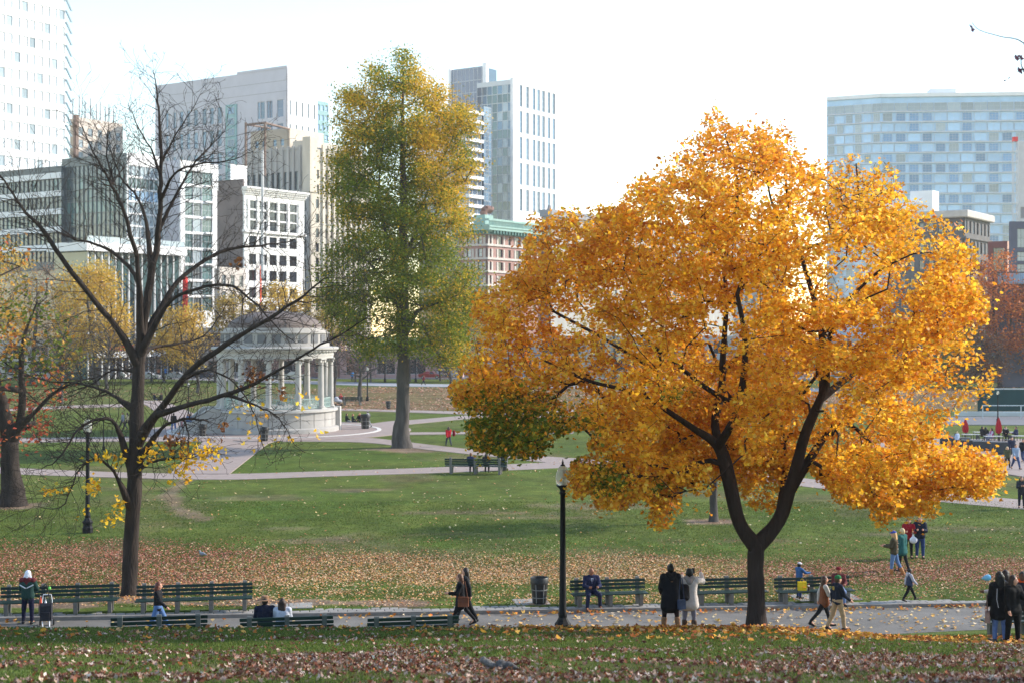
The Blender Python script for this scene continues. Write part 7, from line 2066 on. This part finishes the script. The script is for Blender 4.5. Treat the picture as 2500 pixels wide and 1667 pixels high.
fp('person in grey jacket walking left, beside the bare trunk', 300, 1050, 1.76, 80, pose='walk', top=(134, 136, 150), bottom=(60, 56, 66), hair=(120, 84, 60))
fp('person in pale yellow top walking left, close to the bare trunk', 311, 1049, 1.7, 80, pose='walk', top=(206, 186, 150), bottom=(58, 50, 60), hair=(50, 36, 32), hairst='long')
fp('person in dark blue sitting on grass left of bandstand', 377, 976, 1.75, -60, pose='ground', top=(40, 48, 74), bottom=(80, 90, 120), bulk=1.2)
fp('person in black sitting on grass near the diagonal path', 394, 976, 1.8, 60, pose='ground', top=(36, 34, 40), bottom=(40, 40, 48), hair=(120, 70, 50), bulk=1.2)
fp('far person in dark red and black walking on the far road', 1034, 940, 1.78, -70, pose='walk', top=(120, 44, 50), bottom=(30, 30, 36), hair=(30, 24, 22), bulk=1.15)
fp('far person in light blue beside the parked grey car', 403, 921, 2.0, 0, pose='stand', top=(70, 140, 214), bottom=(50, 60, 90), bulk=1.4)
fp('far person in orange beside the parked silver car', 387, 921, 1.9, 0, pose='stand', top=(200, 110, 60), bottom=(40, 40, 60), bulk=1.2)
fp('far person in bright blue on the far lawn right of bandstand', 860, 930, 1.9, 30, pose='stand', top=(60, 130, 200), bottom=(40, 44, 60), bulk=1.3)
fp('far person in red seated by the pram right of the bandstand', 832, 985, 1.7, 150, pose='sit', top=(190, 40, 52), bottom=(50, 50, 60), hat='beanie', hatc=(200, 40, 50), bulk=1.2)
x, y = GP(826, 990); t = empty('pram', (x, y, 0), R(20), 'grey pram parked at the far bench right of bandstand', 'pram')
V, F = sdf_mesh([('c', (-.3, 0, .7), (.3, 0, .6), .22, .2), ('e', (-.25, 0, .95), (.3, .25, .25))], .04, .06); link('seat', np_mesh('seat', V, F, None, [fab((170, 170, 180))], smooth=True), t)
MB().path([Vector((-.4, 0, .1)), Vector((.2, 0, .6)), Vector((.6, 0, 1.05))], .025, 5).path([Vector((.4, 0, .1)), Vector((-.2, 0, .6))], .025, 5).build('frame', M_iron, t)
for a in (-.4, .4): MB().cyl((a, -.2, .12), (a, .2, .12), .13, .13, 10).build('wheel', MATS['tyre_rubber'], t)
# right: terrace and walkers
fp('blond person in olive jacket walking towards the camera by the terrace', 2459, 1146, 1.62, 170, pose='walk', top=(84, 84, 60), bottom=(28, 28, 32), shoe=(200, 200, 206), hair=(206, 176, 130), hairst='long', bulk=1.1)
fp('person in grey blue hoodie and jeans walking towards the camera', 2480, 1147, 1.82, 185, pose='walk', top=(140, 154, 176), bottom=(54, 70, 108), hair=(70, 50, 40), bulk=1.15)
fp('person in dark blue jacket walking behind the grey blue hoodie', 2470, 1126, 1.85, 180, pose='walk', top=(44, 48, 70), bottom=(36, 40, 56), hair=(40, 34, 32), bulk=1.2)
fp('person in black with jeans at the picture edge by the terrace', 2498, 1130, 1.8, 150, pose='walk', top=(28, 28, 34), bottom=(54, 70, 110), hair=(30, 24, 22), bulk=1.1)
fp('person in pale blue jacket standing by the planter boxes', 2337, 1093, 1.35, 20, pose='stand', top=(176, 190, 214), bottom=(44, 48, 66), hair=(196, 170, 140), bulk=1.15)
fp('person in dark top seated at the terrace, leftmost of the group', 2398, 1079, 1.75, -60, pose='sit', seat=.5, top=(44, 42, 46), bottom=(40, 40, 48), hair=(30, 24, 24), bulk=1.15)
fp('person with long black hair seated at the terrace beside the leftmost', 2407, 1081, 1.7, -40, pose='sit', seat=.5, top=(30, 28, 32), bottom=(40, 40, 48), hair=(24, 18, 18), hairst='long', bulk=1.15)
fp('person in magenta vest seated left of the right red umbrella', 2421, 1084, 1.72, 90, pose='sit', seat=.5, top=(176, 60, 130), vest=(190, 180, 196), bottom=(120, 124, 150), hair=(36, 26, 26), hairst='long', bulk=1.1)
fp('person in black suit seated right of the right umbrella', 2455, 1079, 1.75, 180, pose='sit', seat=.5, top=(32, 30, 36), bottom=(34, 34, 40), hair=(36, 30, 28), bulk=1.2, scarf=(200, 190, 196))
fp('person in navy with red seated at the far right table', 2481, 1080, 1.78, 90, pose='sit', seat=.5, top=(50, 54, 84), bottom=(60, 44, 56), hair=(50, 36, 32), bulk=1.2)
x, y = GP(2494, 1241)
person('person in dark jacket with arms crossed on the brick path at right edge', x, y, 1.74, 170, .05, near=True, pose='stand', top=(44, 46, 54), bottom=(30, 32, 44), hair=(34, 26, 24), hairst='long', arms=[(24, 12, 90, .8), (24, 12, 90, .8)], bulk=1.1)

# ---------------------------------------------------------------- squirrel and pigeon
x, y = PX(1232, 17.8), 17.8; z = G(x, y)
M_sq = mat('grey_fur', (.105, .098, .098, 1), .95, .3, 40, .6, 120); M_sq2 = mat('pale_grey_fur', (.24, .22, .205, 1), .95, .35, 40, .6, 120); M_sqw = mat('white_fur', (.45, .42, .4, 1), .95, .2, 40)
S = [('e', (-.045, 0, .065), (.075, .055, .068)), ('e', (.045, 0, .060), (.07, .047, .052)), ('e', (.115, 0, .040), (.042, .032, .032)), ('c', (.12, 0, .038), (.158, 0, .022), .026, .014),
     ('c', (.06, -.035, .045), (.075, -.04, .004), .014, .010), ('c', (.06, .035, .045), (.085, .04, .004), .014, .010), ('c', (-.05, -.05, .05), (-.02, -.055, .006), .03, .012), ('c', (-.05, .05, .05), (-.02, .055, .006), .03, .012),
     ('c', (-.02, -.055, .007), (.02, -.055, .004), .011, .009), ('c', (-.02, .055, .007), (.02, .055, .004), .011, .009), ('c', (.10, -.02, .065), (.102, -.024, .085), .011, .006), ('c', (.10, .02, .065), (.102, .024, .085), .011, .006)]
V, F = sdf_mesh(S, .006, .018)
sq = link('squirrel', np_mesh('squirrel', V, F, None, [M_sq], smooth=True), None, (x, y, z), R(-6)); tag(sq, 'grey squirrel nosing among fallen leaves on the near slope', 'squirrel')
V, F = sdf_mesh([('c', (-.10, 0, .04), (-.155, .005, .055), .026, .036), ('c', (-.155, .005, .055), (-.215, .01, .085), .036, .042), ('c', (-.215, .01, .085), (-.27, .01, .115), .042, .038), ('c', (-.27, .01, .115), (-.265, .01, .15), .038, .016)], .006, .02)
vn = V - V.mean(0); V = V + RNG.normal(0, .0025, V.shape); link('tail', np_mesh('tail', V, F, None, [M_sq2], smooth=True), sq)
MB().lathe([(.001, -.006), (.007, 0), (.001, .006)], 8, c=(.128, -.028, .048)).build('eye', mat('eye_dark', (.015, .012, .012, 1), .3), sq)
x, y = GP(494, 1358); V, F = sdf_mesh([('e', (0, 0, .13), (.14, .075, .075)), ('c', (.1, 0, .15), (.15, 0, .23), .045, .036), ('e', (.155, 0, .245), (.036, .03, .032)), ('c', (.18, 0, .24), (.21, 0, .232), .01, .004), ('c', (-.1, 0, .13), (-.24, 0, .10), .045, .02), ('c', (.01, -.03, .08), (.01, -.03, .0), .009, .008), ('c', (.01, .03, .08), (.01, .03, .0), .009, .008)], .014, .03)
tag(link('pigeon', np_mesh('pigeon', V, F, None, [mat('pigeon_grey', (.22, .24, .28, 1), .7, .2, 20)], smooth=True), None, (x, y, .0), R(150)), 'blue grey pigeon standing on the lawn near the fallen leaves', 'bird')

# ---------------------------------------------------------------- fallen leaves and grass
L_lit = leaf_mat('fallen_leaf', .15, .75, .15)
OAK = np.array([(0, -.5, .02), (.16, -.2, .06), (.30, .05, .14), (.16, .22, .05), (0, .5, .10), (-.16, .22, .05), (-.30, .05, .14), (-.16, -.2, .06)], float)
def flat_frames(n, tilt=.45):
    nrm = np.stack([RNG.normal(0, tilt, n), RNG.normal(0, tilt, n), np.ones(n)], -1); nrm /= np.linalg.norm(nrm, axis=1)[:, None]
    a = RNG.uniform(0, 2 * math.pi, n); t = np.stack([np.cos(a), np.sin(a), np.zeros(n)], -1)
    t -= nrm * (t * nrm).sum(1)[:, None]; t /= np.linalg.norm(t, axis=1)[:, None]
    return np.stack([t, np.cross(nrm, t), nrm], -1)
def ground_top(X, Y):
    """height of the walked surface: lawn, path or kerb strip."""
    z = gz(X, Y); ye = near_edge(X); yk = kerb_line(X); zp = path_z(X)
    z = np.where((Y >= ye) & (Y < yk), zp + .018, z)
    z = np.where((Y >= yk) & (Y < yk + .8), zp + .128, z)
    return z + (fbm(X, Y, 5, 3) - 0.5) * 0.10 * smooth(6, 12, Y) * (1 - smooth(56, 64, Y)) * (1 - smooth(33, 36, Y) * (1 - smooth(49, 52, Y)))
def wedge(n, y0, y1, m=1.3):
    """points spread evenly over the ground between two distances, a bit wider than the view."""
    Y = np.sqrt(RNG.uniform(y0 ** 2, y1 ** 2, n)); X = RNG.uniform(-1, 1, n) * Y * .36 * m
    return X, Y
def litter(name, label, n, y0, y1, dens, pal, size, tpl, tilt, zoff=.012, curl=(0, .8), cat='leaves'):
    n = int(n * 1.2)
    X, Y = wedge(n, y0, y1)
    keep = RNG.random(n) < dens(X, Y); X = X[keep]; Y = Y[keep]; n = len(X)
    if n == 0: return
    C = np.stack([X, Y, ground_top(X, Y) + zoff + RNG.uniform(0, .015, n)], -1)
    col = pal(X, Y, n)
    V, F, c = leaves(C, RNG.uniform(size[0], size[1], n), col, tpl, frames=flat_frames(n, tilt), curl=RNG.uniform(*curl, n))
    o = link(name, np_mesh(name, V, F, c, [L_lit])); tag(o, label, cat, kind='stuff')
    return o
# near slope: curled oak leaves, pinkish grey undersides and red brown
def pal_near(X, Y, n):
    c = pick([(164, 138, 124), (138, 104, 88), (112, 66, 50), (92, 48, 38), (186, 164, 150), (124, 86, 66), (206, 190, 178), (146, 82, 48)], [18, 20, 20, 15, 9, 16, 3, 5], n)
    return c
litter('fallen_oak_leaves', 'curled brown and pinkish oak leaves littering the near slope', 52000, 13.5, 31, lambda X, Y: np.clip((.85 - .78 * smooth(20.5, 27.5, Y + 6 * (fbm(X, Y, 5, 91) - .5))) * (.10 + 1.25 * smooth(.42, .64, fbm(X, Y, 1.3, 92))), 0, 1), pal_near, (.042, .105), OAK, .75, .015, (.2, 1.3))
litter('fallen_oak_leaves', 'sparse brown oak leaves over the upper near slope', 8000, 27, 37, lambda X, Y: .10 + .40 * smooth(.5, .7, fbm(X, Y, 2, 93)), pal_near, (.06, .13), OAK, .7, .015, (.2, 1.2))
# maple leaves: under and around the maple, along the brow and on the path
def pal_map(X, Y, n): return pick([(204, 146, 54), (190, 122, 46), (212, 166, 80), (172, 102, 48), (192, 152, 104), (150, 88, 50)], [20, 20, 14, 16, 14, 12], n)
litter('fallen_maple_leaves', 'yellow and orange maple leaves lying around the maple foot and along the brow', 16000, 28, 38.5, lambda X, Y: np.clip(smooth(31, 36, Y) * (.04 + .6 * np.exp(-((X - 6.5) / 5.0) ** 2) + .10 * (X > -2)) * (.3 + .9 * fbm(X, Y, 1.2, 44)) + .015 + .08 * smooth(-1, 5, X), 0, 1), pal_map, (.08, .15), MAPLE, .5, .02, (0, .6))
def pal_path(X, Y, n): return pick([(216, 184, 130), (206, 166, 104), (222, 170, 70), (196, 140, 70), (226, 206, 170)], [24, 20, 18, 14, 10], n)
litter('leaves_on_path', 'pale yellow leaves scattered over the asphalt path', 6500, 38, 53, lambda X, Y: ((Y > near_edge(X)) & (Y < kerb_line(X))) * np.clip(.15 + .55 * smooth(-9, 3, X) + .2 * (fbm(X, Y, 2, 95) - .5), 0, 1), pal_path, (.07, .14), MAPLE, .2, .010, (0, .5))
litter('leaves_at_kerb', 'drift of orange leaves along the foot of the kerb', 9000, 40, 53, lambda X, Y: ((Y > kerb_line(X) - .55) & (Y < kerb_line(X) - .02)) * np.clip(.25 + .65 * smooth(-8, 2, X), 0, 1) * 1.0, lambda X, Y, n: pick([(206, 140, 60), (190, 112, 52), (214, 170, 90), (160, 92, 54)], [4, 4, 3, 2], n), (.08, .15), MAPLE, .5, .02, (0, .7))
# the wide band of fallen leaves on the lawn
def band_dens(X, Y):
    n1 = fbm(X, Y, 6, 97); n2 = fbm(X, Y, 1.8, 98)
    yc = 58.6 + 1.8 * smooth(0, -20, X) - .8 * smooth(4, 16, X) + 3.2 * (n1 - .5)
    wd = 3.4 + 1.6 * smooth(-4, -20, X)
    core = np.exp(-np.abs((Y - yc) / wd) ** 3)
    front = .34 * (1 - smooth(56, 59, Y)) * smooth(46, 49, Y - .167 * X * 0)
    return np.clip(core * (.35 + 1.0 * n2) * 1.1 + front * (.35 + 1.2 * smooth(.4, .65, n2)) + .035, 0, 1) * (Y > kerb_line(X) + .75)
def pal_band(X, Y, n):
    a = pick([(206, 156, 112), (214, 176, 134), (192, 132, 84), (222, 192, 156), (180, 114, 72), (206, 156, 76)], [22, 22, 18, 16, 12, 7], n)
    b = pick([(176, 108, 86), (154, 88, 74), (190, 134, 110), (140, 76, 64), (204, 160, 138)], [20, 18, 16, 12, 10], n)
    f = np.clip(smooth(-5, -16, X) * .85 + smooth(6, 12, X) * .85 + smooth(59, 63, Y) * .3 - smooth(56, 52, Y) * .5, 0.05, .95)
    return np.where((RNG.random(n) < f)[:, None], b, a)
litter('fallen_leaves_band', 'broad drift of tan and orange leaves across the lawn behind the benches', 190000, 47, 68, band_dens, pal_band, (.05, .105), QUADL, .35, .02, (0, .6))
litter('lawn_leaves', 'thin scatter of leaves on the middle lawn', 9000, 66, 120, lambda X, Y: .10 + .35 * smooth(.52, .7, fbm(X, Y, 8, 99)), lambda X, Y, n: pick([(206, 178, 136), (190, 140, 96), (214, 196, 160), (176, 110, 76)], [3, 3, 2, 2], n), (.10, .17), LOZ, .3, .02, (0, .5))
# far leaf carpet behind the bandstand
litter('far_leaf_carpet', 'pinkish brown carpet of fallen leaves on the far lawn', 26000, 172, 240, lambda X, Y: np.clip(smooth(.3, .6, fbm(X, Y, 10, 101)) * .8 + .1, 0, 1) * (.2 + .8 * smooth(-42, -22, X)), lambda X, Y, n: pick([(196, 146, 122), (178, 122, 102), (206, 168, 146)], [3, 3, 2], n), (.22, .4), QUADL, .25, .02, (0, .4))

# grass blades
L_gr = leaf_mat('grass_blade', .35, .6, .2)
def grass(name, label, n, y0, y1, dens, hgt, wid, cols, blades=3, lean=.35):
    n = int(n * 1.2); X, Y = wedge(n, y0, y1); keep = RNG.random(n) < dens(X, Y); X = X[keep]; Y = Y[keep]; n = len(X)
    Z = ground_top(X, Y) - .01
    X = np.repeat(X, blades) + RNG.normal(0, wid * 1.6, n * blades); Y = np.repeat(Y, blades) + RNG.normal(0, wid * 1.6, n * blades); Z = np.repeat(Z, blades); m = n * blades
    a = RNG.uniform(0, 2 * math.pi, m); h_ = RNG.uniform(hgt * .5, hgt * 1.2, m); w_ = RNG.uniform(wid * .6, wid * 1.3, m)
    dx, dy = np.cos(a), np.sin(a); lx = RNG.normal(0, lean, m) * h_; ly = RNG.normal(0, lean, m) * h_
    V = np.zeros((m, 3, 3)); V[:, 0] = np.stack([X - dx * w_, Y - dy * w_, Z], -1); V[:, 1] = np.stack([X + dx * w_, Y + dy * w_, Z], -1); V[:, 2] = np.stack([X + lx, Y + ly, Z + h_], -1)
    col = np.repeat(pick(cols[0], cols[1], m), 3, axis=0)
    o = link(name, np_mesh(name, V.reshape(-1, 3), np.arange(m * 3).reshape(m, 3), col, [L_gr])); tag(o, label, 'grass', kind='stuff')
gcol = ([(84, 101, 42), (98, 114, 48), (72, 90, 38), (122, 124, 62), (62, 80, 35)], [4, 4, 3, 1.8, 2])
def bare_ok(X, Y): return 1 - soil_mask(X, Y) * .95
grass('near_grass', 'rough green grass on the near slope', 105000, 13.5, 37.5, lambda X, Y: np.clip(.25 + .75 * smooth(18, 27, Y + 5 * (fbm(X, Y, 3, 61) - .5)) + .35 * (fbm(X, Y, 1.5, 62) > .52), 0, 1), .055, .010, gcol, 3)
grass('bank_grass', 'grass on the bank between the near benches and the path', 14000, 36.5, 42, lambda X, Y: (Y < near_edge(X) - .05) * 1.0, .06, .012, gcol, 3)
grass('lawn_grass', 'mown grass of the lawn behind the benches', 120000, 47, 82, lambda X, Y: (Y > kerb_line(X) + .8) * bare_ok(X, Y) * (.45 + .55 * smooth(.35, .6, fbm(X, Y, 2.5, 63))), .065, .022, gcol, 2, .5)

# ---------------------------------------------------------------- overhanging twig of a tree beside the viewpoint (upper right corner)
tr = Tree()
TY = 15.0
tw = lambda a, b, dy=0.0: np.array((PX(a * k_, TY + dy), TY + dy, PZ(b * k_, TY + dy)))
tb = np.array((10.6, TY + 1.5, G(10.6, TY + 1.5) - .1))
trk = tr.limb([tb, tb + np.array([.05, 0, 2.2]), tb + np.array([-.05, .1, 4.5]), tb + np.array([.15, .2, 7.5]), tb + np.array([.1, .3, 10.5])], -1, [.30, .26, .22, .14, .04], 4)
l1 = tr.limb([tb + np.array([-1.2, -.6, 5.6]), tb + np.array([-2.6, -1.2, 7.2]), tw(2420, 180), tw(2352, 100), tw(2300, 85), tw(2250, 70), tw(2232, 52)], trk[8], [.09, .06, .03, .008, .006, .005, .004], 4)
l2 = tr.limb([tw(2390, 170), tw(2350, 160), tw(2345, 130)], l1[10], [.012, .008, .005], 3)
tg = []
for k in range(230):
    a = RNG.uniform(0, 2 * math.pi); r_ = RNG.uniform(.8, 4.6); tg.append(tb + np.array([1.6 + r_ * math.cos(a), r_ * math.sin(a), RNG.uniform(4.5, 13)]))
tg = np.array([p for p in tg if p[0] / p[1] > .40])
ends = tr.grow(tg, .5, .2, .05, lo=8)
rad = tr.radii(.006, .28)
E = np.array([tr.p[e] for e in ends]); C = np.repeat(E, 34, axis=0) + RNG.normal(0, .3, (len(E) * 34, 3)); C = C[C[:, 0] / C[:, 1] > .385]
Cw = np.concatenate([tw(2345, 145) + RNG.normal(0, 1, (9, 3)) * np.array([.05, .05, .09]), tw(2229, 62)[None], tw(2231, 70)[None]])
col = pick([(150, 88, 60), (130, 76, 62), (170, 110, 70)], [1, 1, 1], len(C)); colw = pick([(110, 70, 84), (96, 62, 80)], [1, 1], len(Cw))
V, F, c = leaves(np.concatenate([C, Cw]), RNG.uniform(.07, .14, len(C) + len(Cw)), np.concatenate([col, colw]), OAK, .3, curl=RNG.uniform(0, .6, len(C) + len(Cw)))
tree_object('oak_tree', 'oak beside the viewpoint reaching a leafy twig into the upper right corner', tuple(tb), tr, rad, M_bark_d, (V, F, c), L_leaf)

# ---------------------------------------------------------------- autumn haze
hm = bpy.data.materials.new('haze'); hm.use_nodes = True
hn = hm.node_tree.nodes; hl = hm.node_tree.links
for n_ in list(hn): hn.remove(n_)
ho = hn.new('ShaderNodeOutputMaterial'); hv = hn.new('ShaderNodeVolumePrincipled')
hv.inputs['Color'].default_value = (.93, .96, 1.0, 1); hv.inputs['Density'].default_value = 0.00018; hv.inputs['Anisotropy'].default_value = 0.35
hl.new(hv.outputs[0], ho.inputs['Volume'])
haze = MB().box(-1000, 1000, -60, 700, -2, 150).build('haze', hm); tag(haze, 'thin pale autumn haze over park and city', 'haze', kind='stuff')
